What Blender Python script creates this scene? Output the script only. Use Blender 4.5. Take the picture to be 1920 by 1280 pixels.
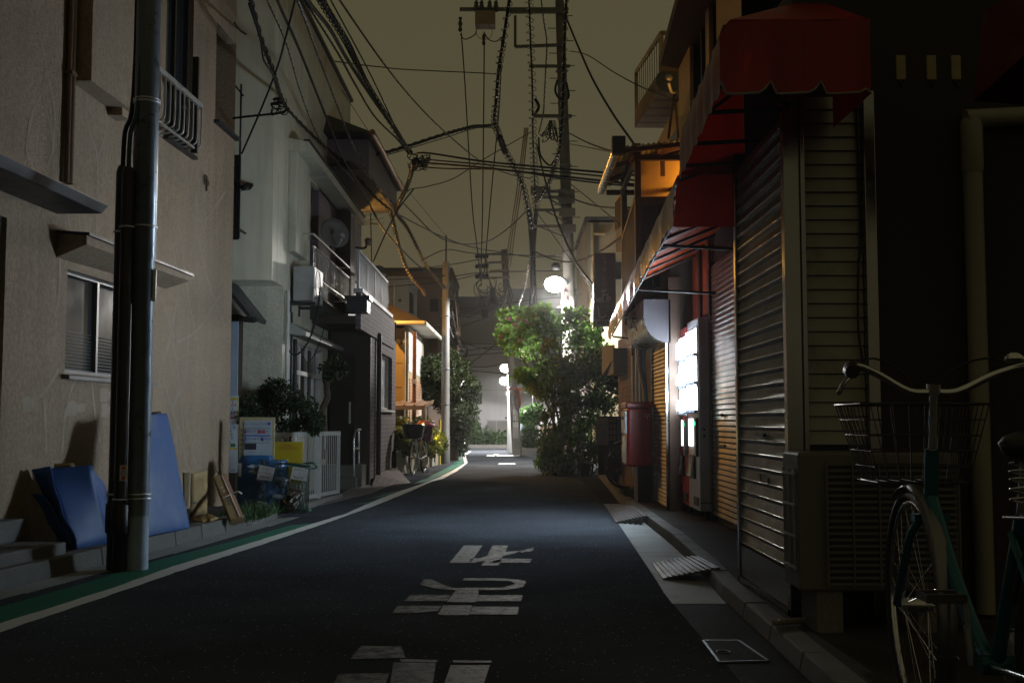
import bpy, math, random
from mathutils import Vector, Matrix, noise
R = math.radians
sc = bpy.context.scene
C = sc.collection
for o in list(bpy.data.objects):
    bpy.data.objects.remove(o)

# ---------------------------------------------------------------- camera
F = 2100.0; CX, CY = 960.0, 640.0; H = 1.05; PITCH = R(4.03)
cam = bpy.data.cameras.new("camera"); cam_o = bpy.data.objects.new("camera", cam); C.objects.link(cam_o)
cam.sensor_width = 36.0; cam.lens = F / 1920.0 * 36.0; cam.clip_start = 0.05; cam.clip_end = 2000
cam_o.location = (0, 0, H); cam_o.rotation_euler = (R(90) + PITCH, 0, 0)
sc.camera = cam_o

# ---------------------------------------------------------------- night sky glow
w = bpy.data.worlds.new("World"); sc.world = w; w.use_nodes = True
nt = w.node_tree; nt.nodes.clear()
wo = nt.nodes.new("ShaderNodeOutputWorld"); bg = nt.nodes.new("ShaderNodeBackground")
tc = nt.nodes.new("ShaderNodeTexCoord"); sx = nt.nodes.new("ShaderNodeSeparateXYZ"); cr = nt.nodes.new("ShaderNodeValToRGB")
nz = nt.nodes.new("ShaderNodeTexNoise"); nz.inputs["Scale"].default_value = 1.3; nz.inputs["Detail"].default_value = 3
ad = nt.nodes.new("ShaderNodeMath"); ad.operation = 'MULTIPLY_ADD'; ad.inputs[1].default_value = 0.10
nt.links.new(tc.outputs["Generated"], sx.inputs[0]); nt.links.new(tc.outputs["Generated"], nz.inputs["Vector"])
nt.links.new(nz.outputs["Fac"], ad.inputs[0]); nt.links.new(sx.outputs["Z"], ad.inputs[2])
nt.links.new(ad.outputs[0], cr.inputs[0]); nt.links.new(cr.outputs[0], bg.inputs[0])
e = cr.color_ramp.elements
e[0].position = 0.05; e[0].color = (0.118, 0.096, 0.058, 1)
e[1].position = 0.45; e[1].color = (0.089, 0.079, 0.041, 1)
e2 = cr.color_ramp.elements.new(0.22); e2.color = (0.100, 0.086, 0.047, 1)
bg.inputs[1].default_value = 0.9
nt.links.new(bg.outputs[0], wo.inputs[0])

sc.view_settings.view_transform = 'Standard'; sc.view_settings.look = 'None'
sc.view_settings.exposure = 0; sc.view_settings.gamma = 1
sc.render.engine = 'CYCLES'
sc.cycles.use_denoising = True
sc.cycles.max_bounces = 5; sc.cycles.transparent_max_bounces = 12
sc.cycles.sample_clamp_indirect = 4.0; sc.cycles.sample_clamp_direct = 0
sc.cycles.caustics_reflective = False; sc.cycles.caustics_refractive = False

# lamp strengths (each lamp is made in its own builder)
P_LAMP = 1800.0        # white lamp on the concrete pole
P_FAR = 1250.0         # two white lamps at the end of the lane
P_SODIUM = 600.0      # sodium lamp in the side alley
P_GARDEN = 22.0
E_VEND = 128.0

# ---------------------------------------------------------------- geometry helpers
cs, sn = math.cos(PITCH), math.sin(PITCH)
def ray(px, py):
    a = (px - CX) / F; b = (CY - py) / F
    return a, cs - b * sn, sn + b * cs
def at(px, py, Y):
    a, y, z = ray(px, py); t = Y / y
    return Vector((a * t, Y, H + z * t))
def gnd(px, py, z=0.0):
    a, y, zz = ray(px, py); t = (z - H) / zz
    return Vector((a * t, y * t, z))
def onplane(px, py, p0, n):
    d = Vector(ray(px, py)); o = Vector((0, 0, H)); t = (Vector(p0) - o).dot(n) / d.dot(n)
    return o + d * t
def V(*a): return Vector(a)

def wloc(o):
    v = Vector((0, 0, 0))
    while o is not None:
        v += o.location; o = o.parent
    return v
def tag(o, label, cat, group=None, kind=None):
    o["label"] = label; o["category"] = cat
    if group: o["group"] = group
    if kind: o["kind"] = kind
    return o
def T(name, label, cat, loc=(0, 0, 0), group=None):
    o = bpy.data.objects.new(name, None); C.objects.link(o); o.location = loc; o.empty_display_size = 0.2
    return tag(o, label, cat, group)

class MB:
    def __init__(s): s.v = []; s.f = []; s.sm = []
    def add(s, vs, fs, smooth=False):
        n = len(s.v); s.v += [tuple(v) for v in vs]; s.f += [tuple(i + n for i in f) for f in fs]; s.sm += [smooth] * len(fs); return s
    def quad(s, a, b, c, d): return s.add([a, b, c, d], [(0, 1, 2, 3)])
    def box(s, x0, x1, y0, y1, z0, z1):
        return s.add([(x0, y0, z0), (x1, y0, z0), (x1, y1, z0), (x0, y1, z0), (x0, y0, z1), (x1, y0, z1), (x1, y1, z1), (x0, y1, z1)],
                     [(0, 3, 2, 1), (4, 5, 6, 7), (0, 1, 5, 4), (1, 2, 6, 5), (2, 3, 7, 6), (3, 0, 4, 7)])
    def hexa(s, p):   # 8 points: bottom loop 0-3, top loop 4-7
        return s.add(p, [(0, 3, 2, 1), (4, 5, 6, 7), (0, 1, 5, 4), (1, 2, 6, 5), (2, 3, 7, 6), (3, 0, 4, 7)])
    def obox(s, c, ax, ay, az, lx, ly, lz):   # oriented box: centre, unit axes, full sizes
        c = Vector(c); X = Vector(ax).normalized() * lx / 2; Yv = Vector(ay).normalized() * ly / 2; Z = Vector(az).normalized() * lz / 2
        return s.hexa([c - X - Yv - Z, c + X - Yv - Z, c + X + Yv - Z, c - X + Yv - Z, c - X - Yv + Z, c + X - Yv + Z, c + X + Yv + Z, c - X + Yv + Z])
    def bar(s, p, q, w, h=None, up=(0, 0, 1)):
        p = Vector(p); q = Vector(q); d = (q - p); L = d.length; d.normalize(); u = Vector(up)
        if abs(d.dot(u)) > 0.98: u = Vector((0, 1, 0))
        sd = d.cross(u).normalized(); u = sd.cross(d)
        return s.obox((p + q) / 2, d, sd, u, L, w, h or w)
    def prism(s, pts, d):   # polygon extruded by vector d
        n = len(pts); d = Vector(d); a = [Vector(p) for p in pts]; b = [p + d for p in a]
        return s.add(a + b, [tuple(range(n))[::-1], tuple(range(n, 2 * n))] + [(i, (i + 1) % n, n + (i + 1) % n, n + i) for i in range(n)])
    def tube(s, pts, r, n=6, cap=True, r1=None):
        pts = [Vector(p) for p in pts]; m = len(pts); base = len(s.v); vs = []; fs = []
        prev = None
        for i, p in enumerate(pts):
            d = (pts[min(i + 1, m - 1)] - pts[max(i - 1, 0)])
            if d.length < 1e-9: d = Vector((0, 0, 1))
            d.normalize()
            if prev is None:
                u = d.orthogonal().normalized()
            else:
                u = prev - d * prev.dot(d)
                u = u.normalized() if u.length > 1e-6 else d.orthogonal().normalized()
            prev = u; b = d.cross(u)
            rr = r if r1 is None else r + (r1 - r) * i / max(1, m - 1)
            if isinstance(r, (list, tuple)): rr = r[i]
            for k in range(n):
                t = 2 * math.pi * k / n
                vs.append(p + (u * math.cos(t) + b * math.sin(t)) * rr)
        for i in range(m - 1):
            for k in range(n):
                fs.append((i * n + k, i * n + (k + 1) % n, (i + 1) * n + (k + 1) % n, (i + 1) * n + k))
        s.add(vs, fs, True)
        if cap:
            s.add(vs[:n], [tuple(range(n))[::-1]]); s.add(vs[-n:], [tuple(range(n))])
        return s
    def cyl(s, p, q, r, n=12, r1=None): return s.tube([p, q], r, n, True, r1)
    def lathe(s, o, prof, n=16, ax=(0, 0, 1)):
        o = Vector(o); a = Vector(ax).normalized(); u = a.orthogonal().normalized(); b = a.cross(u); vs = []; fs = []
        for (r, h) in prof:
            for k in range(n):
                t = 2 * math.pi * k / n
                vs.append(o + a * h + (u * math.cos(t) + b * math.sin(t)) * r)
        for i in range(len(prof) - 1):
            for k in range(n):
                fs.append((i * n + k, i * n + (k + 1) % n, (i + 1) * n + (k + 1) % n, (i + 1) * n + k))
        return s.add(vs, fs, True)
    def ring(s, c, ax, Rr, r, n=24, m=6, a0=0, a1=2 * math.pi):
        c = Vector(c); a = Vector(ax).normalized(); u = a.orthogonal().normalized(); b = a.cross(u)
        full = abs(a1 - a0 - 2 * math.pi) < 1e-6
        pts = [c + (u * math.cos(a0 + (a1 - a0) * k / n) + b * math.sin(a0 + (a1 - a0) * k / n)) * Rr for k in range(n + 1)]
        return s.tube(pts, r, m, not full)
    def build(s, name, m=None, parent=None, bevel=0, smooth=None):
        me = bpy.data.meshes.new(name)
        if parent is None and s.v:
            xs = [v[0] for v in s.v]; ys = [v[1] for v in s.v]; zs = [v[2] for v in s.v]
            L = Vector(((min(xs) + max(xs)) / 2, (min(ys) + max(ys)) / 2, min(zs)))
        else: L = wloc(parent)
        me.from_pydata([(v[0] - L.x, v[1] - L.y, v[2] - L.z) for v in s.v], [], s.f)
        me.polygons.foreach_set("use_smooth", s.sm if smooth is None else [smooth] * len(s.f))
        me.update()
        o = bpy.data.objects.new(name, me); C.objects.link(o)
        if parent is None: o.location = L
        else: o.parent = parent
        if m is not None: me.materials.append(m)
        if bevel:
            md = o.modifiers.new("bevel", 'BEVEL'); md.width = bevel; md.segments = 2; md.limit_method = 'ANGLE'; md.angle_limit = R(40)
        return o

def smooth_path(pts, seg=6):
    pts = [Vector(p) for p in pts]
    if len(pts) < 3:
        return [pts[0].lerp(pts[-1], i / seg) for i in range(seg + 1)]
    P = [pts[0] * 2 - pts[1]] + pts + [pts[-1] * 2 - pts[-2]]; out = []
    for i in range(1, len(P) - 2):
        a, b, c, d = P[i - 1], P[i], P[i + 1], P[i + 2]
        for k in range(seg):
            t = k / seg
            out.append(0.5 * ((2 * b) + (c - a) * t + (2 * a - 5 * b + 4 * c - d) * t * t + (3 * b - a - 3 * c + d) * t ** 3))
    out.append(pts[-1]); return out
def coil(path, r, turns, ph=0):
    """a helix wound round a path"""
    out = []; n = len(path); N = int(turns * 10)
    for j in range(N + 1):
        f = j / N * (n - 1); i = min(int(f), n - 2); t = f - i
        p = path[i].lerp(path[i + 1], t); d = (path[i + 1] - path[i]).normalized(); u = d.orthogonal().normalized(); b = d.cross(u)
        a = 2 * math.pi * turns * j / N + ph
        out.append(p + (u * math.cos(a) + b * math.sin(a)) * r)
    return out

def wall_holes(mb, p0, u, L, z0, z1, holes, depth, inward):
    """wall sheet from p0 along unit u, with rectangular holes (u0,u1,z0,z1) that have reveals of given depth along inward"""
    p0 = Vector(p0); u = Vector(u).normalized(); inw = Vector(inward).normalized()
    us = sorted({0, L, *[h[0] for h in holes], *[h[1] for h in holes]}); zs = sorted({z0, z1, *[h[2] for h in holes], *[h[3] for h in holes]})
    def P(a, z, d=0): q = p0 + u * a + inw * d; return (q.x, q.y, z)
    for i in range(len(us) - 1):
        for j in range(len(zs) - 1):
            a, b, c, d = us[i], us[i + 1], zs[j], zs[j + 1]; m = ((a + b) / 2, (c + d) / 2)
            if any(h[0] < m[0] < h[1] and h[2] < m[1] < h[3] for h in holes): continue
            mb.quad(P(a, c), P(b, c), P(b, d), P(a, d))
    for (a, b, c, d) in holes:
        mb.quad(P(a, c), P(a, c, depth), P(a, d, depth), P(a, d)); mb.quad(P(b, c), P(b, d), P(b, d, depth), P(b, c, depth))
        mb.quad(P(a, c), P(b, c), P(b, c, depth), P(a, c, depth)); mb.quad(P(a, d), P(a, d, depth), P(b, d, depth), P(b, d))
    return mb

def text(s, m, parent, o, right, up, size, name="lettering", off=0.003, squash=1.0, ls=1.0, align='CENTER'):
    cu = bpy.data.curves.new("lettering", 'FONT'); cu.body = s; cu.size = 1.0; cu.align_x = align; cu.align_y = 'CENTER'; cu.space_line = ls
    cu.resolution_u = 2
    to = bpy.data.objects.new("lettering_tmp", cu); C.objects.link(to)
    dg = bpy.context.evaluated_depsgraph_get(); me = bpy.data.meshes.new_from_object(to.evaluated_get(dg))
    bpy.data.objects.remove(to)
    r = Vector(right).normalized(); uu = Vector(up).normalized(); n = r.cross(uu).normalized(); o = Vector(o) + n * off
    L = wloc(parent)
    for v in me.vertices:
        p = o + r * (v.co.x * size * squash) + uu * (v.co.y * size) - L; v.co = p
    me.materials.clear(); me.materials.append(m); me.name = name
    ob = bpy.data.objects.new(name, me); C.objects.link(ob); ob.parent = parent
    return ob

# ---------------------------------------------------------------- materials
_M = {}
def node(nt, t, **kw):
    n = nt.nodes.new(t)
    for k, v in kw.items():
        if k in n.inputs: n.inputs[k].default_value = v
        else: setattr(n, k, v)
    return n
def mat(name, col, rough=0.7, metal=0.0, var=0.18, vs=3.0, bump=0.0, bs=60.0, spec=0.4, streak=0.0, dirt=None, dirt_amt=0.0, dscale=1.2, fine=0.0, transl=0.0, alpha=1.0):
    if name in _M: return _M[name]
    m = bpy.data.materials.new(name); m.use_nodes = True; nt = m.node_tree; b = nt.nodes["Principled BSDF"]; L = nt.links.new
    b.inputs["Roughness"].default_value = rough; b.inputs["Metallic"].default_value = metal
    b.inputs["Specular IOR Level"].default_value = spec
    geo = node(nt, "ShaderNodeNewGeometry")
    n1 = node(nt, "ShaderNodeTexNoise", Scale=vs, Detail=5.0, Roughness=0.6); L(geo.outputs["Position"], n1.inputs["Vector"])
    mr = node(nt, "ShaderNodeMapRange"); mr.inputs[1].default_value = 0.3; mr.inputs[2].default_value = 0.7
    mr.inputs[3].default_value = 1 - var; mr.inputs[4].default_value = 1 + var
    L(n1.outputs["Fac"], mr.inputs[0])
    mul = node(nt, "ShaderNodeMix", data_type='RGBA', blend_type='MULTIPLY'); mul.inputs[0].default_value = 1.0
    mul.inputs[6].default_value = (*col, 1); L(mr.outputs[0], mul.inputs[7]); out = mul.outputs[2]
    if fine:
        n4 = node(nt, "ShaderNodeTexNoise", Scale=vs * 30, Detail=2.0); L(geo.outputs["Position"], n4.inputs["Vector"])
        m4 = node(nt, "ShaderNodeMapRange"); m4.inputs[1].default_value = 0.3; m4.inputs[2].default_value = 0.7; m4.inputs[3].default_value = 1 - fine; m4.inputs[4].default_value = 1 + fine
        L(n4.outputs["Fac"], m4.inputs[0]); mm = node(nt, "ShaderNodeMix", data_type='RGBA', blend_type='MULTIPLY'); mm.inputs[0].default_value = 1.0
        L(out, mm.inputs[6]); L(m4.outputs[0], mm.inputs[7]); out = mm.outputs[2]
    if streak:
        mp = node(nt, "ShaderNodeMapping"); mp.inputs["Scale"].default_value = (5, 5, 0.35); L(geo.outputs["Position"], mp.inputs[0])
        n2 = node(nt, "ShaderNodeTexNoise", Scale=1.6, Detail=4.0); L(mp.outputs[0], n2.inputs["Vector"])
        m2 = node(nt, "ShaderNodeMapRange"); m2.inputs[1].default_value = 0.45; m2.inputs[2].default_value = 0.7; m2.inputs[3].default_value = 1.0; m2.inputs[4].default_value = 1 - streak
        L(n2.outputs["Fac"], m2.inputs[0]); mm = node(nt, "ShaderNodeMix", data_type='RGBA', blend_type='MULTIPLY'); mm.inputs[0].default_value = 1.0
        L(out, mm.inputs[6]); L(m2.outputs[0], mm.inputs[7]); out = mm.outputs[2]
    if dirt:
        n3 = node(nt, "ShaderNodeTexNoise", Scale=dscale, Detail=6.0, Roughness=0.65); L(geo.outputs["Position"], n3.inputs["Vector"])
        m3 = node(nt, "ShaderNodeMapRange"); m3.inputs[1].default_value = 0.5; m3.inputs[2].default_value = 0.68; m3.inputs[3].default_value = 0; m3.inputs[4].default_value = dirt_amt
        L(n3.outputs["Fac"], m3.inputs[0]); mm = node(nt, "ShaderNodeMix", data_type='RGBA'); L(m3.outputs[0], mm.inputs[0]); L(out, mm.inputs[6]); mm.inputs[7].default_value = (*dirt, 1); out = mm.outputs[2]
    L(out, b.inputs["Base Color"])
    r2 = node(nt, "ShaderNodeMapRange"); r2.inputs[1].default_value = 0.3; r2.inputs[2].default_value = 0.7; r2.inputs[3].default_value = max(0.03, rough - 0.08); r2.inputs[4].default_value = min(1, rough + 0.1)
    L(n1.outputs["Fac"], r2.inputs[0]); L(r2.outputs[0], b.inputs["Roughness"])
    if bump:
        nb = node(nt, "ShaderNodeTexNoise", Scale=bs, Detail=3.0); L(geo.outputs["Position"], nb.inputs["Vector"])
        bp = node(nt, "ShaderNodeBump", Strength=bump, Distance=0.01); L(nb.outputs["Fac"], bp.inputs["Height"]); L(bp.outputs[0], b.inputs["Normal"])
    if transl or alpha < 1:
        outn = nt.nodes["Material Output"]; sh = b.outputs[0]
        if transl:
            tr = node(nt, "ShaderNodeBsdfTranslucent"); L(out, tr.inputs[0]); mx = node(nt, "ShaderNodeMixShader", Fac=transl); L(sh, mx.inputs[1]); L(tr.outputs[0], mx.inputs[2]); sh = mx.outputs[0]
        if alpha < 1:
            tp = node(nt, "ShaderNodeBsdfTransparent"); mx = node(nt, "ShaderNodeMixShader", Fac=alpha); L(tp.outputs[0], mx.inputs[1]); L(sh, mx.inputs[2]); sh = mx.outputs[0]
        L(sh, outn.inputs[0])
    _M[name] = m; return m
def emis(name, col, s):
    if name in _M: return _M[name]
    m = bpy.data.materials.new(name); m.use_nodes = True; b = m.node_tree.nodes["Principled BSDF"]
    b.inputs["Base Color"].default_value = (*[min(1, c) * 0.7 for c in col], 1); b.inputs["Emission Color"].default_value = (*col, 1); b.inputs["Emission Strength"].default_value = s
    _M[name] = m; return m
def glass(name, col, rough=0.08):
    m = mat(name, col, rough, 0, 0.1, 0.8, spec=0.6); return m
def brick(name, c1, c2, mortar, plane, bw, bh, ms=0.012, rough=0.6, bump=0.5, off=0.5):
    if name in _M: return _M[name]
    m = bpy.data.materials.new(name); m.use_nodes = True; nt = m.node_tree; b = nt.nodes["Principled BSDF"]; L = nt.links.new
    b.inputs["Roughness"].default_value = rough; b.inputs["Specular IOR Level"].default_value = 0.12
    geo = node(nt, "ShaderNodeNewGeometry"); sp = node(nt, "ShaderNodeSeparateXYZ"); cb = node(nt, "ShaderNodeCombineXYZ")
    L(geo.outputs["Position"], sp.inputs[0]); L(sp.outputs[plane[0]], cb.inputs[0]); L(sp.outputs[plane[1]], cb.inputs[1])
    br = node(nt, "ShaderNodeTexBrick"); br.inputs["Color1"].default_value = (*c1, 1); br.inputs["Color2"].default_value = (*c2, 1); br.inputs["Mortar"].default_value = (*mortar, 1)
    br.inputs["Scale"].default_value = 1.0; br.inputs["Mortar Size"].default_value = ms; br.inputs["Brick Width"].default_value = bw; br.inputs["Row Height"].default_value = bh; br.offset = off
    br.inputs["Bias"].default_value = 0.0
    L(cb.outputs[0], br.inputs["Vector"])
    n1 = node(nt, "ShaderNodeTexNoise", Scale=7.0, Detail=5.0); L(geo.outputs["Position"], n1.inputs["Vector"])
    mr = node(nt, "ShaderNodeMapRange"); mr.inputs[1].default_value = 0.3; mr.inputs[2].default_value = 0.7; mr.inputs[3].default_value = 0.75; mr.inputs[4].default_value = 1.2; L(n1.outputs["Fac"], mr.inputs[0])
    mul = node(nt, "ShaderNodeMix", data_type='RGBA', blend_type='MULTIPLY'); mul.inputs[0].default_value = 1.0
    L(br.outputs["Color"], mul.inputs[6]); L(mr.outputs[0], mul.inputs[7]); L(mul.outputs[2], b.inputs["Base Color"])
    bp = node(nt, "ShaderNodeBump", Strength=bump, Distance=0.006); bp.invert = True; L(br.outputs["Fac"], bp.inputs["Height"]); L(bp.outputs[0], b.inputs["Normal"])
    _M[name] = m; return m

STEEL = mat("galvanised_steel", (0.16, 0.185, 0.21), 0.32, 0.45, 0.2, 9, 0.05, 80, dirt=(0.12, 0.12, 0.12), dirt_amt=0.5, dscale=9)
BLACK = mat("black_plastic", (0.012, 0.012, 0.014), 0.5, 0, 0.3, 6, 0.05, 60)
RUBBER = mat("cable_rubber", (0.008, 0.008, 0.008), 0.6, 0, 0.2, 6, spec=0.15)
ALU = mat("aluminium", (0.55, 0.56, 0.57), 0.35, 0.85, 0.12, 6)
WHITEPAINT = mat("white_enamel", (0.72, 0.72, 0.71), 0.4, 0, 0.08, 5, dirt=(0.35, 0.33, 0.3), dirt_amt=0.35, dscale=4)
CONC = mat("concrete", (0.115, 0.11, 0.10), 0.85, 0, 0.22, 2.5, 0.35, 90, dirt=(0.1, 0.1, 0.095), dirt_amt=0.7, dscale=2.2, fine=0.15)
CONC_POLE = mat("pole_concrete", (0.15, 0.145, 0.135), 0.85, 0, 0.15, 3, 0.2, 70, streak=0.3)
DARKWOOD = mat("dark_wood", (0.035, 0.024, 0.018), 0.6, 0, 0.35, 6, 0.2, 40, streak=0.3)
GLASS_D = glass("dark_glass", (0.02, 0.023, 0.026))
GLASS_B = glass("pale_window_glass", (0.10, 0.115, 0.125), 0.12)
# ---------------------------------------------------------------- ground, road, kerbs
def struct(mb, name, m, bevel=0):
    o = mb.build(name, m, None, bevel); o["kind"] = "structure"; return o
def asphalt(name, col, spark):
    m = bpy.data.materials.new(name); m.use_nodes = True; nt = m.node_tree; b = nt.nodes["Principled BSDF"]; L = nt.links.new
    geo = node(nt, "ShaderNodeNewGeometry")
    n1 = node(nt, "ShaderNodeTexNoise", Scale=0.6, Detail=6.0, Roughness=0.6); L(geo.outputs["Position"], n1.inputs["Vector"])
    n2 = node(nt, "ShaderNodeTexNoise", Scale=130.0, Detail=2.0); L(geo.outputs["Position"], n2.inputs["Vector"])
    mr = node(nt, "ShaderNodeMapRange"); mr.inputs[1].default_value = 0.3; mr.inputs[2].default_value = 0.7; mr.inputs[3].default_value = 0.7; mr.inputs[4].default_value = 1.3; L(n1.outputs["Fac"], mr.inputs[0])
    m2 = node(nt, "ShaderNodeMapRange"); m2.inputs[1].default_value = 0.3; m2.inputs[2].default_value = 0.7; m2.inputs[3].default_value = 0.45; m2.inputs[4].default_value = 1.6; L(n2.outputs["Fac"], m2.inputs[0])
    mu = node(nt, "ShaderNodeMath", operation='MULTIPLY'); L(mr.outputs[0], mu.inputs[0]); L(m2.outputs[0], mu.inputs[1])
    mul = node(nt, "ShaderNodeMix", data_type='RGBA', blend_type='MULTIPLY'); mul.inputs[0].default_value = 1.0; mul.inputs[6].default_value = (*col, 1); L(mu.outputs[0], mul.inputs[7])
    # aggregate stones, paled in colour to stand for their glints
    vo = node(nt, "ShaderNodeTexVoronoi", Scale=52.0); L(geo.outputs["Position"], vo.inputs["Vector"])
    sp = node(nt, "ShaderNodeSeparateColor"); L(vo.outputs["Color"], sp.inputs[0])
    g1 = node(nt, "ShaderNodeMath", operation='GREATER_THAN'); L(sp.outputs[0], g1.inputs[0]); g1.inputs[1].default_value = 0.945
    g2 = node(nt, "ShaderNodeMath", operation='LESS_THAN'); L(vo.outputs["Distance"], g2.inputs[0]); g2.inputs[1].default_value = 0.28
    g3 = node(nt, "ShaderNodeMath", operation='MULTIPLY'); L(g1.outputs[0], g3.inputs[0]); L(g2.outputs[0], g3.inputs[1])
    mx = node(nt, "ShaderNodeMix", data_type='RGBA'); g4 = node(nt, "ShaderNodeMath", operation='MULTIPLY'); L(g3.outputs[0], g4.inputs[0]); g4.inputs[1].default_value = spark; L(g4.outputs[0], mx.inputs[0])
    L(mul.outputs[2], mx.inputs[6]); mx.inputs[7].default_value = (0.36, 0.36, 0.36, 1); L(mx.outputs[2], b.inputs["Base Color"])
    r1 = node(nt, "ShaderNodeMath", operation='MULTIPLY_ADD'); L(g3.outputs[0], r1.inputs[0]); r1.inputs[1].default_value = -0.35; r1.inputs[2].default_value = 0.80; L(r1.outputs[0], b.inputs["Roughness"])
    b.inputs["Specular IOR Level"].default_value = 0.0
    nb = node(nt, "ShaderNodeTexNoise", Scale=48.0, Detail=4.0, Roughness=0.7); L(geo.outputs["Position"], nb.inputs["Vector"])
    bp = node(nt, "ShaderNodeBump", Strength=0.8, Distance=0.007); L(nb.outputs["Fac"], bp.inputs["Height"]); L(bp.outputs[0], b.inputs["Normal"])
    return m
ASPH = asphalt("asphalt", (0.052, 0.057, 0.066), 0.7)
DARK_GND = mat("lid_and_gutter_shade", (0.018, 0.018, 0.018), 0.85, 0, 0.3, 2, 0.6, 90, spec=.02, fine=0.4)  # dark tone for the cover lid and for gutter shade
PAVE = mat("pavement_surface", (0.05, 0.047, 0.044), 0.85, 0, 0.3, 2.5, 0.5, 60, spec=.05, fine=0.3, dirt=(0.03, 0.027, 0.023), dirt_amt=0.8)
GUTTER = mat("gutter_concrete", (0.21, 0.215, 0.205), 0.8, 0, 0.2, 2.0, 0.3, 70, dirt=(0.09, 0.09, 0.085), dirt_amt=0.7, dscale=1.5)
KERB = mat("kerb_stone", (0.10, 0.097, 0.087), 0.85, 0, 0.25, 3, 0.4, 60, dirt=(0.07, 0.068, 0.06), dirt_amt=0.85, dscale=3)
def paint(name, col, wear, scale=8.0, under=(0.045, 0.045, 0.047)):
    m = bpy.data.materials.new(name); m.use_nodes = True; nt = m.node_tree; b = nt.nodes["Principled BSDF"]; L = nt.links.new; b.inputs["Roughness"].default_value = 0.65; b.inputs["Specular IOR Level"].default_value = 0.05
    geo = node(nt, "ShaderNodeNewGeometry"); n1 = node(nt, "ShaderNodeTexNoise", Scale=scale, Detail=8.0, Roughness=0.72); L(geo.outputs["Position"], n1.inputs["Vector"])
    mr = node(nt, "ShaderNodeMapRange"); mr.inputs[1].default_value = wear - 0.06; mr.inputs[2].default_value = wear + 0.06; L(n1.outputs["Fac"], mr.inputs[0])
    mx = node(nt, "ShaderNodeMix", data_type='RGBA'); L(mr.outputs[0], mx.inputs[0]); mx.inputs[6].default_value = (*under, 1); mx.inputs[7].default_value = (*col, 1); L(mx.outputs[2], b.inputs["Base Color"])
    nb = node(nt, "ShaderNodeTexNoise", Scale=80.0, Detail=3.0); L(geo.outputs["Position"], nb.inputs["Vector"])
    bp = node(nt, "ShaderNodeBump", Strength=0.3, Distance=0.006); L(nb.outputs["Fac"], bp.inputs["Height"]); L(bp.outputs[0], b.inputs["Normal"])
    return m
PW = paint("white_road_paint", (0.52, 0.52, 0.49), 0.33); PW_OLD = paint("worn_white_paint", (0.13, 0.13, 0.12), 0.5, 13.0, (0.03, 0.03, 0.032)); PG = paint("green_road_paint", (0.028, 0.13, 0.085), 0.34, 6.0)

mb = MB(); mb.quad((-700, -200, -0.06), (700, -200, -0.06), (700, 1500, -0.06), (-700, 1500, -0.06)); struct(mb, "ground", mat("bare_ground", (0.05, 0.048, 0.042), 0.95, 0, 0.3, 1))
mb = MB(); mb.box(-4.4, 4.4, -6, 46, -0.05, 0.0); mb.box(-30, -4.4, 30.2, 33.5, -0.05, -0.001); mb.box(4.4, 30, 30.2, 33.5, -0.05, -0.001); struct(mb, "road", ASPH)

def strip(pa, pb, z, n=1):
    m = MB(); A = [gnd(*p, z) for p in pa]; B = [gnd(*p, z) for p in pb]
    for i in range(len(A) - 1): m.quad(A[i], B[i], B[i + 1], A[i + 1])
    return m
def rough_strip(A, B, z, jit=0.006, step=0.12):
    """painted line between two ground polylines, with ragged edges"""
    def resample(P, n):
        d = [0]
        for i in range(1, len(P)): d.append(d[-1] + (P[i] - P[i - 1]).length)
        out = []
        for k in range(n):
            t = d[-1] * k / (n - 1); i = max(j for j in range(len(d)) if d[j] <= t + 1e-9); i = min(i, len(P) - 2)
            out.append(P[i].lerp(P[i + 1], (t - d[i]) / max(1e-9, d[i + 1] - d[i])))
        return out
    n = int(sum((A[i + 1] - A[i]).length for i in range(len(A) - 1)) / step) + 2
    a = resample(A, n); b = resample(B, n); m = MB(); rnd = random.Random(4)
    a = [p + V(rnd.uniform(-jit, jit), 0, 0) for p in a]; b = [p + V(rnd.uniform(-jit, jit), 0, 0) for p in b]
    for i in range(n - 1): m.quad(a[i], b[i], b[i + 1], a[i + 1])
    return m
LU = [(-330, 1290), (0, 1168), (200, 1105), (333, 1058), (467, 1018), (600, 977), (650, 962), (675, 950), (717, 932.5), (755, 918.5), (799, 903.7), (819, 896), (847, 882), (871, 868.5)]
LL = [(-330, 1312), (0, 1184), (200, 1117), (333, 1071), (483, 1023), (617, 978), (650, 966), (696, 950), (729, 937), (776.6, 917), (807.5, 903), (831.4, 896.6), (858, 882), (877, 867)]
GA = [gnd(*p, 0.004) for p in LU]; GB = [gnd(*p, 0.004) for p in LL]
mb = rough_strip(GA, GB, 0.004)
mb.prism([gnd(*p, 0.004) for p in [(871, 868.5), (877, 867), (873, 854), (866.6, 854)]], (0, 0, 0.001))
mb.prism([gnd(*p, 0.005) for p in [(866, 853.5), (872, 853.8), (884, 846), (878, 845.2)]], (0, 0, 0.001))
struct(mb, "white_edge_line", PW)
GLEFT = [(-330, 1250), (0, 1137), (167, 1090), (300, 1048), (433, 1015), (545, 984)]
mb = MB(); A = [gnd(*p, 0.003) for p in GLEFT]; Bq = [gnd(*p, 0.003) for p in [(-330, 1290), (0, 1168), (200, 1105), (333, 1058), (467, 1018), (590, 980)]]
for i in range(len(A) - 1): mb.quad(A[i], Bq[i], Bq[i + 1], A[i + 1])
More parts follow.
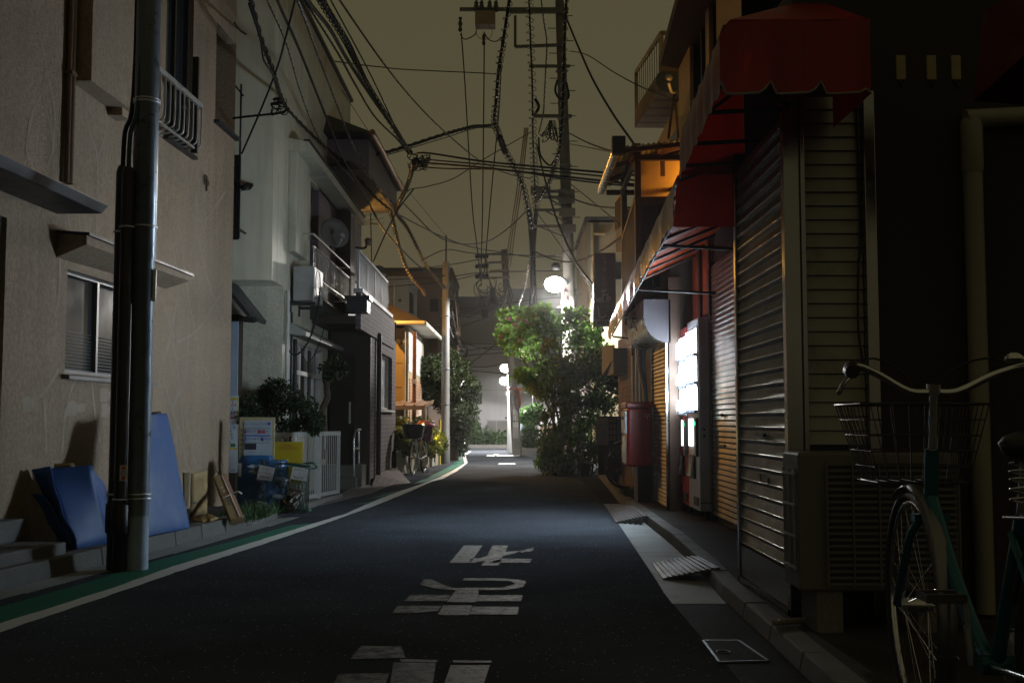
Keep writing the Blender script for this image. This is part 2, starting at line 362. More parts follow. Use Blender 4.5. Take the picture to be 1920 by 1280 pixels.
for poly in ([(660, 945), (690, 941), (712, 934), (688, 944)], [(690, 935), (735, 922), (757, 917), (716, 931)], [(776, 906), (792, 899), (824, 893), (799, 903)], [(800, 896), (850, 870), (870, 868), (846, 881), (819, 895)], [(850, 869), (858, 860), (866, 854), (870, 867)], [(858, 858), (868, 846), (876, 846), (866, 853)]):
    mb.prism([gnd(*p, 0.003) for p in poly], (0, 0, 0.0008))
struct(mb, "green_walking_strip", PG)

# painted letters in the lane (they face traffic coming the other way), built stroke by stroke
def poly_px(polys, z=0.004):
    m = MB()
    for p in polys: m.prism([gnd(*q, z) for q in p], (0, 0, 0.0008))
    return m
def c1(pts): return [(620 + x / 4.0, 980 + y / 4.0) for x, y in pts]
bright = [c1(p) for p in ([(1000, 168), (1138, 168), (1050, 298), (890, 298)], [(1050, 264), (1110, 264), (1290, 218), (1420, 208), (1380, 226), (1290, 246), (1200, 272), (1070, 297), (1040, 297)],
    [(915, 534), (1108, 534), (1085, 594), (870, 592)], [(845, 617), (1062, 617), (1035, 690), (800, 688)], [(520, 1020), (800, 1026), (795, 1045), (530, 1040)], [(918, 1028), (1210, 1032), (1205, 1047), (920, 1045)],
    [(900, 1065), (1195, 1065), (1150, 1200), (1120, 1240), (840, 1240)])]
worn = [c1(p) for p in ([(1215, 168), (1332, 168), (1260, 320), (1130, 320)], [(1290, 266), (1505, 268), (1495, 297), (1180, 297)], [(1420, 208), (1460, 200), (1525, 180), (1520, 207), (1430, 222)],
    [(600, 538), (895, 540), (870, 584), (550, 586)], [(1110, 540), (1440, 540), (1425, 585), (1092, 586)], [(500, 620), (830, 622), (800, 660), (640, 672), (460, 676)], [(1068, 626), (1412, 628), (1400, 686), (1040, 684)],
    [(1000, 412), (1290, 414), (1400, 424), (1464, 432), (1462, 452), (1440, 480), (1330, 500), (1180, 502), (920, 502), (920, 486), (1180, 484), (1290, 484), (1390, 456), (1330, 434), (985, 430)],
    [(700, 424), (760, 422), (850, 464), (920, 488), (920, 502), (780, 490), (670, 462)], [(940, 502), (1110, 502), (1108, 534), (915, 534)], [(230, 920), (530, 926), (560, 1010), (150, 1020), (170, 985)], [(470, 1045), (790, 1050), (760, 1240), (440, 1240)], [(60, 1130), (440, 1125), (400, 1240), (0, 1240)])]
mb = poly_px(bright); struct(mb, "road_lettering", paint("letter_paint", (0.17, 0.167, 0.15), 0.43, 18.0, (0.03, 0.03, 0.032)))
mb = poly_px(worn, 0.0035); struct(mb, "worn_road_lettering", PW_OLD)
far = [[(914, 851), (926, 850.5), (928, 855), (912, 855)], [(914, 851), (934, 850.5), (934, 852.3), (914, 853)], [(934, 852), (975, 852.8), (974, 854.6), (930, 854.6)], [(936, 868), (966, 868), (966.5, 870), (934, 870)]]
mb = poly_px(far); struct(mb, "far_road_lettering", PW)

# ---- gutter, kerb and pavement beside the shops
EDGE = [gnd(1560, 1500), gnd(1390, 1280), gnd(1250, 1120), gnd(1230, 1087), gnd(1160, 982), gnd(1130, 943), gnd(1095, 905), gnd(1070, 886)]
KR = [V(1.12, 1.5, 0), V(1.17, 3.5, 0), V(1.215, 5.4, 0), V(1.235, 6.7, 0), V(1.31, 8.0, 0), V(1.35, 9.6, 0), V(1.36, 11.4, 0), V(1.365, 14.4, 0), V(1.48, 17.4, 0), V(1.6, 21, 0)]
def lerp_y(P, y):
    for i in range(len(P) - 1):
        if P[i].y <= y <= P[i + 1].y: return P[i].lerp(P[i + 1], (y - P[i].y) / (P[i + 1].y - P[i].y)).x
    return P[0].x if y < P[0].y else P[-1].x
def gut(y0, y1, z, m, name):
    mb = MB(); n = max(2, int((y1 - y0) / 0.4)); ys = [y0 + (y1 - y0) * i / n for i in range(n + 1)]
    for i in range(n): mb.quad((lerp_y(EDGE, ys[i]), ys[i], z), (lerp_y(KR, ys[i]), ys[i], z), (lerp_y(KR, ys[i + 1]), ys[i + 1], z), (lerp_y(EDGE, ys[i + 1]), ys[i + 1], z))
    return struct(mb, name, m)
gut(2.0, 6.5, 0.003, DARK_GND, "dark_gutter")  # near gutter darkened in colour to stand for shade
gut(6.51, 9.0, 0.004, GUTTER, "concrete_gutter")
gut(9.01, 11.4, 0.004, GUTTER, "concrete_gutter")
gut(11.41, 14.2, 0.004, GUTTER, "concrete_gutter")
gut(14.21, 20.5, 0.004, DARK_GND, "dark_gutter")
def kerb_line(P, w, z, side, name, m, gap=0.6):
    """kerb stones along a polyline; each stone is 0.6 m with a hair joint, built as one run of stones"""
    mb = MB(); rnd = random.Random(7)
    for i in range(len(P) - 1):
        a, b = P[i], P[i + 1]; d = (b - a); L = d.length; d.normalize(); nrm = V(d.y, -d.x, 0) * side
        n = max(1, round(L / gap))
        for k in range(n):
            p = a + d * (L * k / n + 0.004); q = a + d * (L * (k + 1) / n - 0.004); zz = z + rnd.uniform(-0.004, 0.004)
            c = nrm * 0.018
            mb.hexa([p, q, q + nrm * w, p + nrm * w, p + c + V(0, 0, zz), q + c + V(0, 0, zz), q + nrm * w + V(0, 0, zz), p + nrm * w + V(0, 0, zz)])
    o = struct(mb, name, m, 0.008); return o
kerb_line(KR, 0.13, 0.085, 1, "kerb", KERB)
mb = MB()
for i in range(len(KR) - 1):
    a, b = KR[i] + V(0.128, 0, 0), KR[i + 1] + V(0.128, 0, 0)
    mb.hexa([(a.x, a.y, -0.05), (6, a.y, -0.05), (6, b.y, -0.05), (b.x, b.y, -0.05), (a.x, a.y, 0.08), (6, a.y, 0.08), (6, b.y, 0.08), (b.x, b.y, 0.08)])
struct(mb, "pavement", PAVE)
# ---- raised ledge and kerb along the stucco building
KL = [V(-3.75, 3.0, 0), V(-3.17, 6.9, 0), V(-2.88, 8.93, 0), V(-2.62, 11.2, 0), V(-2.50, 12.3, 0)]
kerb_line(KL, 0.16, 0.125, -1, "kerb", KERB)
mb = MB()
for i in range(len(KL) - 1):
    a, b = KL[i] + V(-0.158, 0, 0), KL[i + 1] + V(-0.158, 0, 0)
    mb.hexa([(-7, a.y, -0.05), (a.x, a.y, -0.05), (b.x, b.y, -0.05), (-7, b.y, -0.05), (-7, a.y, 0.118), (a.x, a.y, 0.118), (b.x, b.y, 0.118), (-7, b.y, 0.118)])
mb.box(-7, -2.66, 12.3, 14.6, -0.05, 0.06)
struct(mb, "pavement", PAVE)
# gutter strip at the foot of the kerb
mb = MB()
for i in range(len(KL) - 1):
    a, b = KL[i], KL[i + 1]; mb.quad((a.x, a.y, 0.003), (a.x + 0.22, a.y, 0.003), (b.x + 0.2, b.y, 0.003), (b.x, b.y, 0.003))
struct(mb, "kerb_gutter", GUTTER)
# entrance drive before the porch, with a steel edge
mb = MB(); mb.prism([gnd(*p, 0.012) for p in [(600, 948), (695, 925), (760, 899), (690, 893), (640, 925)]], (0, 0, 0.003)); struct(mb, "driveway", mat("exposed_aggregate", (0.10, 0.095, 0.09), 0.85, 0, 0.35, 30, 0.6, 50, fine=0.5))
# utility frame and lid let into the asphalt
mh = T("utility_cover", "flat steel framed utility cover let into the dark gutter before the parked bicycle", "utility cover", gnd(1370, 1220))
mb = MB()
q = [gnd(*p, 0.006) for p in [(1318, 1200), (1348, 1240), (1440, 1238), (1385, 1200)]]
for i in range(4): mb.bar(q[i], q[(i + 1) % 4], 0.012, 0.006)
mb.build("cover_frame", mat("cover_steel", (0.10, 0.10, 0.105), 0.5, 0.3), mh)
mb = MB(); mb.prism([p.lerp(sum(q, V(0, 0, 0)) / 4, 0.06) for p in q], (0, 0, 0.002)); mb.build("lid", DARK_GND, mh)
mb = MB(); mb.ring(gnd(1356, 1221, 0.009), (0, 0, 1), 0.03, 0.003, 16, 4); mb.build("keyhole_ring", mat("cover_steel", (0.1, 0.1, 0.105)), mh)
# two kerb ramps
GRIP = mat("ramp_rubber", (0.095, 0.088, 0.088), 0.6, 0.1, 0.15, 6, 0.1, 60)
def ramp(name, label, P4, zlow, zhigh, ribs, holes):
    """P4: ground corners low-left... a(low,near) b(low,far) c(high,far) d(high,near)"""
    a, b, c, d = P4; t = T(name, label, "kerb ramp", (a + d) / 2, "ramps laid against the shop kerb")
    mb = MB(); th = V(0, 0, -0.012)
    mb.hexa([a + V(0, 0, zlow) + th, b + V(0, 0, zlow) + th, c + V(0, 0, zhigh) + th, d + V(0, 0, zhigh) + th, a + V(0, 0, zlow), b + V(0, 0, zlow), c + V(0, 0, zhigh), d + V(0, 0, zhigh)])
    n = (b - a).cross(d - a).normalized(); n = n if n.z > 0 else -n
    for i in range(1, ribs):
        f = i / ribs; p = (a + V(0, 0, zlow)).lerp(d + V(0, 0, zhigh), f); q = (b + V(0, 0, zlow)).lerp(c + V(0, 0, zhigh), f)
        mb.bar(p + V(0, 0, 0.002), q + V(0, 0, 0.002), 0.014, 0.008)
    mb.build("ramp_plate", GRIP, t)
    mb = MB()
    for (p, q) in ((a, d), (b, c)):
        e = (p - q).normalized(); s = (b - a).normalized() * 0.01
        for k in range(6):
            f0, f1 = k / 6, (k + 1) / 6 - (0.07 if holes else 0)
            g = [p.lerp(q, f0), p.lerp(q, f1)]; h = [max(0.004, (zlow + (zhigh - zlow) * f0) - 0.015), max(0.004, (zlow + (zhigh - zlow) * f1) - 0.015)]
            if holes: mb.prism([g[0] + V(0, 0, h[0] * .35), g[1] + V(0, 0, h[1] * .35), g[1] + V(0, 0, h[1]), g[0] + V(0, 0, h[0])], s); mb.bar(g[0] + V(0, 0, h[0] / 2), g[0] + V(0, 0, h[0] / 2) + e * 0.02, 0.02, h[0])
    if holes: mb.build("ramp_side", GRIP, t)
    else:
        mb = MB(); mb.bar(d + V(0, 0, zhigh / 2), c + V(0, 0, zhigh / 2), 0.02, zhigh); mb.build("ramp_foot", GRIP, t)
    return t
ramp("kerb_ramp", "grey ribbed kerb ramp with open underside at the large steel shutter", [gnd(1243, 1087), gnd(1222, 1058), gnd(1300, 1040, 0.09) * 1.0, gnd(1347, 1062, 0.09) * 1.0][0:2] + [V(*gnd(1304, 1041, 0.10).xy, 0), V(*gnd(1347, 1063, 0.10).xy, 0)], 0.012, 0.10, 10, False)
ramp("kerb_ramp", "black chequered kerb ramp with arched side holes in front of the post box", [gnd(1155, 981), gnd(1135, 948), V(*gnd(1186, 947, 0.10).xy, 0), V(*gnd(1213, 966, 0.10).xy, 0)], 0.012, 0.10, 9, True)
# ================================================================ LEFT SIDE
# ---- pink stucco building
STUCCO = mat("pink_stucco", (0.295, 0.216, 0.148), 0.88, 0, 0.14, 0.9, 1.0, 75, streak=0.12, dirt=(0.20, 0.155, 0.10), dirt_amt=0.45, dscale=0.8, fine=0.16)
FILL = mat("crack_filler", (0.318, 0.25, 0.19), 0.8, 0, 0.15, 10)
DMETAL = mat("dark_painted_metal", (0.03, 0.032, 0.037), 0.45, 0.3, 0.25, 5, 0.05, 40)
p0 = V(-3.58 - 0.041 * 4.29, 4.0, 0); udir = V(0.041, 1, 0).normalized(); nout = V(1, -0.041, 0).normalized()
def wp(px, py, off=0.0): return onplane(px, py, p0 + nout * off, nout)
def wu(px, py=600): return (wp(px, py) - p0).dot(udir)
def at_u(u, z, off=0.0): q = p0 + udir * u + nout * off; return V(q.x, q.y, z)
B = T("stucco_building", "pink beige two storey stucco building with pale crack repairs behind the steel pole", "building", at_u(2, 0))
Lw = wu(432, 700)
win = (wu(124), wu(283), wp(124, 699).z, wp(124, 503).z)
uw = (wu(300), wu(352), wp(330, 260).z - 0.05, 5.75)
rec = (wu(396), wu(434), wp(415, 236).z, wp(410, 45).z)
door = (0.2, wu(7), 0.1, wp(4, 405).z)
mb = MB(); wall_holes(mb, p0, udir, Lw, -0.02, 7.2, [win, uw, rec, door], 0.12, -nout)
e1 = at_u(Lw, 0); mb.quad((e1.x, e1.y, -0.02), (e1.x - 4, e1.y + 0.2, -0.02), (e1.x - 4, e1.y + 0.2, 7.2), (e1.x, e1.y, 7.2))
mb.build("wall", STUCCO, B)
# recess behind the upper opening: side, back and ceiling
mb = MB(); a, b = at_u(rec[0] - 0.3, 0, -0.9), at_u(rec[1] - 0.02, 0, -0.9)
mb.quad((a.x, a.y, rec[2] - .3), (b.x, b.y, rec[2] - .3), (b.x, b.y, rec[3] + .2), (a.x, a.y, rec[3] + .2))
a2, b2 = at_u(rec[0] - 0.3, 0, -0.12), at_u(rec[1] - 0.02, 0, -0.12)
mb.quad((a2.x, a2.y, rec[3] + .2), (b2.x, b2.y, rec[3] + .2), (b.x, b.y, rec[3] + .2), (a.x, a.y, rec[3] + .2)); mb.quad((b2.x, b2.y, rec[2] - .3), (b.x, b.y, rec[2] - .3), (b.x, b.y, rec[3] + .2), (b2.x, b2.y, rec[3] + .2))
mb.build("balcony_recess", STUCCO, B)
def on_wall_ribbon(mb, pts, wdt, off=0.004):
    P = smooth_path([wp(x, y, off) for x, y in pts], 4); rnd = random.Random(len(pts))
    for i in range(len(P) - 1):
        d = (P[i + 1] - P[i]).normalized(); s = d.cross(nout).normalized()
        wa = wdt * rnd.uniform(0.7, 1.3) / 2
        mb.quad(P[i] - s * wa, P[i] + s * wa, P[i + 1] + s * wa, P[i + 1] - s * wa)
mb = MB()
def k1(l): return [(x / 3.004, y / 3.004) for x, y in l]
def k2(l): return [(x / 3.004, y / 3.004 + 426) for x, y in l]
def k3(l): return [(x / 3.004, y / 3.004 + 720) for x, y in l]
for l in ([(232, 0), (210, 120), (262, 380), (240, 520), (300, 800), (265, 950)], [(262, 380), (310, 640), (300, 800)], [(490, 540), (500, 720), (550, 900), (545, 1280)], [(605, 655), (590, 780), (550, 890)], [(694, 690), (705, 790), (722, 880)],
          [(1010, 880), (1060, 1060), (1000, 1280)], [(1100, 910), (1062, 1060)], [(240, 520), (170, 680), (150, 860)], [(1180, 860), (1150, 1000), (1160, 1280)], [(1270, 1080), (1160, 1240)], [(250, 1110), (210, 1220)], [(300, 1100), (330, 1200)], [(360, 1080), (395, 1280)], [(150, 860), (185, 940)]): on_wall_ribbon(mb, k1(l), 0.028)
for l in ([(333, 800), (240, 940), (130, 1000)], [(250, 960), (262, 1270)], [(430, 840), (372, 1020), (350, 1270)], [(515, 840), (535, 1040), (563, 1210)], [(950, 0), (1000, 300), (970, 560), (905, 800)], [(1010, 0), (1060, 380), (1095, 560)],
          [(1120, 80), (1180, 330), (1270, 560)], [(1275, 315), (1130, 560), (995, 650)], [(905, 380), (960, 560), (1010, 860), (1045, 1270)], [(1065, 590), (1042, 860), (982, 1010), (1000, 1280)], [(1100, 790), (1160, 800), (1190, 960), (1160, 1030)], [(920, 860), (990, 1090), (1000, 1280)],
          [(545, 0), (545, 60)], [(340, 130), (330, 440)], [(378, 130), (375, 210)], [(1240, 920), (1200, 1080)], [(960, 640), (930, 740)]): on_wall_ribbon(mb, k2(l), 0.03)
for l in ([(1000, 230), (1062, 490)], [(1040, 140), (1112, 480)], [(1120, 200), (1132, 480)], [(1010, 30), (970, 150), (1000, 230), (980, 330)], [(1215, 30), (1240, 380), (1230, 480)]): on_wall_ribbon(mb, k3(l), 0.032)
for l in ([(370, 1020), (480, 1016)], [(570, 1030), (648, 1030)], [(565, 945), (640, 945)], [(130, 1000), (215, 985)]): on_wall_ribbon(mb, k2(l), 0.09)
mb.build("crack_repair", FILL, B)
# box bay with soffit
bx = wp(131, 152); d = 0.175
mb = MB(); u0 = (bx - p0).dot(udir); u1 = u0 + 0.98; z0 = bx.z
mb.hexa([at_u(u0, z0, -.02), at_u(u1, z0, -.02), at_u(u1, z0, d), at_u(u0, z0, d), at_u(u0, 7.2, -.02), at_u(u1, 7.2, -.02), at_u(u1, 7.2, d), at_u(u0, 7.2, d)][0:8])
mb.build("box_bay", STUCCO, B, 0.006)
mb = MB(); mb.hexa([at_u(u1 - .22, z0 - .07, 0), at_u(u1 - .03, z0 - .07, 0), at_u(u1 - .03, z0 - .07, .13), at_u(u1 - .22, z0 - .07, .13), at_u(u1 - .22, z0 - .002, 0), at_u(u1 - .03, z0 - .002, 0), at_u(u1 - .03, z0 - .002, .13), at_u(u1 - .22, z0 - .002, .13)]); mb.build("bay_bracket", STUCCO, B)
# copper drainpipe pair and electrical pipe
mb = MB(); u = wu(121, 150)
for du, r in ((0, 0.022), (0.05, 0.03)): mb.cyl(at_u(u + du, wp(121, 345).z, 0.04), at_u(u + du, 7.0, 0.04), r, 8)
mb.bar(at_u(u - .03, wp(121, 137).z, .045), at_u(u + .08, wp(121, 137).z, .045), 0.06, 0.03)
mb.build("drainpipe", mat("brown_pipe", (0.13, 0.075, 0.045), 0.5, 0.2, 0.2, 6), B)
# entrance canopy slab
uc = wu(108, 345)
zc = 2.66
mb = MB(); mb.hexa([at_u(-2, zc, 0), at_u(uc, zc, 0), at_u(uc, zc, .36), at_u(-2, zc, .36), at_u(-2, zc + .07, 0), at_u(uc + .03, zc + .07, 0), at_u(uc + .03, zc + .07, .40), at_u(-2, zc + .07, .40)]); mb.build("entrance_canopy", DMETAL, B, 0.006)
# door at the edge of the picture
mb = MB(); mb.quad(at_u(-.2, .1, -.1), at_u(door[1] - .0, .1, -.1), at_u(door[1], door[3], -.1), at_u(-.2, door[3], -.1)); dr = mb.build("door", glass("door_glass", (0.06, 0.065, 0.07), 0.25), B)
mb = MB(); mb.bar(at_u(door[1] - .03, .12, -.06), at_u(door[1] - .03, door[3], -.06), .05); mb.bar(at_u(-.2, door[3] - .03, -.06), at_u(door[1], door[3] - .03, -.06), .05); mb.build("door_frame", ALU, dr)
# ground floor window
wn = T("x", "", "")  # placeholder parent replaced below
bpy.data.objects.remove(wn)
def slide_window(parent, hole, P, depth=0.09, gm=None, fm=None, split=0.5, sill=True, name="window"):
    """sliding sash window: P(u,z,off) -> point; the frame is the part, panes and sill its sub-parts"""
    a, b, c, d = hole; f = MB(); t = 0.035; o = -depth + 0.02
    for (p, q) in (((a, c), (b, c)), ((a, d), (b, d)), ((a, c), (a, d)), ((b, c), (b, d))):
        f.bar(P(p[0], p[1], o), P(q[0], q[1], o), 0.06, 0.06, nout if P is at_u else (1, 0, 0))
    m_ = a + (b - a) * split; f.bar(P(m_, c, o + .005), P(m_, d, o + .005), 0.045, 0.05, (1, 0, 0))
    fr = f.build(name, fm or ALU, parent)
    for (x0, x1, oo) in ((a + .02, m_, -depth + .012), (m_, b - .02, -depth)):
        g = MB(); g.quad(P(x0, c + .02, oo), P(x1, c + .02, oo), P(x1, d - .02, oo), P(x0, d - .02, oo)); g.build("pane", gm or GLASS_B, fr)
    if sill:
        s_ = MB(); s_.hexa([P(a - .05, c - .05, -.02), P(b + .05, c - .05, -.02), P(b + .05, c - .05, .06), P(a - .05, c - .05, .06), P(a - .05, c - .005, -.02), P(b + .05, c - .005, -.02), P(b + .05, c - .02, .06), P(a - .05, c - .02, .06)]); s_.build("sill", fm or ALU, fr)
    return fr
fr = slide_window(B, win, at_u, 0.09, glass("curtained_glass", (0.03, 0.035, 0.038), 0.12), mat("grey_sash", (0.13, 0.135, 0.14), 0.4, 0.4), 0.38)
mb = MB()   # venetian blind seen behind the lower part of the glass, as slats on the room side
for k in range(12): mb.bar(at_u(win[0] + .03, win[2] + .04 + k * .028, -.082), at_u(win[1] - .03, win[2] + .04 + k * .028, -.082), 0.006, 0.014, nout)
mb.build("blind", mat("blind_slats", (0.055, 0.062, 0.066), 0.6), fr)
# stucco hood with metal flashing
uh0, uh1 = wu(104, 440), wu(312, 500); zt = wp(104, 434).z
mb = MB(); mb.hexa([at_u(uh0 + .02, zt - .20, 0), at_u(uh1, zt - .16, 0), at_u(uh1, zt - .08, .24), at_u(uh0 + .02, zt - .1, .24), at_u(uh0 + .02, zt - .01, 0), at_u(uh1, zt - .01, 0), at_u(uh1, zt - .03, .24), at_u(uh0 + .02, zt - .03, .24)]); hd = mb.build("window_hood", STUCCO, B)
mb = MB(); mb.hexa([at_u(uh0, zt - .008, -.01), at_u(uh1 + .03, zt - .008, -.01), at_u(uh1 + .03, zt - .03, .27), at_u(uh0, zt - .03, .27), at_u(uh0, zt + .012, -.01), at_u(uh1 + .03, zt + .012, -.01), at_u(uh1 + .03, zt - .008, .27), at_u(uh0, zt - .008, .27)]); mb.build("flashing", DMETAL, hd)
# upper window with guard rail
fr = slide_window(B, uw, at_u, 0.1, GLASS_D, mat("dark_sash", (0.06, 0.06, 0.06), 0.4, 0.5), 0.5, True)
mb = MB(); mb.hexa([at_u(uw[0] - .1, uw[3] + .02, 0), at_u(uw[1] + .12, uw[3] + .02, 0), at_u(uw[1] + .12, uw[3] + .02, .3), at_u(uw[0] - .1, uw[3] + .02, .3), at_u(uw[0] - .1, uw[3] + .09, 0), at_u(uw[1] + .12, uw[3] + .09, 0), at_u(uw[1] + .12, uw[3] + .06, .3), at_u(uw[0] - .1, uw[3] + .06, .3)]); mb.build("window_hood", DMETAL, B)
q = onplane(378, 200, p0 + nout * .2, nout); ub = (q - p0).dot(udir); ua = ub - 1.75; zt_, zb_ = q.z, onplane(378, 283, p0 + nout * .2, nout).z
mb = MB(); mb.bar(at_u(ua, zt_, .2), at_u(ub, zt_, .2), .035, .05); mb.bar(at_u(ub, zt_, 0), at_u(ub, zt_, .2), .03); mb.bar(at_u(ua, zb_, .0), at_u(ub, zb_, .0), .03); mb.bar(at_u(ua, zb_ + .0, .16), at_u(ub, zb_, .16), .02)
n = 13
for i in range(n + 1):
    uu = ua + (ub - ua) * i / n; mb.tube(smooth_path([at_u(uu, zt_, .2), at_u(uu, zb_ + .12, .2), at_u(uu, zb_ + .03, .17), at_u(uu, zb_, .0)], 4), .010, 5)
mb.build("guard_rail", mat("rail_metal", (0.38, 0.36, 0.34), 0.4, 0.5), B)
mb = MB(); mb.bar(at_u(ub - .08, zb_ - .05, .16), at_u(ub - .08, zt_ + .5, .16), .06, .04); mb.build("rail_post", BLACK, B)
# blue bag of the recess and wall hook
mb = MB(); mb.quad(at_u(rec[0] + .02, rec[2], -.25), at_u(rec[0] + .25, rec[2], -.25), at_u(rec[0] + .25, rec[2] + .62, -.25), at_u(rec[0] + .02, rec[2] + .55, -.25)); mb.build("window_screen", mat("blue_film", (0.05, 0.07, 0.12), 0.25, 0, 0.4, 8, 0.4, 20), B)
mb = MB(); mb.bar(at_u(rec[0] - .05, rec[2] - .02, .02), at_u(rec[1] + .03, rec[2] - .02, .02), .09, .035); mb.build("recess_sill", DMETAL, B)
mb = MB(); c = wp(386, 337, .03); mb.ring(c, nout, .05, .009, 14, 5); mb.ring(c + V(0, .07, -.02), nout, .035, .008, 12, 5); mb.bar(c + V(0, .03, -.12), c + V(0, .03, .02), .02); mb.build("wall_hook", mat("rusty_hook", (0.10, 0.075, 0.05), 0.7, 0.4, 0.4, 30), B)
# front steps of the door
st = T("stoop", "low concrete stoop with two steps at the stucco building's door", "steps", V(-3.5, 7.6, 0))
mb = MB(); mb.hexa([V(-3.95, 5.2, 0.1), V(-3.42, 5.2, .1), V(-3.13, 7.95, .1), V(-3.55, 8.02, .1), V(-3.95, 5.2, .235), V(-3.42, 5.2, .235), V(-3.13, 7.95, .2), V(-3.55, 8.02, .2)]); mb.build("lower_step", CONC, st, 0.012)
mb = MB(); mb.hexa([V(-4.2, 5.2, .2), V(-3.72, 5.2, .2), V(-3.47, 8.08, .2), V(-3.62, 8.1, .2), V(-4.2, 5.2, .38), V(-3.72, 5.2, .38), V(-3.47, 8.08, .355), V(-3.62, 8.1, .355)]); mb.build("upper_step", CONC, st, 0.012)

# ---- steel pole with cable pipes
Pl = gnd(266, 1052); Pl = V(-2.655, 8.0, 0)
pole = T("utility_pole", "galvanised steel utility pole with two black cable pipes strapped to its foot", "utility pole", Pl)
mb = MB(); mb.lathe(Pl, [(.083, 0), (.081, .38)], 20); mb.build("pole_foot", mat("pale_blue_paint", (0.27, 0.33, 0.40), 0.5, 0.1, 0.12, 4), pole)
mb = MB(); mb.lathe(Pl, [(.0805, .36), (.08, 2.2), (.087, 2.21), (.084, 6.5), (.08, 9)], 24); mb.build("shaft", STEEL, pole)
mb = MB(); mb.bar(Pl + V(.086, -.01, 1.9), Pl + V(.086, -.01, 2.13), .03, .01); mb.build("tag_plate", WHITEPAINT, pole)
pipes = []
for (dx, dy, top, cx) in ((-.155, -.02, 2.83, 0), (-.083, -.11, 2.8, 1)):
    base = Pl + V(dx, dy, 0); mb = MB()
    mb.lathe(base, [(.047, 0.0), (.047, .26), (.06, .262), (.062, .33), (.06, .46), (.05, .47), (.046, .48), (.045, top), (.038, top + .03), (.03, top + .05)], 16)
    pp = mb.build("cable_pipe", mat("pipe_black", (0.014, 0.013, 0.012), 0.42, 0, 0.3, 5, dirt=(0.05, 0.045, 0.04), dirt_amt=0.5, dscale=5), pole)
    mb = MB(); sx_, sy_ = V(.8, .6, 0), V(.6, -.8, 0); fx = base + sy_ * .048; mb.obox(fx + V(0, 0, .685), sx_, sy_, (0, 0, 1), .05, .003, .108); lb = mb.build("sticker", mat("sticker_cream", (0.55, 0.48, 0.42), 0.6), pp)
    mb = MB(); fx = base + sy_ * .0505
    for zz in (.72, .65): mb.obox(fx + V(0, 0, zz), sx_, sy_, (0, 0, 1), .022, .002, .022)
    mb.build("red_mark", mat("sticker_red", (0.45, 0.05, 0.03), 0.6), pp)
    mb = MB(); mb.ring(fx + V(0, 0, .685), sy_, .013, .0025, 16, 4); mb.build("blue_ring_mark", mat("sticker_blue", (0.05, 0.09, 0.3), 0.6), pp)
    mb = MB(); mb.tube(smooth_path([base + V(0, 0, top + .03), base + V(.01, 0, top + .3), base + V(.05, .04, 3.4), base + V(.06, .05, 4.6), base + V(.07, .05, 9)], 5), .017, 7)
    mb.build("riser_cable", RUBBER if cx == 0 else mat("teal_cable", (0.015, 0.045, 0.07), 0.45), pole)
mb = MB()
for z in (.53, .50): mb.ring(Pl + V(0 if z < .52 else .0, 0, z), (0, 0, 1), .087, .008, 24, 5)
for z, dx, dy in ((.53, -.155, -.02), (.50, -.083, -.11), (2.42, -.083, -.11), (2.40, -.155, -.02)): mb.ring(Pl + V(dx, dy, z), (0, 0, 1), .05, .008, 18, 5)
for z in (2.44, 3.35, 3.37, 5.1): mb.ring(Pl + V(0, 0, z), (0, 0, 1), .09, .008, 24, 5)
mb.build("strap", ALU, pole)

# ---- blue tarpaulin covered boards leaning on the wall
BLUE = mat("blue_board", (0.012, 0.062, 0.22), 0.62, 0, 0.14, 2.2, 0.15, 30, dirt=(0.06, 0.12, 0.26), dirt_amt=0.4, dscale=3.5)
TARP = mat("blue_tarpaulin", (0.012, 0.065, 0.24), 0.5, 0, 0.2, 3, 0.25, 25)
bd = T("tarp_bundle", "low blue board wrapped in crumpled blue tarpaulin leaning by the stoop", "tarpaulin", V(-3.2, 8.3, .12))
fl = gnd(140, 1030, .13); fr_ = gnd(205, 1013, .13)
A = V(-3.13, 7.98, .13); Bq = V(-2.86, 8.9, .13); 
tl = V(-3.42, 8.05, .78); tr_ = V(-3.32, 8.75, .79)
def panel(mb, bl, br, tr, tl, th, nx=10, ny=10, amp=0.0, seed=1):
    n = (br - bl).cross(tl - bl).normalized(); vs = []; fs = []
    for j in range(ny + 1):
        for i in range(nx + 1):
            p = bl.lerp(br, i / nx).lerp(tl.lerp(tr, i / nx), j / ny)
            p = p + n * (amp * noise.noise(p * 5 + V(seed, 0, 0)) if amp else 0); vs.append(p)
    k = len(vs); vs += [p - n * th for p in vs]
    w_ = nx + 1
    for j in range(ny):
        for i in range(nx): q = j * w_ + i; fs.append((q, q + 1, q + 1 + w_, q + w_)); fs.append((k + q, k + q + w_, k + q + 1 + w_, k + q + 1))
    bnd = [i for i in range(w_)] + [j * w_ + nx for j in range(1, ny + 1)] + [ny * w_ + i for i in range(nx - 1, -1, -1)] + [j * w_ for j in range(ny - 1, 0, -1)]
    for i in range(len(bnd)): a, b = bnd[i], bnd[(i + 1) % len(bnd)]; fs.append((a, k + a, k + b, b))
    mb.add(vs, fs, True)
mb = MB(); panel(mb, gnd(140, 1028, .13), gnd(207, 1016, .13), at(172, 872, 8.5), at(86, 878, 8.32), .035, 8, 8, .012, 3); mb.build("board", BLUE, bd)
mb = MB()
panel(mb, gnd(112, 1012, .13), gnd(140, 1031, .13), at(88, 876, 8.3), at(60, 880, 8.35), .012, 8, 12, .04, 9)
panel(mb, at(150, 1032, 8.26), at(120, 1020, 8.3), at(62, 925, 8.38), at(86, 930, 8.3), .012, 6, 10, .05, 5)
panel(mb, gnd(206, 1013, .14), gnd(226, 985, .16), at(181, 880, 8.72), at(170, 873, 8.58), .012, 8, 12, .05, 13)
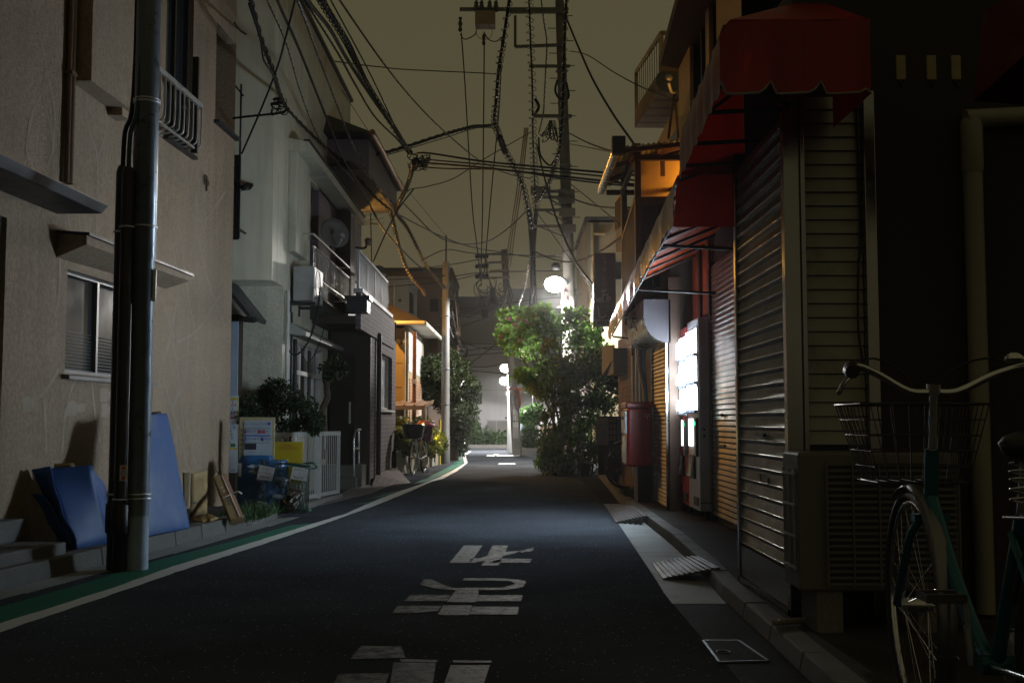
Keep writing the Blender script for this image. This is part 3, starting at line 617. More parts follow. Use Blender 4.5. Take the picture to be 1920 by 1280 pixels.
mb.build("tarpaulin_fold", TARP, bd)
mb = MB(); panel(mb, at(101, 874, 8.5), at(140, 871, 8.55), at(138, 868, 8.56), at(102, 868, 8.52), .05, 3, 2); mb.build("cardboard_edge", mat("cardboard", (0.27, 0.19, 0.085), 0.8, 0, 0.12, 5, 0.1, 60), bd)
b2 = T("blue_board", "tall tapered blue board leaning on the stucco wall beside the steel pole", "board", V(-2.95, 9, .12))
mb = MB(); panel(mb, gnd(250, 1010, .13), gnd(357, 990, .13), at(315, 774, 9.75), at(268, 777, 9.3), .04, 10, 10, .01, 21); mb.build("board", mat("blue_board_worn", (0.012, 0.062, 0.21), 0.5, 0, 0.14, 2.2, 0.12, 30, dirt=(0.10, 0.15, 0.25), dirt_amt=0.5, dscale=2.6), b2, 0.012)
mb = MB(); panel(mb, at(285, 777, 9.62), at(303, 775, 9.72), at(301, 770, 9.74), at(286, 772, 9.64), .04, 2, 2); mb.build("wood_edge", DARKWOOD, b2)

# ---- flattened cardboard boxes
CARD = mat("cardboard", (0.27, 0.19, 0.085))
INK = mat("box_ink", (0.06, 0.065, 0.09), 0.7)
cb1 = T("cardboard_sheet", "flattened cardboard carton standing open against the stucco wall", "cardboard", gnd(375, 978, .12))
bl, br, tr, tl = gnd(357, 970, .13), gnd(389, 962, .13), at(388, 882, 10.6), at(360, 888, 10.35)
mb = MB(); panel(mb, bl, br, tr, tl, .008, 4, 6, .006, 2); f1 = mb.build("carton_panel", CARD, cb1)
nn = (br - bl).cross(tl - bl).normalized(); U = (br - bl).normalized(); Wv = (tl - bl).normalized()
mb = MB(); panel(mb, gnd(380, 979, .13), gnd(400, 969, .135), br, bl, .008, 3, 3, .005, 3); mb.build("flap", CARD, cb1)
mb = MB(); panel(mb, gnd(393, 977, .14), gnd(409, 970, .15), br + U * .02, br - U * .06, .008, 3, 3, .005, 5); mb.build("flap", CARD, cb1)
mb = MB(); panel(mb, tl - nn * .03 + V(-.02, -.06, 0) - V(0, 0, .32), tl - nn * .03 - V(0, 0, .30), tl - nn * .02, tl - nn * .05 + V(-.02, -.05, 0), .006, 3, 3); mb.build("flap", mat("carton_inside", (0.14, 0.10, 0.05), 0.8), cb1)
def mark(parent, o, U_, W_, rects, m, name="printed_mark"):
    mb = MB(); n_ = U_.cross(W_).normalized()
    for (x, y, w_, h_) in rects: mb.obox(o + U_ * x + W_ * y + n_ * 0.008, U_, n_, W_, w_, .001, h_)
    return mb.build(name, m, parent)
rows = []; 
for i in range(7): rows.append((.035 + i * .013, .20, .009, .032 if i % 2 else .028))
for i in range(4): rows.append((.14 + i * .012, .205, .008, .028))
rows += [(.045, .315, .05, .004), (.045, .305, .045, .006), (.045, .295, .05, .006), (.045, .285, .045, .004), (.125, .30, .02, .014), (.1, .33, .022, .018), (.1, .075, .024, .026), (.15, .09, .012, .026), (.075, .26, .02, .006)]
mark(cb1, bl, U, Wv, rows, INK, "printed_lettering")
cb2 = T("tied_carton", "cardboard carton tied with white string leaning beside the poster board", "cardboard box", gnd(440, 972, .12))
Y2 = 10.7; pb = gnd(432, 973, .13); ax = (at(400, 891, Y2 + .35) - pb); ln = ax.length; ax.normalize(); sd = V(.95, .25, 0); sd = (sd - ax * sd.dot(ax)).normalized(); dn = ax.cross(sd).normalized()
if dn.y > 0: dn = -dn
mb = MB(); wdt = .125; dpt = .07; c0 = pb + sd * (wdt / 2) + ax * (ln / 2) - dn * (dpt / 2); mb.obox(c0, sd, dn, ax, wdt, dpt, ln); mb.build("carton", CARD, cb2, 0.004)
mb = MB(); mb.obox(c0 + sd * .035 + dn * (dpt / 2 + .001), sd, dn, ax, .05, .002, ln * .98); mb.build("label_panel", mat("pink_card", (0.36, 0.20, 0.13), 0.7), cb2)
mb = MB(); fo = c0 + dn * (dpt / 2 + .003)
mb.bar(fo + sd * .015 + ax * ln * .49, fo + sd * .03 - ax * ln * .49, .006); mb.bar(fo - sd * .06 - ax * .03, fo + sd * .06 + ax * .03, .006)
mb.tube(smooth_path([fo + sd * .06 + ax * .03, fo + sd * .10 + ax * .01 + dn * .02, fo + sd * .13 - ax * .01], 4), .008, 5); mb.build("string", mat("white_string", (0.7, 0.7, 0.7), 0.5), cb2)
mark(cb2, fo - dn * .002, sd, ax, [(-.03, .13, .02, .03), (-.025, .07, .02, .03)], mat("tape_grey", (0.4, 0.4, 0.38), 0.6), "tape"); mark(cb2, fo - dn * .002, sd, ax, [(-.035, .01, .018, .03)], mat("mark_red", (0.35, 0.04, 0.03), 0.6), "red_stamp")
mark(cb2, fo - dn * .002, sd, ax, [(-.02, -.03 - i * .022, .02, .014) for i in range(6)] + [(-.015, .035, .015, .02)], INK, "printed_lettering")
lt = T("metal_bracket", "small bent white metal bracket lying at the wall beside the stoop", "bracket", at(66, 1005, 8.2)); mb = MB(); mb.bar(at(60, 1000, 8.3), at(76, 1018, 8.12), .03, .008); mb.bar(at(60, 1000, 8.3), at(64, 996, 8.35), .03, .01); mb.build("strip", ALU, lt)

# ---- narrow lean-to shed in the gap, with the letting poster
shd = T("lean_to_shed", "narrow lean-to shed with black roof squeezed between two houses", "shed", V(-3.5, 13.8, 0))
mb = MB(); mb.box(-4.3, -3.36, 13.7, 13.95, 0, 2.35); mb.build("wall", DARKWOOD, shd)
mb = MB(); a = at(433, 530, 13.55); b = at(468, 598, 13.55)
mb.hexa([V(a.x - .5, 13.5, a.z + .45), V(a.x - .5, 14.5, a.z + .45), V(b.x, 14.4, b.z), V(b.x, 13.5, b.z), V(a.x - .5, 13.5, a.z + .53), V(a.x - .5, 14.5, a.z + .53), V(b.x + .02, 14.4, b.z + .05), V(b.x + .02, 13.5, b.z + .05)]); mb.build("roof", DMETAL, shd)
mb = MB(); mb.cyl(at(455, 598, 13.5), at(477, 600, 13.5), .035, 10); mb.cyl(at(476, 600, 13.5), at(476, 600, 14.4), .035, 10); mb.build("gutter", BLACK, shd)
mb = MB(); mb.box(-3.9, at(446, 700, 13.68).x, 13.66, 13.69, at(440, 742, 13.68).z, at(440, 603, 13.68).z); mb.build("upper_panel", mat("pale_blue_panel", (0.30, 0.36, 0.44), 0.5, 0, 0.1, 4), shd)
PY = 13.64; xr = at(446.5, 800, PY).x; zt = at(440, 742, PY).z; zb = at(440, 886, PY).z; xl = xr - .42
po = T("letting_poster", "yellow bordered letting poster with red and black Japanese print on the shed", "poster", V((xl + xr) / 2, PY, zb))
mb = MB(); mb.box(xl, xr, PY, PY + .012, zb, zt); mb.build("sheet", mat("poster_paper", (0.52, 0.56, 0.60), 0.5, 0, 0.05, 3), po)
hh = zt - zb
mb = MB(); mb.box(xl, xr, PY - .002, PY - .0005, zt - .03 * hh - .02, zt - .02); mb.box(xl, xr, PY - .002, PY - .0005, zb + .30 * hh, zb + .325 * hh); mb.box(xr - .008, xr, PY - .002, PY - .0005, zb + .325 * hh, zt - .02); mb.build("yellow_border", mat("poster_yellow", (0.55, 0.45, 0.04), 0.5), po)
RED = mat("poster_red", (0.45, 0.03, 0.03), 0.6); PBL = mat("poster_black", (0.02, 0.02, 0.03), 0.6); PNV = mat("poster_navy", (0.05, 0.06, 0.25), 0.6)
def tline(s, m, fz, size, sq=0.62, cx=None): text(s, m, po, V(xl + .21 if cx is None else cx, PY - .003, zb + hh * fz), (1, 0, 0), (0, 0, 1), size, squash=sq)
tline("激安ルーム", RED, .90, .115, .66); tline("ワンルーム", PBL, .80, .105, .68); tline("月31,000円", RED, .705, .11, .66)
tline("敷金・礼金なし", PBL, .645, .055, .9); tline("保証人不要・即入居", PNV, .585, .048, .85); tline("駅まで徒歩", PBL, .535, .04, 1, xr - .17); tline("見学・相談受付中", PBL, .49, .045, .85); tline("お問い合わせは下記", PNV, .45, .042, .85)
tline("管理・仲介・賃貸", PBL, .395, .035, .9)
mb = MB(); mb.box(xl, xr - .03, PY - .0025, PY - .0005, zb + .335 * hh, zb + .38 * hh); mb.build("green_band", mat("poster_green", (0.03, 0.16, 0.10), 0.6), po)
mb = MB(); mb.box(xl + .1, xr - .09, PY - .0035, PY - .002, zb + .342 * hh, zb + .373 * hh); mb.build("white_box", mat("poster_paper", (0.5, 0.5, 0.5)), po); text("ルーム", PBL, po, (xr - .2, PY - .0036, zb + .357 * hh), (1, 0, 0), (0, 0, 1), .035)
tline("広告", PBL, .03, .03, .9, xr - .05)
# lattice window box hanging on the end of the stucco building
lw = T("window_grille", "black framed lattice window box high at the end of the stucco building", "window grille", at(445, 440, 13.6))
mb = MB(); q0, q1 = at(434, 447, 13.55), at(450, 293, 13.55)
for xx in (q0.x, (q0.x + q1.x) / 2, q1.x): mb.bar((xx, 13.55, q0.z), (xx, 13.55, q1.z), .025)
for k in range(8): z = q0.z + (q1.z - q0.z) * k / 7; mb.bar((q0.x, 13.55, z), (q1.x, 13.55, z), .012 if 0 < k < 7 else .03)
mb.bar((q1.x, 13.55, q0.z + .12), (q1.x, 14.0, q0.z + .12), .02); mb.bar((q1.x, 13.55, q1.z), (q1.x, 13.55, q1.z + .9), .02); mb.bar((q0.x, 13.55, q1.z + .9), (q1.x + .03, 13.55, q1.z + .75), .02)
mb.build("frame", BLACK, lw)
mb = MB(); mb.box(q0.x, q1.x, 13.57, 13.58, q0.z, q1.z); mb.build("pane", glass("blue_lattice_glass", (0.10, 0.15, 0.19), 0.2), lw)
# ---- grey stucco house
GST = mat("grey_stucco", (0.52, 0.495, 0.39), 0.6, 0, 0.14, 1.2, 0.9, 28, streak=0.18, spec=0.5, dirt=(0.2, 0.19, 0.155), dirt_amt=0.5, dscale=1.0, fine=0.1)
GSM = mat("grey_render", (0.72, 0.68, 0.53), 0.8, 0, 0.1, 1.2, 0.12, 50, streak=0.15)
XB = -3.0
def PB(y, z, off=0.0): return V(XB + off, y, z)
hb = T("grey_house", "tall grey stucco house with overhanging upper storey and air conditioner", "house", V(-3.6, 16, 0))
lowin = (15.3 - 14.6, 17.7 - 14.6, 0.95, 2.13)
mb = MB(); wall_holes(mb, PB(14.6, 0), V(0, 1, 0), 5.85, 0.0, 2.8, [lowin], .12, V(-1, 0, 0)); mb.quad((-6, 14.6, 0), (XB, 14.6, 0), (XB, 14.6, 2.8), (-6, 14.6, 2.8)); mb.build("lower_wall", GST, hb)
upwin = (16.5 - 13.9, 19.3 - 13.9, 2.95, 4.62)
mb = MB(); wall_holes(mb, PB(13.9, 0), V(0, 1, 0), 6.55, 2.8, 6.95, [upwin], .14, V(-1, 0, 0)); mb.quad((-3.0, 20.45, 0), (-7, 20.45, 0), (-7, 20.45, 6.95), (-3.0, 20.45, 6.95)); mb.build("upper_wall", GST, hb)
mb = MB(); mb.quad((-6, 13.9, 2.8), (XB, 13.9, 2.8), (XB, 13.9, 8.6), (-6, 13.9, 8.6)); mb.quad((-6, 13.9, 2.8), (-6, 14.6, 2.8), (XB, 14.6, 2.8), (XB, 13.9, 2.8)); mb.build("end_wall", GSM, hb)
mb = MB(); mb.quad((-6.3, 13.9, 6.95), (XB, 13.9, 6.95), (XB, 20.45, 6.95), (-6.3, 20.45, 6.95)); mb.bar((XB + .02, 13.9, 6.97), (XB + .02, 20.47, 6.97), .06, .05); mb.build("roof", DMETAL, hb)
mb = MB(); mb.hexa([PB(14.8, 4.66, 0), PB(20.5, 4.66, 0), PB(20.5, 4.66, .27), PB(14.8, 4.66, .27), PB(14.8, 4.83, 0), PB(20.5, 4.83, 0), PB(20.5, 4.78, .27), PB(14.8, 4.78, .27)]); hd = mb.build("window_hood", GST, hb)
mb = MB(); mb.bar(PB(14.78, 4.795, .25), PB(20.52, 4.795, .25), .09, .02); mb.build("flashing", DMETAL, hd)
mb = MB(); mb.box(XB, XB + .11, 14.86, 15.76, 3.3, 4.66); mb.build("wall_fin", GST, hb, 0.01)
mb = MB(); mb.box(XB, XB + .1, 19.45, 20.44, 3.0, 4.66); mb.build("wall_fin", GST, hb, 0.01)
def PBu(u, z, off=0.0): return PB(13.9 + u, z, off)
def PBl(u, z, off=0.0): return PB(14.6 + u, z, off)
slide_window(hb, upwin, PBu, .12, glass("upper_glass", (0.16, 0.165, 0.17), 0.2), mat("dark_sash", (0.06, 0.06, 0.06)), .45)
fr = slide_window(hb, lowin, PBl, .10, glass("lower_glass", (0.10, 0.09, 0.085), 0.15), mat("white_sash", (0.50, 0.48, 0.46), 0.45), .5)
mb = MB()
for z in (1.72,): mb.bar(PB(15.25, z, -.03), PB(17.75, z, -.03), .06, .07, (1, 0, 0))
for y in (15.9, 16.45, 17.0): mb.bar(PB(y, .95, -.03), PB(y, 2.13, -.03), .035, .045)
mb.build("mullion", mat("white_sash", (0.5, 0.48, 0.46)), fr)
mb = MB(); mb.hexa([PB(14.85, 2.2, 0), PB(18.35, 2.2, 0), PB(18.35, 2.17, .26), PB(14.85, 2.17, .26), PB(14.85, 2.38, 0), PB(18.35, 2.38, 0), PB(18.35, 2.23, .26), PB(14.85, 2.23, .26)]); mb.build("window_hood", mat("hood_grey", (0.26, 0.26, 0.24), 0.6, 0, 0.15, 3, 0.1), hb)
# window guard rail
mb = MB(); X2 = XB + .25
for z in (3.62, 3.45, 3.05): mb.bar((X2, 15.35, z), (X2, 18.8, z), .022)
for k in range(26): y = 15.4 + 3.35 * k / 25; mb.bar((X2, y, 2.98), (X2, y, 3.45), .012)
for y in (15.35, 18.8):
    for z in (3.62, 3.05): mb.bar((XB, y, z), (X2, y, z), .02)
mb.build("guard_rail", mat("bright_rail", (0.5, 0.48, 0.45), 0.35, 0.6), hb)
mb = MB(); mb.box(XB, XB + .26, 18.85, 19.4, 2.9, 4.6); mb.build("shutter_box", DARKWOOD, hb)
mb = MB(); mb.cyl((XB + .05, 14.66, 0), (XB + .05, 14.66, 2.75), .028, 8); mb.build("drainpipe", mat("pale_pipe", (0.45, 0.45, 0.42), 0.5), hb)
mb = MB(); mb.cyl((XB + .04, 15.0, .5), (XB + .04, 15.0, 2.5), .018, 6); mb.cyl((XB + .06, 15.15, .5), (XB + .06, 15.15, 2.15), .03, 6); mb.build("service_pipe", BLACK, hb)
# air conditioner on brackets
ac = T("air_conditioner", "grey air conditioner outdoor unit bracketed high on the grey stucco house", "air conditioner", V(-2.8, 15.35, 2.6))
ACM = mat("ac_enamel", (0.30, 0.30, 0.29), 0.5, 0, 0.1, 4, dirt=(0.15, 0.145, 0.13), dirt_amt=0.4, dscale=3)
mb = MB(); mb.box(-2.95, -2.67, 15.0, 15.72, 2.66, 3.13); mb.build("casing", ACM, ac, 0.012)
mb = MB(); mb.ring((-2.665, 15.28, 2.9), (1, 0, 0), .2, .008, 24, 5)
for k in range(5): mb.ring((-2.665, 15.28, 2.9), (1, 0, 0), .04 + k * .035, .004, 20, 4)
mb.box(-2.672, -2.664, 15.03, 15.5, 2.68, 3.11); mb.build("fan_grille", mat("ac_grille", (0.12, 0.12, 0.115), 0.5), ac)
mb = MB()
for y in (15.05, 15.66): mb.bar((-3.0, y, 2.62), (-2.66, y, 2.62), .04); mb.bar((-2.99, y, 2.5), (-2.99, y, 2.66), .03)
mb.build("bracket", DMETAL, ac)
# satellite dishes
def dish(name, label, c, r, axis, mount, m):
    t = T(name, label, "satellite dish", c, "satellite dishes along the lane"); a = Vector(axis).normalized(); mb = MB()
    mb.lathe(c, [(0.0, -.06), (r * .4, -.05), (r * .75, -.025), (r, .012), (r, .02), (r * .74, -.012), (r * .4, -.035), (0.0, -.045)], 26, a); mb.build("reflector", m, t)
    up = V(0, 0, 1); s = a.cross(up).normalized(); dn = s.cross(a)
    f = c + a * r * 1.05 + V(0, 0, -r * .55); mb = MB(); mb.tube(smooth_path([c - up * r * .7 - a * .04, c - up * r * 1.02 + a * .1, f - up * .06], 4), .018, 6); mb.build("feed_arm", mat("dish_arm", (0.45, 0.45, 0.45), 0.4, 0.3), t)
    mb = MB(); mb.lathe(f, [(.0, -.07), (.035, -.06), (.04, .03), (.03, .05), (0, .05)], 10, (c - f)); mb.build("receiver", mat("dish_arm", (0.45, 0.45, 0.45)), t)
    mb = MB(); mb.tube(smooth_path([c - a * .05, c - a * .16 - up * .05, Vector(mount)], 4), .022, 6); mb.build("mount", DMETAL, t)
    return t
DGREY = mat("dish_grey", (0.12, 0.12, 0.115), 0.55, 0, 0.1, 5)
dish("satellite_dish", "grey satellite dish on the guard rail above the wall air conditioner", at(627, 437, 17.0), .24, (.55, -.8, .25), (X2, 17.2, 3.55), DGREY)

# ---- shrub, tree and fence in front of the grey house
def leaves(mb, rnd, centre, rad, n, size, dens=None, elong=2.0, hang=0.0, shell=0.5):
    cx, cy, cz = centre; rx, ry, rz = rad
    for _ in range(n):
        while True:
            x, y, z = rnd.uniform(-1, 1), rnd.uniform(-1, 1), rnd.uniform(-1, 1); q = x * x + y * y + z * z
            if q <= 1 and rnd.random() < shell + (1 - shell) * q: break
        p = V(cx + x * rx, cy + y * ry, cz + z * rz)
        if dens is not None and noise.noise(p * dens[0]) + rnd.uniform(-.25, .25) < dens[1]: continue
        s = size * rnd.uniform(0.6, 1.4)
        d = V(rnd.uniform(-1, 1), rnd.uniform(-1, 1), rnd.uniform(-1, 1) - hang).normalized(); u = d.orthogonal().normalized()
        u.rotate(Matrix.Rotation(rnd.uniform(0, 6.28), 3, d)); k = s / elong / 1.2
        mb.add([p, p + d * s * .5 + u * k, p + d * s, p + d * s * .5 - u * k], [(0, 1, 2, 3)])
def leafmat(name, c, tr=0.45): return mat(name, c, 0.5, 0, 0.5, 2.5, spec=0.35, fine=0.25, transl=tr)
LEAF_D = leafmat("dark_leaf", (0.035, 0.065, 0.02)); LEAF_G = leafmat("green_leaf", (0.05, 0.10, 0.025)); LEAF_LIT = leafmat("lamplit_leaf", (0.26, 0.28, 0.03), .6); BARK = mat("bark", (0.075, 0.055, 0.04), 0.85, 0, 0.3, 12, 0.6, 30)
rnd = random.Random(11)
sh = T("bamboo_bush", "feathery dark green bush growing behind the white fence", "bush", V(-3.0, 14.1, .1))
mb = MB()
for (px, py, rx, rz) in ((482, 770, .26, .28), (530, 757, .27, .32), (568, 775, .22, .26), (510, 790, .34, .2), (516, 738, .2, .2), (590, 793, .1, .14), (462, 782, .13, .16)):
    c = at(px, py, 14.0 + rnd.uniform(-.25, .25)); leaves(mb, rnd, c, (rx, .25, rz), 2000, .055, (5, -.12), 4.5, .3)
mb.build("foliage", leafmat("bush_leaf", (0.016, 0.034, 0.011), .25), sh)
mb = MB()
for k in range(14):
    b = V(-3.0 + rnd.uniform(-.25, .25), 14.1 + rnd.uniform(-.15, .15), .05); mb.tube(smooth_path([b, b + V(rnd.uniform(-.1, .1), 0, .6), b + V(rnd.uniform(-.45, .45), rnd.uniform(-.2, .2), 1.2)], 4), .008, 4)
mb.build("stem", BARK, sh)
tr = T("pruned_tree", "small pruned tree with a crooked trunk beside the white gate", "tree", V(-2.6, 16.2, 0))
mb = MB(); path = [at(603, 860, 16.2), at(607, 805, 16.2), at(604, 770, 16.2), at(614, 745, 16.2), at(613, 720, 16.2), at(630, 700, 16.2)]; mb.tube(smooth_path(path, 5), .06, 8, True, .035)
for e in ([(614, 730), (605, 705), (612, 685)], [(630, 700), (640, 690), (628, 676)], [(622, 710), (618, 690), (632, 680)], [(630, 700), (634, 712), (645, 700)]): mb.tube(smooth_path([at(*q, 16.2 + rnd.uniform(-.1, .1)) for q in e], 4), .025, 5, True, .008)
mb.build("trunk", BARK, tr)
mb = MB()
for (px, py, r) in ((612, 690, .12), (628, 682, .16), (640, 692, .12), (618, 705, .08)): leaves(mb, rnd, at(px, py, 16.2), (r, r, r * .8), 130, .05, None, 1.8)
mb.build("crown", LEAF_D, tr)
FEN = mat("fence_aluminium", (0.42, 0.42, 0.40), 0.45, 0.4, 0.12, 5, dirt=(0.2, 0.2, 0.18), dirt_amt=0.4, dscale=5)
fe = T("fence", "white metal rail fence behind the yellow notice board", "fence", V(-2.95, 13.6, 0))
a0, a1 = V(-3.25, 13.75, 0), V(-2.62, 13.55, 0)
mb = MB(); mb.bar(a0 + V(0, 0, .88), a1 + V(0, 0, .88), .04, .05); mb.bar(a0 + V(0, 0, .2), a1 + V(0, 0, .2), .03); mb.build("rail", FEN, fe)
mb = MB()
for k in range(8): p = a0.lerp(a1, k / 7); mb.bar(p + V(0, 0, .05), p + V(0, 0, .88), .03)
mb.build("baluster", FEN, fe)
g0, g1 = V(-2.63, 13.5, 0), V(-2.335, 15.2, 0); dg_ = (g1 - g0).normalized()
ga = T("folding_gate", "white ribbed metal folding gate standing open before the dark porch", "gate", (g0 + g1) / 2)
for (a, b) in ((0, .5), (.5, 1)):
    p, q = g0.lerp(g1, a + .01), g0.lerp(g1, b - .01); mb = MB()
    mb.bar(p + V(0, 0, .88), q + V(0, 0, .88), .05, .055); mb.bar(p + V(0, 0, .1), q + V(0, 0, .1), .04, .045); mb.bar(p + V(0, 0, .08), p + V(0, 0, .9), .035); mb.bar(q + V(0, 0, .08), q + V(0, 0, .9), .035)
    for k in range(1, 11): c = p.lerp(q, k / 11); mb.bar(c + V(0, 0, .1), c + V(0, 0, .88), .006, .03)
    mb.build("gate_leaf", FEN, ga)
mb = MB(); mb.bar(g0.lerp(g1, .5) + V(.02, 0, .03), g0.lerp(g1, .5) + V(.02, 0, .86), .05); mb.tube(smooth_path([g0.lerp(g1, .56) + V(.04, 0, .9), g0.lerp(g1, .58) + V(.05, 0, .8), g0.lerp(g1, .57) + V(.05, 0, .68)], 4), .008, 5); mb.build("gate_post", FEN, ga)
mb = MB(); mb.hexa([V(-2.75, 13.3, 0), V(-2.42, 13.3, 0), V(-2.3, 15.4, 0), V(-2.75, 15.4, 0), V(-2.75, 13.3, .07), V(-2.44, 13.3, .07), V(-2.32, 15.4, .06), V(-2.75, 15.4, .06)]); o = mb.build("gate_plinth", CONC, ga, 0.01)

# ---- notice boards and recycling bags
nb = T("notice_board", "cream framed notice board with a white recycling timetable", "notice board", V(-2.9, 12.9, 0)); YN = 12.9
x0, x1, z0, z1 = at(449, 800, YN).x, at(515, 800, YN).x, at(480, 905, YN).z, at(480, 782, YN).z
mb = MB(); mb.box(x0, x1, YN, YN + .03, z0, z1); mb.build("board", mat("cream_board", (0.34, 0.30, 0.17), 0.6, 0, 0.1, 4), nb)
X0, X1, Z0, Z1 = at(458, 800, YN).x, at(510, 800, YN).x, at(480, 862, YN).z, at(480, 788, YN).z
mb = MB(); mb.box(X0, X1, YN - .006, YN - .001, Z0, Z1); mb.build("timetable_sheet", mat("timetable_paper", (0.34, 0.40, 0.46), 0.4), nb)
def band(f0, f1, g0_, g1_, m, nm):
    mb = MB(); mb.box(X0 + (X1 - X0) * f0, X0 + (X1 - X0) * f1, YN - .009, YN - .0065, Z0 + (Z1 - Z0) * g0_, Z0 + (Z1 - Z0) * g1_); mb.build(nm, m, nb)
GRN = mat("poster_green", (0.03, 0.16, 0.10)); NBL = mat("notice_blue", (0.03, 0.12, 0.42), 0.5)
band(.03, .95, .79, .805, GRN, "green_rule"); band(.03, .95, .60, .635, NBL, "blue_rule"); band(.03, .08, .46, .60, NBL, "blue_tab"); band(.03, .08, .66, .78, mat("notice_red", (0.40, 0.03, 0.04), 0.5), "red_tab"); band(.50, .76, .67, .76, mat("notice_red", (0.4, 0.03, 0.04)), "red_badge"); band(.03, .95, .43, .445, GRN, "green_rule"); band(.03, .45, .26, .42, PBL, "black_panel")
mb = MB(); cc = V(X0 + (X1 - X0) * .67, YN - .0075, Z0 + (Z1 - Z0) * .53); mb.lathe(cc, [(.0, .002), (.022, .002), (.022, 0)], 18, (0, -1, 0)); cc = V(X0 + (X1 - X0) * .90, YN - .0075, Z0 + (Z1 - Z0) * .92); mb.lathe(cc, [(.0, .002), (.017, .002), (.017, 0)], 18, (0, -1, 0)); mb.build("blue_dot", mat("notice_violet", (0.10, 0.10, 0.42), 0.5), nb)
for (s, f, g, z) in (("資源とごみの分け方・出し方", .38, .91, .022), ("収集日 月・木", .3, .72, .03), ("資源 水曜日", .3, .53, .03), ("毎週土", .88, .53, .03), ("第二", .88, .715, .03), ("ここはごみの集積所です。きれいに使いましょう。", .5, .19, .015), ("朝八時までに出してください", .4, .12, .016)):
    text(s, PNV, nb, (X0 + (X1 - X0) * f, YN - .0065, Z0 + (Z1 - Z0) * g), (1, 0, 0), (0, 0, 1), z)
text("火曜\n金曜", mat("timetable_paper", (0.34, 0.40, 0.46)), nb, (X0 + (X1 - X0) * .63, YN - .0085, Z0 + (Z1 - Z0) * .717), (1, 0, 0), (0, 0, 1), .02)
text("空\n缶\n瓶\n類\nは\n外\nま\nで", PBL, nb, ((x0 + X0) / 2, YN - .001, at(452, 838, YN).z), (1, 0, 0), (0, 0, 1), .04, ls=1.35)
yb = T("yellow_notice", "plain yellow notice board with small red print hung on the fence", "notice board", V(-2.67, 13.2, .3)); YY = 13.2
mb = MB(); x0, x1 = at(515, 850, YY).x, at(567, 850, YY).x; z0, z1 = at(540, 905, YY).z, at(540, 828, YY).z; mb.box(x0, x1, YY, YY + .02, z0, z1); mb.build("board", mat("notice_yellow", (0.36, 0.27, 0.01), 0.5, 0, 0.12, 4, dirt=(0.16, 0.12, 0.02), dirt_amt=.4, dscale=4), yb)
for s, py in (("集積所", 835), ("資源回収集積所", 840.5)): text(s, mat("notice_red2", (0.30, 0.06, 0.01), 0.6), yb, ((x0 + x1) / 2, YY, at(540, py, YY).z), (1, 0, 0), (0, 0, 1), .032)

def lumpy(mb, c, sx, sy, h, taper=0.0, amp=0.03, seed=1, n=20, rows=16, sq=4.0, lean=V(0, 0, 0), close=True):
    """upright soft bag: superelliptic rings with noise"""
    vs = []; fs = []
    for j in range(rows + 1):
        t = j / rows; k = 1 + taper * (t - .5)
        if close and t > .94: k *= .93
        if t < .05: k *= .9
        for i in range(n):
            a = 2 * math.pi * i / n; ca, sa = math.cos(a), math.sin(a); rr = (abs(ca) ** sq + abs(sa) ** sq) ** (-1 / sq)
            p = V(ca * rr * sx * k, sa * rr * sy * k, h * t); q = p + V(seed * 3.1, 0, 0); f = noise.noise(q * 5) * amp + noise.noise(q * 14) * amp * .5
            p = p + V(ca, sa, .3).normalized() * f + lean * t; vs.append(Vector(c) + p)
    for j in range(rows):
        for i in range(n): fs.append((j * n + i, j * n + (i + 1) % n, (j + 1) * n + (i + 1) % n, (j + 1) * n + i))
    fs.append(tuple(range(n))[::-1])
    if close: fs.append(tuple(rows * n + i for i in range(n)))
    mb.add(vs, fs, True)
NETB = mat("blue_net_bag", (0.012, 0.07, 0.19), 0.38, 0, 0.3, 6, 0.3, 40)
b1 = T("bottle_net_bag", "blue net bag full of plastic bottles with a white label on it", "recycling bag", V(-2.85, 12.3, .06), "recycling bags beside the fence")
mb = MB(); lumpy(mb, V(-2.62, 12.32, .09), .16, .16, .53, .1, .035, 2, 28, 24, 3.2); mb.build("net_bag", mat("blue_bag_film", (0.02, 0.085, 0.20), 0.22, 0, 0.4, 7, 1.0, 16, spec=0.7, alpha=0.72), b1)
CLR = mat("clear_bottle", (0.20, 0.26, 0.32), 0.08, 0, 0.3, 8, spec=0.9)
rb = random.Random(3)
for k in range(18):
    c = V(-2.62 + rb.uniform(-.12, .12), 12.28 + rb.uniform(-.14, .08), .14 + .42 * (k / 18)); mb = MB(); mb.lathe(c, [(0, 0), (.03, 0), (.031, .09), (.028, .12), (.012, .15), (.013, .17), (0, .17)], 8, (rb.uniform(-1, 1), rb.uniform(-1, 1), rb.uniform(-.5, 1))); mb.build("bottle", CLR, b1)
mb = MB(); q = [at(481, 897, 12.12), at(510, 902, 12.12), at(515, 877, 12.12), at(487, 871, 12.12)]; mb.prism(q, (0, .004, 0)); lb = mb.build("label", mat("label_paper", (0.50, 0.51, 0.52), 0.6, 0, 0.15, 9), b1)
def lbl(lb, q, lines, sz):
    r = (q[1] - q[0]).normalized(); u = (q[3] - q[0]).normalized(); c = (q[0] + q[1] + q[2] + q[3]) / 4
    for s, f in lines: text(s, PBL, b_of, c + u * f * (q[3] - q[0]).length, r, u, sz)
b_of = b1; lbl(lb, q, (("ペットボトル", .3), ("キャップを外して", .0), ("集団回収", -.3)), .026)
b2 = T("blue_crate_cover", "dark blue sheet cover with a white strip, standing under the timetable board", "cover", V(-3.0, 12.7, .06), "recycling bags beside the fence")
mb = MB(); lumpy(mb, V(-2.86, 12.62, .08), .19, .1, .58, 0, .02, 7, 24, 14, 5); mb.build("cover", NETB, b2)
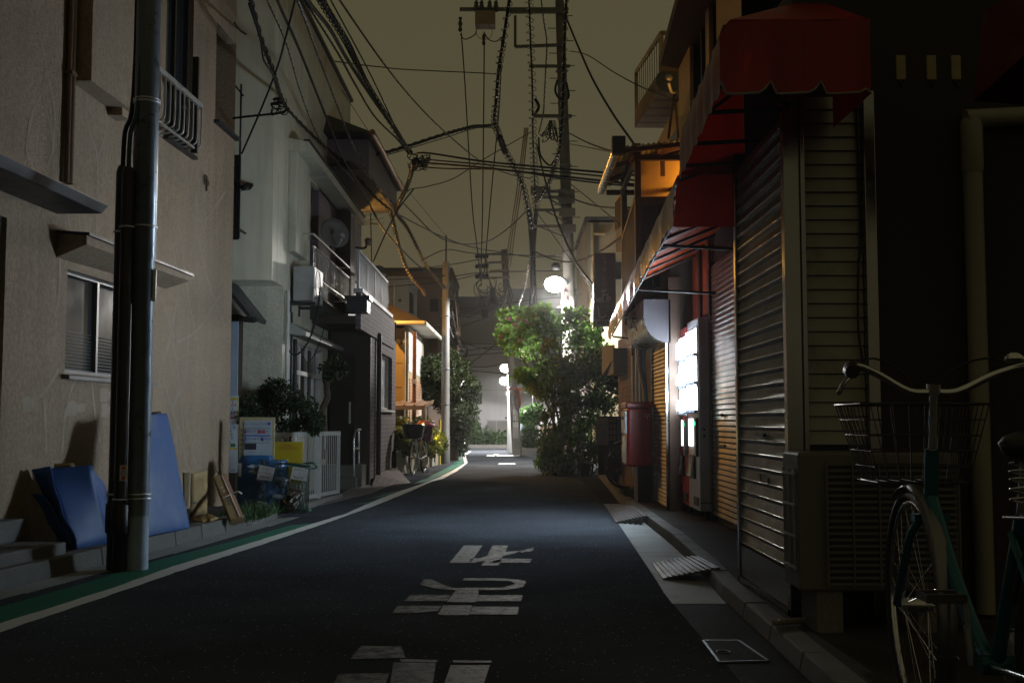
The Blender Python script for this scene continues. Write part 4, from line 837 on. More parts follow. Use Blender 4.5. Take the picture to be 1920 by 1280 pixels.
mb = MB(); q = [at(446, 893, 12.48), at(452, 893, 12.48), at(453, 868, 12.48), at(447, 868, 12.48)]; mb.prism(q, (0, .006, 0)); mb.build("label", mat("label_paper", (0.5, 0.51, 0.52)), b2)
b3 = T("tray_net_bag", "dark green net bag with food trays inside and a white label", "recycling bag", V(-2.45, 12.2, .04), "recycling bags beside the fence")
mb = MB(); cN = V(-2.36, 12.25, .05)
for k in range(19):
    a = 2 * math.pi * k / 18
    for (z0, z1) in ((0, .52),): mb.tube([cN + V(math.cos(a) * .15, math.sin(a) * .12, z0), cN + V(math.cos(a + .1) * .155, math.sin(a + .1) * .125, z1 + .03 * math.sin(a * 2))], .003, 3)
    mb.tube([cN + V(math.cos(a) * .15, math.sin(a) * .12, 0), cN + V(math.cos(a + 1.2) * .155, math.sin(a + 1.2) * .125, .5)], .0025, 3); mb.tube([cN + V(math.cos(a) * .15, math.sin(a) * .12, 0), cN + V(math.cos(a - 1.2) * .155, math.sin(a - 1.2) * .125, .5)], .0025, 3)
mb.build("net", mat("green_net", (0.012, 0.035, 0.018), 0.6), b3)
mb = MB(); lumpy(mb, cN, .152, .122, .5, 0, .012, 5, 24, 10, 2.4, close=False); mb.build("net_film", mat("green_film", (0.008, 0.02, 0.012), 0.5, 0, 0.3, 5, alpha=0.35), b3)
mb = MB(); mb.ring(cN + V(0, 0, .52), (0.05, 0.1, 1), .16, .012, 26, 6); mb.tube(smooth_path([cN + V(.1, -.05, .53), cN + V(.2, -.05, .54), cN + V(.24, -.02, .49), cN + V(.15, -.08, .48)], 5), .012, 6); mb.build("rim", mat("dark_green_plastic", (0.01, 0.05, 0.03), 0.4), b3)
mb = MB(); mb.bar(gnd(528, 950, .02), gnd(582, 956, .02), .03, .02); mb.build("green_hem", mat("green_hem", (0.015, 0.20, 0.05), 0.5), b3)
mb = MB(); q = [at(544, 897, 12.05), at(575, 902, 12.05), at(578, 879, 12.05), at(549, 874, 12.05)]; mb.prism(q, (0, .004, 0)); mb.build("label", mat("label_paper", (0.5, 0.51, 0.52)), b3)
b_of = b3; lbl(None, q, (("白色トレイ", .3), ("→", 0), ("集団回収", -.32)), .027)
rb = random.Random(8); tm = mat("white_tray", (0.55, 0.55, 0.54), 0.5)
for k in range(7):
    c = cN + V(rb.uniform(-.07, .07), rb.uniform(-.06, .02), .05 + k * .025); mb = MB(); ax1 = V(rb.uniform(-1, 1), rb.uniform(-1, 1), rb.uniform(-.4, .4)).normalized(); ax2 = ax1.orthogonal().normalized(); ax3 = ax1.cross(ax2)
    mb.obox(c, ax1, ax2, ax3, .15, .1, .008); mb.obox(c + ax2 * .05 + ax3 * .01, ax1, ax2, ax3, .15, .008, .025); mb.obox(c - ax2 * .05 + ax3 * .01, ax1, ax2, ax3, .15, .008, .025); mb.build("food_tray", tm if k % 3 else mat("brown_tray", (0.16, 0.07, 0.03), 0.6), b3)
gr = MB(); rg = random.Random(5)
for k in range(1500):
    t = rg.random(); p = V(-2.85 + rg.uniform(0, .4), 10.9 + 1.6 * t + rg.uniform(-.2, .2), .08); h_ = rg.uniform(.05, .17); d = V(rg.uniform(-.06, .06), rg.uniform(-.06, .06), h_); s = V(rg.uniform(-1, 1), rg.uniform(-1, 1), 0).normalized() * .004
    gr.add([p - s, p + s, p + d], [(0, 1, 2)])
o = gr.build("grass_tuft", leafmat("grass_blade", (0.025, 0.06, 0.012), .3)); tag(o, "short green weeds growing along the kerb below the recycling bags", "weeds", None, "stuff")

# ---- dark porch and tiled house
TILE = brick("mauve_tile", (0.15, 0.122, 0.125), (0.128, 0.104, 0.107), (0.07, 0.058, 0.06), ("Y", "Z"), .24, .075, .008, .8, .4)
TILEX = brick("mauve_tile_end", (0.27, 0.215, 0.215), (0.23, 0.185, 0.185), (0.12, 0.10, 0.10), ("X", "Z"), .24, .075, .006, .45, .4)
XD = -2.3
th = T("tiled_house", "mauve tile clad house with white balcony railing and dark entrance porch", "house", V(-2.8, 20, 0))
dwin = (onplane(706, 700, V(XD, 0, 0), V(1, 0, 0)).y - 18.3, onplane(735, 700, V(XD, 0, 0), V(1, 0, 0)).y - 18.3, at(735, 768, 21.5).z, at(735, 672, 21.5).z)
def PD(u, z, off=0.0): return V(XD + off, 18.3 + u, z)
mb = MB(); wall_holes(mb, V(XD, 18.3, 0), V(0, 1, 0), 3.85, 0.1, 2.6, [dwin], .16, V(-1, 0, 0)); mb.build("wall", TILE, th)
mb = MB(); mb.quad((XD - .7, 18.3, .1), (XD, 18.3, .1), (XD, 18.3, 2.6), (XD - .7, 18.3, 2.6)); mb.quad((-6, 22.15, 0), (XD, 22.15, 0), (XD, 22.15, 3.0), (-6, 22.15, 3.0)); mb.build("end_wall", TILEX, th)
fr = slide_window(th, dwin, PD, .12, glass("frosted_glass", (0.42, 0.44, 0.45), 0.25), mat("white_sash2", (0.6, 0.6, 0.6), 0.4), .55)
mb = MB(); mb.box(XD - .05, XD + .03, 16.75, 21.6, 2.42, 2.97); mb.build("balcony_apron", TILE, th)
mb = MB(); mb.box(XD - 1.6, XD - .05, 16.75, 21.6, 2.5, 2.62); mb.build("balcony_floor", DARKWOOD, th)
mb = MB(); mb.box(XD - .08, XD + .06, 16.72, 21.0, 2.97, 3.03); mb.build("balcony_coping", mat("white_railing", (0.38, 0.38, 0.40), 0.6, 0, spec=.2), th)
xr_ = XD - .03; ya, yb_ = 16.85, 20.75; zb_, zt_ = 3.06, 3.62
mb = MB(); mb.bar((xr_, ya, zt_), (xr_, yb_, zt_), .045); mb.bar((xr_, ya, zb_), (xr_, yb_, zb_), .04)
for k in range(5): y = ya + (yb_ - ya) * k / 4; mb.bar((xr_, y, zb_), (xr_, y, zt_), .04)
for k in range(60): y = ya + (yb_ - ya) * k / 59; mb.bar((xr_, y, zb_), (xr_, y, zt_), .016)
mb.bar((xr_, yb_, zt_), (xr_ - .9, yb_, zt_), .045); mb.build("railing", mat("white_railing", (0.38, 0.38, 0.40), 0.6, 0, spec=.2), th)
# upper roof box
RP = mat("mauve_siding", (0.135, 0.10, 0.11), 0.6, 0, 0.1, 3)
mb = MB(); xg = -2.32; mb.hexa([V(-6, 17.9, 5.05), V(xg, 17.9, 5.05), V(xg, 22.3, 5.22), V(-6, 22.3, 5.22), V(-6, 17.9, 5.6), V(xg, 17.9, 5.6), V(xg, 22.3, 5.66), V(-6, 22.3, 5.66)]); mb.build("upper_storey", RP, th)
mb = MB(); mb.hexa([V(-6, 17.6, 5.03), V(xg - .05, 17.6, 5.03), V(xg - .02, 22.2, 5.2), V(-6, 22.2, 5.2), V(-6, 17.6, 5.045), V(xg - .05, 17.6, 5.045), V(xg - .02, 22.2, 5.215), V(-6, 22.2, 5.215)]); mb.build("soffit", mat("soffit_board", (0.075, 0.06, 0.045), 0.7, 0, 0.3, 4, streak=.2), th)
mb = MB(); mb.hexa([V(-6, 17.5, 5.62), V(xg + .08, 17.5, 5.62), V(xg + .1, 22.5, 5.69), V(-6, 22.5, 5.69), V(-6, 18.2, 6.3), V(-3.6, 18.2, 6.3), V(-3.6, 22, 6.4), V(-6, 22, 6.4)]); mb.build("roof", mat("roof_tile", (0.03, 0.027, 0.025), 0.6, 0, 0.3, 6, 0.4, 20), th)
mb = MB(); mb.cyl((xg + .1, 17.5, 5.61), (xg + .12, 22.55, 5.68), .05, 10); mb.build("gutter", mat("copper_gutter", (0.22, 0.12, 0.05), 0.35, 0.8), th)
mb = MB(); mb.box(-6, -3.0, 17.2, 22.1, 2.63, 5.02); mb.build("rear_wall", RP, th)
# porch
mb = MB()
pr = [at(610, 578, 16.6), at(705, 626, 18.9)]
mb.hexa([V(-3.0, 16.55, 2.55), V(pr[0].x, 16.55, pr[0].z - .06), V(pr[1].x, 18.95, pr[1].z - .06), V(-3.0, 18.95, 2.5), V(-3.0, 16.55, 2.95), V(pr[0].x, 16.55, pr[0].z), V(pr[1].x, 18.95, pr[1].z), V(-3.0, 18.95, 2.9)]); mb.build("porch_roof", mat("roof_tile", (0.03, 0.027, 0.025)), th)
mb = MB(); mb.cyl((XD + .05, 18.95, .12), (XD + .05, 18.95, 2.5), .04, 10); mb.cyl((XD - .2, 18.6, 2.45), (XD + .05, 18.95, 2.5), .035, 8); mb.build("drainpipe", BLACK, th)
mb = MB(); mb.box(-4.2, -2.95, 18.2, 18.3, 0, 2.5); mb.box(-4.2, -4.1, 16.4, 18.3, 0, 2.5); mb.box(-2.99, -2.3, 18.2, 18.29, 0, 2.5); mb.build("porch_wall", DARKWOOD, th)
mb = MB(); mb.box(-2.95, -2.55, 18.15, 18.19, .35, 2.1); dd = mb.build("door", mat("front_door", (0.02, 0.015, 0.012), 0.35, 0, 0.2, 6), th)
mb = MB(); mb.bar((-2.62, 18.13, 1.0), (-2.62, 18.13, 1.35), .03); mb.build("handle", ALU, dd)
mb = MB(); mb.box(-3.3, -2.35, 17.6, 18.2, 0, .35); mb.box(-3.3, -2.4, 17.3, 17.6, 0, .18); mb.build("porch_step", CONC, th)
mb = MB(); hp = [at(664, 905, 17.6), at(664, 822, 17.6), at(670, 806, 17.7), at(676, 805, 17.9)]; mb.tube(smooth_path(hp, 3), .016, 7); mb.tube([at(673, 900, 17.9), at(673, 806, 17.9)], .016, 7); mb.bar(at(664, 840, 17.6), at(674, 840, 17.9), .02); mb.build("handrail", mat("handrail_steel", (0.55, 0.55, 0.55), 0.3, 0.8), th)
# sloping tiled apron at the foot
mb = MB(); mb.prism([gnd(697, 912, .015), gnd(770, 905, .015), V(XD + .02, 22.1, .15), V(XD + .02, 18.9, .15)], (0, 0, -.02))
rampm = brick("ramp_tile", (0.17, 0.11, 0.10), (0.14, 0.10, 0.095), (0.05, 0.045, 0.045), ("X", "Y"), .2, .1, .012, .6, .6)
mb.build("tiled_apron", rampm, th)
# black covered lamp bracket under balcony
mb = MB(); mb.box(-2.43, -2.13, 16.4, 16.74, 2.64, 2.82); mb.box(-2.46, -2.09, 16.36, 16.745, 2.82, 2.88); mb.build("porch_gable", DMETAL, th)
dish("satellite_dish", "dark satellite dish behind the white balcony railing of the tiled house", at(711, 513, 21.3), .17, (.5, -.8, .3), (-2.4, 21.2, 3.1), DGREY)
dish("satellite_dish", "tiny satellite dish on an arm beyond the grey house's corner", at(690, 453, 20.2), .07, (.5, -.8, .3), (-2.95, 20.2, 4.2), DGREY)
an = T("roof_aerial", "thin comb shaped television aerial above the tiled house balcony", "aerial", at(697, 500, 21.5))
mb = MB(); mb.bar(at(697, 500, 21.5), at(695, 400, 21.5), .018)
for py in (402, 412, 420): mb.bar(at(673, py + 3, 21.5), at(720, py - 3, 21.5), .008)
for k in range(4): p = at(690 + 5 * k, 419, 21.5); mb.bar(p + V(-.12, -.2, 0), p + V(.12, .2, 0), .006)
mb.build("mast", DMETAL, an)
# ---- yellow house
YEL = mat("cream_siding", (0.27, 0.215, 0.13), 0.7, 0, 0.08, 3, 0.05, 40)
yh = T("yellow_house", "cream house lit orange with dark hipped roof and pale stone corner", "house", V(-3, 27, 0))
xa, xb = at(735, 700, 25.5).x, at(765, 700, 25.5).x
mb = MB(); mb.box(-6, xb, 25.5, 30.0, 0, 3.15); mb.build("wall", YEL, yh)
mb = MB()
for y in (.9, 1.8, 2.35): mb.box(-6, xb + .004, 25.49, 25.5, y, y + .012)
mb.build("siding_joint", mat("joint_brown", (0.15, 0.11, 0.07), 0.8), yh)
mb = MB(); z0, z1 = at(775, 698, 26.2).z, at(775, 616, 26.2).z; mb.box(xb - .1, xb + .012, 25.56, 29.4, z0, z1); mb.build("stone_panel", mat("rough_stone", (0.42, 0.42, 0.42), 0.8, 0, 0.3, 6, 1.0, 14), yh)
mb = MB(); mb.box(xb - .1, xb + .012, 25.8, 29.5, 0.3, at(780, 710, 26).z); mb.build("brick_panel", brick("garden_brick", (0.30, 0.14, 0.06), (0.22, 0.10, 0.05), (0.30, 0.26, 0.2), ("Y", "Z"), .22, .075, .012), yh)
e = at(795, 606, 25.2); e2 = at(817, 634, 28.2)
mb = MB(); mb.hexa([V(-6, 25.1, e.z - .02), V(e.x, 25.1, e.z - .02), V(e2.x, 29.9, e.z), V(-6, 29.9, e.z), V(-6, 25.1, e.z + .02), V(e.x, 25.1, e.z + .02), V(e2.x, 29.9, e.z + .04), V(-6, 29.9, e.z + .04)]); mb.build("soffit", mat("white_soffit", (0.5, 0.48, 0.42), 0.6), yh)
mb = MB(); mb.cyl((-6, 25.08, e.z), (e.x + .02, 25.08, e.z), .05, 8); mb.cyl((e.x + .02, 25.08, e.z), (e2.x + .02, 29.9, e.z), .05, 8); mb.build("gutter", mat("white_gutter", (0.6, 0.58, 0.5), 0.4, 0.1), yh)
mb = MB(); mb.add([V(-7, 25.1, e.z + .03), V(e.x + .02, 25.1, e.z + .03), V(e2.x, 29.9, e.z + .03), V(-7, 29.9, e.z + .03), V(-3.6, 27, e.z + .95), V(-7, 27, e.z + .95)], [(0, 1, 4, 5), (1, 2, 4), (2, 3, 5, 4)]); mb.build("roof", mat("dark_roof", (0.035, 0.025, 0.02), 0.7, 0, 0.2, 4, 0.3, 20), yh)
mb = MB(); x = at(758, 650, 25.45).x; mb.cyl((x, 25.45, .3), (x, 25.45, 3.1), .035, 8); mb.build("downpipe", mat("tan_pipe", (0.28, 0.22, 0.13), 0.5), yh)
mb = MB(); c = at(747, 640, 25.4); mb.obox(c, (1, 0, 0), (0, 1, 0), (0, 0, 1), .08, .1, .1); mb.bar(c, c + V(.15, -.08, .02), .02); mb.obox(c + V(.1, -.05, -.12), (1, 0, 0), (0, 1, 0), (0, 0, 1), .1, .06, .08); mb.build("meter_bracket", DMETAL, yh)
# small steel pole by the house
sp = T("signal_post", "slim rusty brown post standing before the yellow house's stone corner", "post", V(at(777, 700, 25.0).x, 25, 0)); x = at(777, 700, 25.0).x
mb = MB(); mb.cyl((x, 25, 0), (x, 25, at(777, 622, 25).z), .045, 10); mb.build("shaft", mat("rusty_brown", (0.14, 0.06, 0.035), 0.6, 0.2, 0.3, 8), sp)
mb = MB(); z = at(777, 715, 25).z; mb.obox((x - .01, 24.95, z), (1, 0, 0), (0, 1, 0), (0, 0, 1), .08, .08, .1); mb.build("clamp", ALU, sp)
# car port and mailbox pillar
cp = T("carport_roof", "small flat porch canopy on a pale square post before the yellow house", "canopy", V(-2.2, 24, 0))
a, b = at(738, 763, 24), at(797, 763, 24)
mb = MB(); mb.hexa([V(a.x - .6, 24, a.z), V(b.x, 24, b.z), V(b.x + .08, 25.4, b.z + .1), V(a.x - .6, 25.4, a.z + .1), V(a.x - .6, 24, a.z + .03), V(b.x, 24, b.z + .03), V(b.x + .08, 25.4, b.z + .15), V(a.x - .6, 25.4, a.z + .15)])
for k in range(4): f = k / 3; mb.bar(a.lerp(b, f) + V(0, 0, .045), a.lerp(b, f) + V(.08, 1.4, .165), .03)
mb.build("roof", mat("bronze_canopy", (0.20, 0.13, 0.08), 0.4, 0.3, 0.2, 4), cp)
mb = MB(); mb.bar(a + V(-.6, -.02, -.02), b + V(0, -.02, -.02), .05, .07); mb.build("beam", mat("canopy_beam", (0.42, 0.33, 0.22), 0.5), cp)
mb = MB(); px_ = at(796, 800, 24.1).x; mb.box(px_ - .06, px_ + .03, 24.05, 24.15, 0, b.z - .03); mb.build("post", mat("canopy_post", (0.45, 0.38, 0.28), 0.5), cp)
gt = T("garden_wall", "plain cream garden wall beneath the porch canopy", "wall", V(-2.6, 23.4, 0)); mb = MB(); a, b = at(738, 830, 23.4), at(769, 781, 23.4); mb.box(a.x - .3, b.x, 23.4, 23.5, 0, b.z); mb.build("wall", mat("cream_wall", (0.34, 0.33, 0.22), 0.7, 0, 0.1, 3), gt)
# planter with lit shrubs
pl = T("planter_wall", "low board marked concrete planter wall behind the parked bicycle", "planter", V(-2, 24, 0))
pa = [V(-2.22, 21.6, 0), V(-2.02, 23.2, 0), V(-1.72, 27.0, 0)]
mb = MB()
for i in range(2):
    a, b = pa[i], pa[i + 1]; mb.hexa([a, b, b - V(.14, 0, 0), a - V(.14, 0, 0), a + V(0, 0, .46), b + V(0, 0, .46), b + V(-.14, 0, .46), a + V(-.14, 0, .46)])
mb.box(-3, -2.22, 21.6, 21.72, 0, .46); mb.build("wall", mat("board_concrete", (0.30, 0.28, 0.23), 0.85, 0, 0.2, 3, 0.4, 40, streak=.5), pl)
mb = MB(); mb.hexa([V(-3.4, 21.7, .1), V(-2.25, 21.7, .1), V(-1.8, 27, .1), V(-3.4, 27, .1), V(-3.4, 21.7, .42), V(-2.25, 21.7, .42), V(-1.8, 27, .42), V(-3.4, 27, .42)]); mb.build("soil", mat("soil", (0.04, 0.03, 0.02), 0.95), pl)
rnd = random.Random(21)
ps = T("planter_shrub", "yellow lit leafy shrubs crowding the planter round the garden light", "shrubs", V(-2.1, 24.5, .42))
mb = MB()
for (px, py, Y, r) in ((798, 812, 24.0, .3), (815, 822, 24.8, .26), (783, 832, 23.2, .2), (806, 840, 24, .25), (822, 835, 25.6, .22), (757, 835, 22.2, .24), (748, 815, 22.3, .2), (790, 800, 25, .3), (770, 822, 23.5, .25), (752, 795, 23, .16)):
    leaves(mb, rnd, at(px, py, Y), (r, r, r * .8), 420, .07, None, 1.7)
mb.build("foliage", leafmat("garden_leaf", (0.10, 0.12, 0.02), .4), ps)
gl = T("garden_light", "small garden light glowing among the yellow lit shrubs", "garden light", at(815, 834, 24.3)); c = at(815, 831, 24.25)
mb = MB(); mb.lathe(c, [(0, -.05), (.045, -.03), (.05, .02), (.03, .05), (0, .06)], 12); mb.build("globe", emis("garden_globe", (1.0, 0.72, 0.28), 30), gl)
mb = MB(); mb.cyl(c - V(0, 0, .4), c - V(0, 0, .05), .012, 6); mb.build("stake", BLACK, gl)
def point(name, loc, power, col, rad, parent=None):
    l = bpy.data.lights.new(name, 'POINT'); l.energy = power; l.color = col; l.shadow_soft_size = rad
    o = bpy.data.objects.new(name, l); C.objects.link(o)
    if parent: o.parent = parent; o.location = Vector(loc) - wloc(parent)
    else: o.location = loc
    return o
point("garden_bulb", c + V(.06, -.12, .1), P_GARDEN, (1, .68, .22), .06, gl)
yp = T("marker_post", "short yellow marker post at the planter beside the grey steel pole", "post", at(799, 860, 25.4)); mb = MB(); q = at(825, 870, 26.5); q0, q1 = at(824, 866, 26.7), at(825, 786, 26.7)
mb.cyl((q0.x, 26.7, 0), (q1.x, 26.7, q1.z), .03, 8); mb.build("shaft", mat("yellow_post", (0.5, 0.38, 0.06), 0.5), yp)
# grey steel pole with thin rod
P2 = gnd(834, 868); P2 = V(-1.62, 27.3, 0)
p2 = T("utility_pole", "slim grey steel pole with a thin rod on top beside the planter", "utility pole", P2)
zt = at(838, 492, 27.3).z; mb = MB(); mb.lathe(P2, [(.115, 0), (.113, .62), (.105, .63), (.10, 2.2), (.085, zt), (.07, zt + .01)], 16); mb.build("shaft", mat("pole_grey", (0.14, 0.14, 0.137), 0.6, 0.2, 0.15, 5, 0.1, 30), p2)
mb = MB(); mb.cyl(P2 + V(0, 0, zt), P2 + V(0, 0, at(838, 441, 27.3).z), .022, 6); mb.build("rod", DMETAL, p2)
mb = MB()
for z in (.62, 1.45, 2.3, 3.6, zt - .55, zt - .9): mb.ring(P2 + V(0, 0, z), (0, 0, 1), .108, .012, 16, 5)
mb.build("band", STEEL, p2)
mb = MB(); mb.obox(P2 + V(.14, 0, zt - .35), (1, 0, 0), (0, 1, 0), (0, 0, 1), .1, .1, .22); mb.lathe(P2 + V(.2, 0, zt - .75), [(0, -.1), (.07, -.08), (.08, .08), (0, .1)], 10); mb.tube(smooth_path([P2 + V(.12, 0, zt - .3), P2 + V(.22, .05, zt - .9), P2 + V(.28, .1, zt - 1.6)], 4), .02, 5); mb.build("cable_closure", RUBBER, p2)
# parked bicycle at the planter
def bicycle(name, label, origin, heading, frame_m, scale=1.0, group=None, basket=True, lean=0.0, detail=True, steer=0.0, crank=math.pi * .5):
    """origin: ground point under the bottom bracket; heading: unit vector pointing forward"""
    t = T(name, label, "bicycle", origin, group); f = Vector(heading).normalized(); u = V(0, 0, 1); s = f.cross(u)
    u2 = (u + s * lean).normalized()
    O = Vector(origin)
    def P(x, z, y=0.0): return O + f * x * scale + u2 * z * scale + s * y * scale
    RW = .325; rear = (-.48, .335); front = (.60, .335); bb = (0, .285)
    TY = mat("tyre_rubber", (0.018, 0.018, 0.018), 0.75); CH = mat("chrome", (0.6, 0.6, 0.6), 0.22, 1.0, 0.1, 6)
    for (x, z), nm, st_ in ((rear, "rear_wheel", 0), (front, "front_wheel", steer)):
        c = P(x, z); axs = (s * math.cos(st_) + f * math.sin(st_)).normalized(); mb = MB(); mb.ring(c, axs, RW * scale, .019 * scale, 36, 8); wh = mb.build(nm, TY, t)
        mb = MB(); mb.ring(c, axs, (RW - .022) * scale, .010 * scale, 36, 6); mb.build("rim", CH, wh)
        mb = MB(); mb.cyl(c - axs * .045 * scale, c + axs * .045 * scale, .022 * scale, 10)
        a1 = axs.orthogonal().normalized(); a2 = axs.cross(a1)
        for k in range(28):
            a = 2 * math.pi * k / 28; e_ = (a1 * math.cos(a + .2 * (k % 2 * 2 - 1)) + a2 * math.sin(a + .2 * (k % 2 * 2 - 1))) * (RW - .025) * scale; mb.tube([c + axs * (.035 if k % 4 < 2 else -.035) * scale, c + e_], .0013 * scale, 3, False)
        mb.build("spokes", CH, wh)
        # mudguard
        a1 = f * math.cos(st_) - s * math.sin(st_); mb = MB(); rr = (RW + .035) * scale; wv = axs * .026 * scale; vs = []; fs = []
        lo, hi = (R(20), R(205)) if nm == "rear_wheel" else (R(60), R(225))
        for k in range(21):
            a = lo + (hi - lo) * k / 20; p = c + (a1 * math.cos(a) + u2 * math.sin(a)) * rr; nn_ = (p - c).normalized(); vs += [p - wv - nn_ * .014 * scale, p, p + wv - nn_ * .014 * scale]
        for k in range(20): q = k * 3; fs += [(q, q + 1, q + 4, q + 3), (q + 1, q + 2, q + 5, q + 4)]
        mb.add(vs, fs, True)
        mg = mb.build("mudguard", mat("mudguard_metal", (0.17, 0.175, 0.18), 0.38, 0.85, 0.1, 8), t)
        md = mg.modifiers.new("solid", 'SOLIDIFY'); md.thickness = .002
        mb = MB()
        for sd_ in (-1, 1): mb.tube([c + axs * .05 * sd_ * scale, c + (a1 * math.cos(R(195)) + u2 * math.sin(R(195))) * rr + axs * .03 * sd_ * scale], .003 * scale, 4)
        mb.build("stay", CH, t)
    hd0, hd1 = P(.45, .60), P(.42, .80); seat_top = P(-.20, .74)
    mb = MB()
    mb.tube([hd0, hd1], .02 * scale, 10)
    mb.tube(smooth_path([P(.44, .66), P(.28, .47), P(.10, .315), P(0, .285)], 5), .021 * scale, 10)
    mb.tube([P(0, .285), P(-.175, .66)], .017 * scale, 10)
    for sd_ in (-1, 1):
        mb.tube([P(-.01, .285, .02 * sd_), P(rear[0], rear[1], .055 * sd_)], .010 * scale, 6); mb.tube([P(-.16, .62, .02 * sd_), P(rear[0], rear[1], .055 * sd_)], .009 * scale, 6)
    mb.cyl(P(0, .285, -.04), P(0, .285, .04), .024 * scale, 12)
    mb.build("frame", frame_m, t)
    mb = MB()
    for sd_ in (-1, 1): mb.tube(smooth_path([P(.45, .60, .03 * sd_), P(.475, .55, .05 * sd_), P(.53, .45, .055 * sd_), P(front[0], front[1], .055 * sd_)], 4), .012 * scale, 7)
    mb.bar(P(.45, .605, -.05), P(.45, .605, .05), .04 * scale, .02 * scale); mb.build("fork", frame_m, t)
    mb = MB(); mb.tube([P(.42, .79), P(.395, .97)], .0125 * scale, 8); mb.cyl(P(.397, .955), P(.393, .985), .02 * scale, 10); mb.build("stem", CH, t)
    hb_ = smooth_path([P(.24, 1.02, -.28), P(.31, 1.035, -.24), P(.37, 1.01, -.16), P(.395, .965, -.07), P(.395, .962, 0), P(.395, .965, .07), P(.37, 1.01, .16), P(.31, 1.035, .24), P(.24, 1.02, .28)], 4)
    mb = MB(); mb.tube(hb_, .011 * scale, 8); mb.build("handlebar", CH, t)
    for sd_ in (-1, 1):
        mb = MB(); mb.tube([P(.165, 1.01, .29 * sd_), P(.20, 1.015, .288 * sd_), P(.28, 1.03, .262 * sd_)], [.019 * scale, .0185 * scale, .017 * scale], 10); gp = mb.build("grip", BLACK, t)
        mb = MB(); mb.tube(smooth_path([P(.30, 1.01, .25 * sd_), P(.25, .985, .29 * sd_), P(.19, .955, .32 * sd_)], 4), .007 * scale, 6); mb.build("brake_lever", CH, t)
        mb = MB(); mb.tube(smooth_path([P(.30, 1.01, .24 * sd_), P(.42, 1.06, .16 * sd_), P(.46, 1.0, .05 * sd_), P(.46, .85, .02 * sd_)], 5), .0032 * scale, 5); mb.build("brake_cable", BLACK, t)
    mb = MB(); mb.lathe(P(.30, 1.055, .19), [(0, -.012), (.024 * scale, -.012), (.026 * scale, .0), (.015 * scale, .014), (0, .018)], 12); mb.build("bell", CH, t)
    mb = MB(); mb.tube([P(-.165, .64), P(-.205, .79)], .0125 * scale, 8); mb.build("seat_post", CH, t)
    mb = MB(); prof = [(.08, .012, .018), (.04, .02, .028), (-.03, .035, .04), (-.10, .085, .05), (-.16, .105, .055), (-.195, .09, .045), (-.21, .04, .02)]
    vs = []; fs = []; nq = 12
    for (x, hw, hh_) in prof:
        for k in range(nq): a = 2 * math.pi * k / nq; vs.append(P(-.16 + x, .83 + math.sin(a) * hh_ * (.6 if math.sin(a) > 0 else .9), math.cos(a) * hw))
    for i in range(len(prof) - 1):
        for k in range(nq): fs.append((i * nq + k, i * nq + (k + 1) % nq, (i + 1) * nq + (k + 1) % nq, (i + 1) * nq + k))
    fs += [tuple(range(nq)), tuple((len(prof) - 1) * nq + k for k in range(nq))]; mb.add(vs, fs, True); mb.build("saddle", mat("saddle_vinyl", (0.015, 0.015, 0.016), 0.45), t)
    mb = MB()
    for sd_ in (-1, 1):
        hel = coil([P(-.30, .70, .055 * sd_), P(-.30, .75, .055 * sd_), P(-.30, .79, .055 * sd_)], .02 * scale, 4.5); mb.tube(hel, .0035 * scale, 4)
    mb.build("saddle_spring", CH, t)
    mb = MB(); mb.ring(P(0, .285, .05), s, .085 * scale, .004 * scale, 24, 4); mb.lathe(P(0, .285, .048), [(0, 0), (.08 * scale, 0), (.08 * scale, .004), (0, .004)], 20, s); mb.build("chain_guard", mat("guard_grey", (0.2, 0.2, 0.2), 0.4, 0.5), t)
    for sd_, ph in ((1, 0), (-1, math.pi)):
        a = crank + ph; e_ = P(.165 * math.cos(a), .285 + .165 * math.sin(a), .075 * sd_); mb = MB(); mb.tube([P(0, .285, .06 * sd_), e_], .009 * scale, 6); ck = mb.build("crank", CH, t)
        mb = MB(); e2_ = e_ + s * .055 * sd_ * scale
        for q in (-.035, .035): mb.obox(e2_ + f * q * scale, s, f, u2, .095 * scale, .014 * scale, .022 * scale)
        for q in (-.045, 0, .045): mb.obox(e2_ + s * q * scale, s, f, u2, .008 * scale, .08 * scale, .018 * scale)
        mb.build("pedal", mat("pedal_resin", (0.05, 0.05, 0.048), 0.5), t)
    mb = MB()
    for sd_ in (-1, 1): mb.tube([P(-.20, .66, .05 * sd_), P(-.62, .69, .06 * sd_)], .005 * scale, 5); mb.tube([P(-.60, .69, .06 * sd_), P(rear[0], rear[1], .065 * sd_)], .004 * scale, 5)
    for k in range(4): mb.bar(P(-.3 - .1 * k, .675 + .005 * k, -.055), P(-.3 - .1 * k, .675 + .005 * k, .055), .006 * scale)
    mb.build("carrier", CH, t)
    mb = MB()
    for sd_ in (-1, 1): mb.tube([P(rear[0], rear[1] - .01, .065 * sd_), P(rear[0] + .05, .02, .13 * sd_)], .006 * scale, 5)
    mb.bar(P(rear[0] + .05, .01, -.14), P(rear[0] + .05, .01, .14), .012 * scale); mb.build("stand", CH, t)
    if basket:
        mb = MB(); zb, zt_ = .70, .93; xb0, xb1 = .50, .72; xt0, xt1 = .47, .80
        def loop(fz, m=7):
            z = zb + (zt_ - zb) * fz; a0 = xb0 + (xt0 - xb0) * fz; a1_ = xb1 + (xt1 - xb1) * fz; hw = .13 + .055 * fz
            return [P(a0, z, -hw), P((a0 + a1_) / 2, z, -hw), P(a1_ - .04, z, -hw), P(a1_, z, -hw + .06), P(a1_, z, hw - .06), P(a1_ - .04, z, hw), P((a0 + a1_) / 2, z, hw), P(a0, z, hw), P(a0, z, 0), P(a0, z, -hw)]
        for i in range(6): mb.tube(loop(i / 5), (.0045 if i in (0, 5) else .0022) * scale, 5, False)
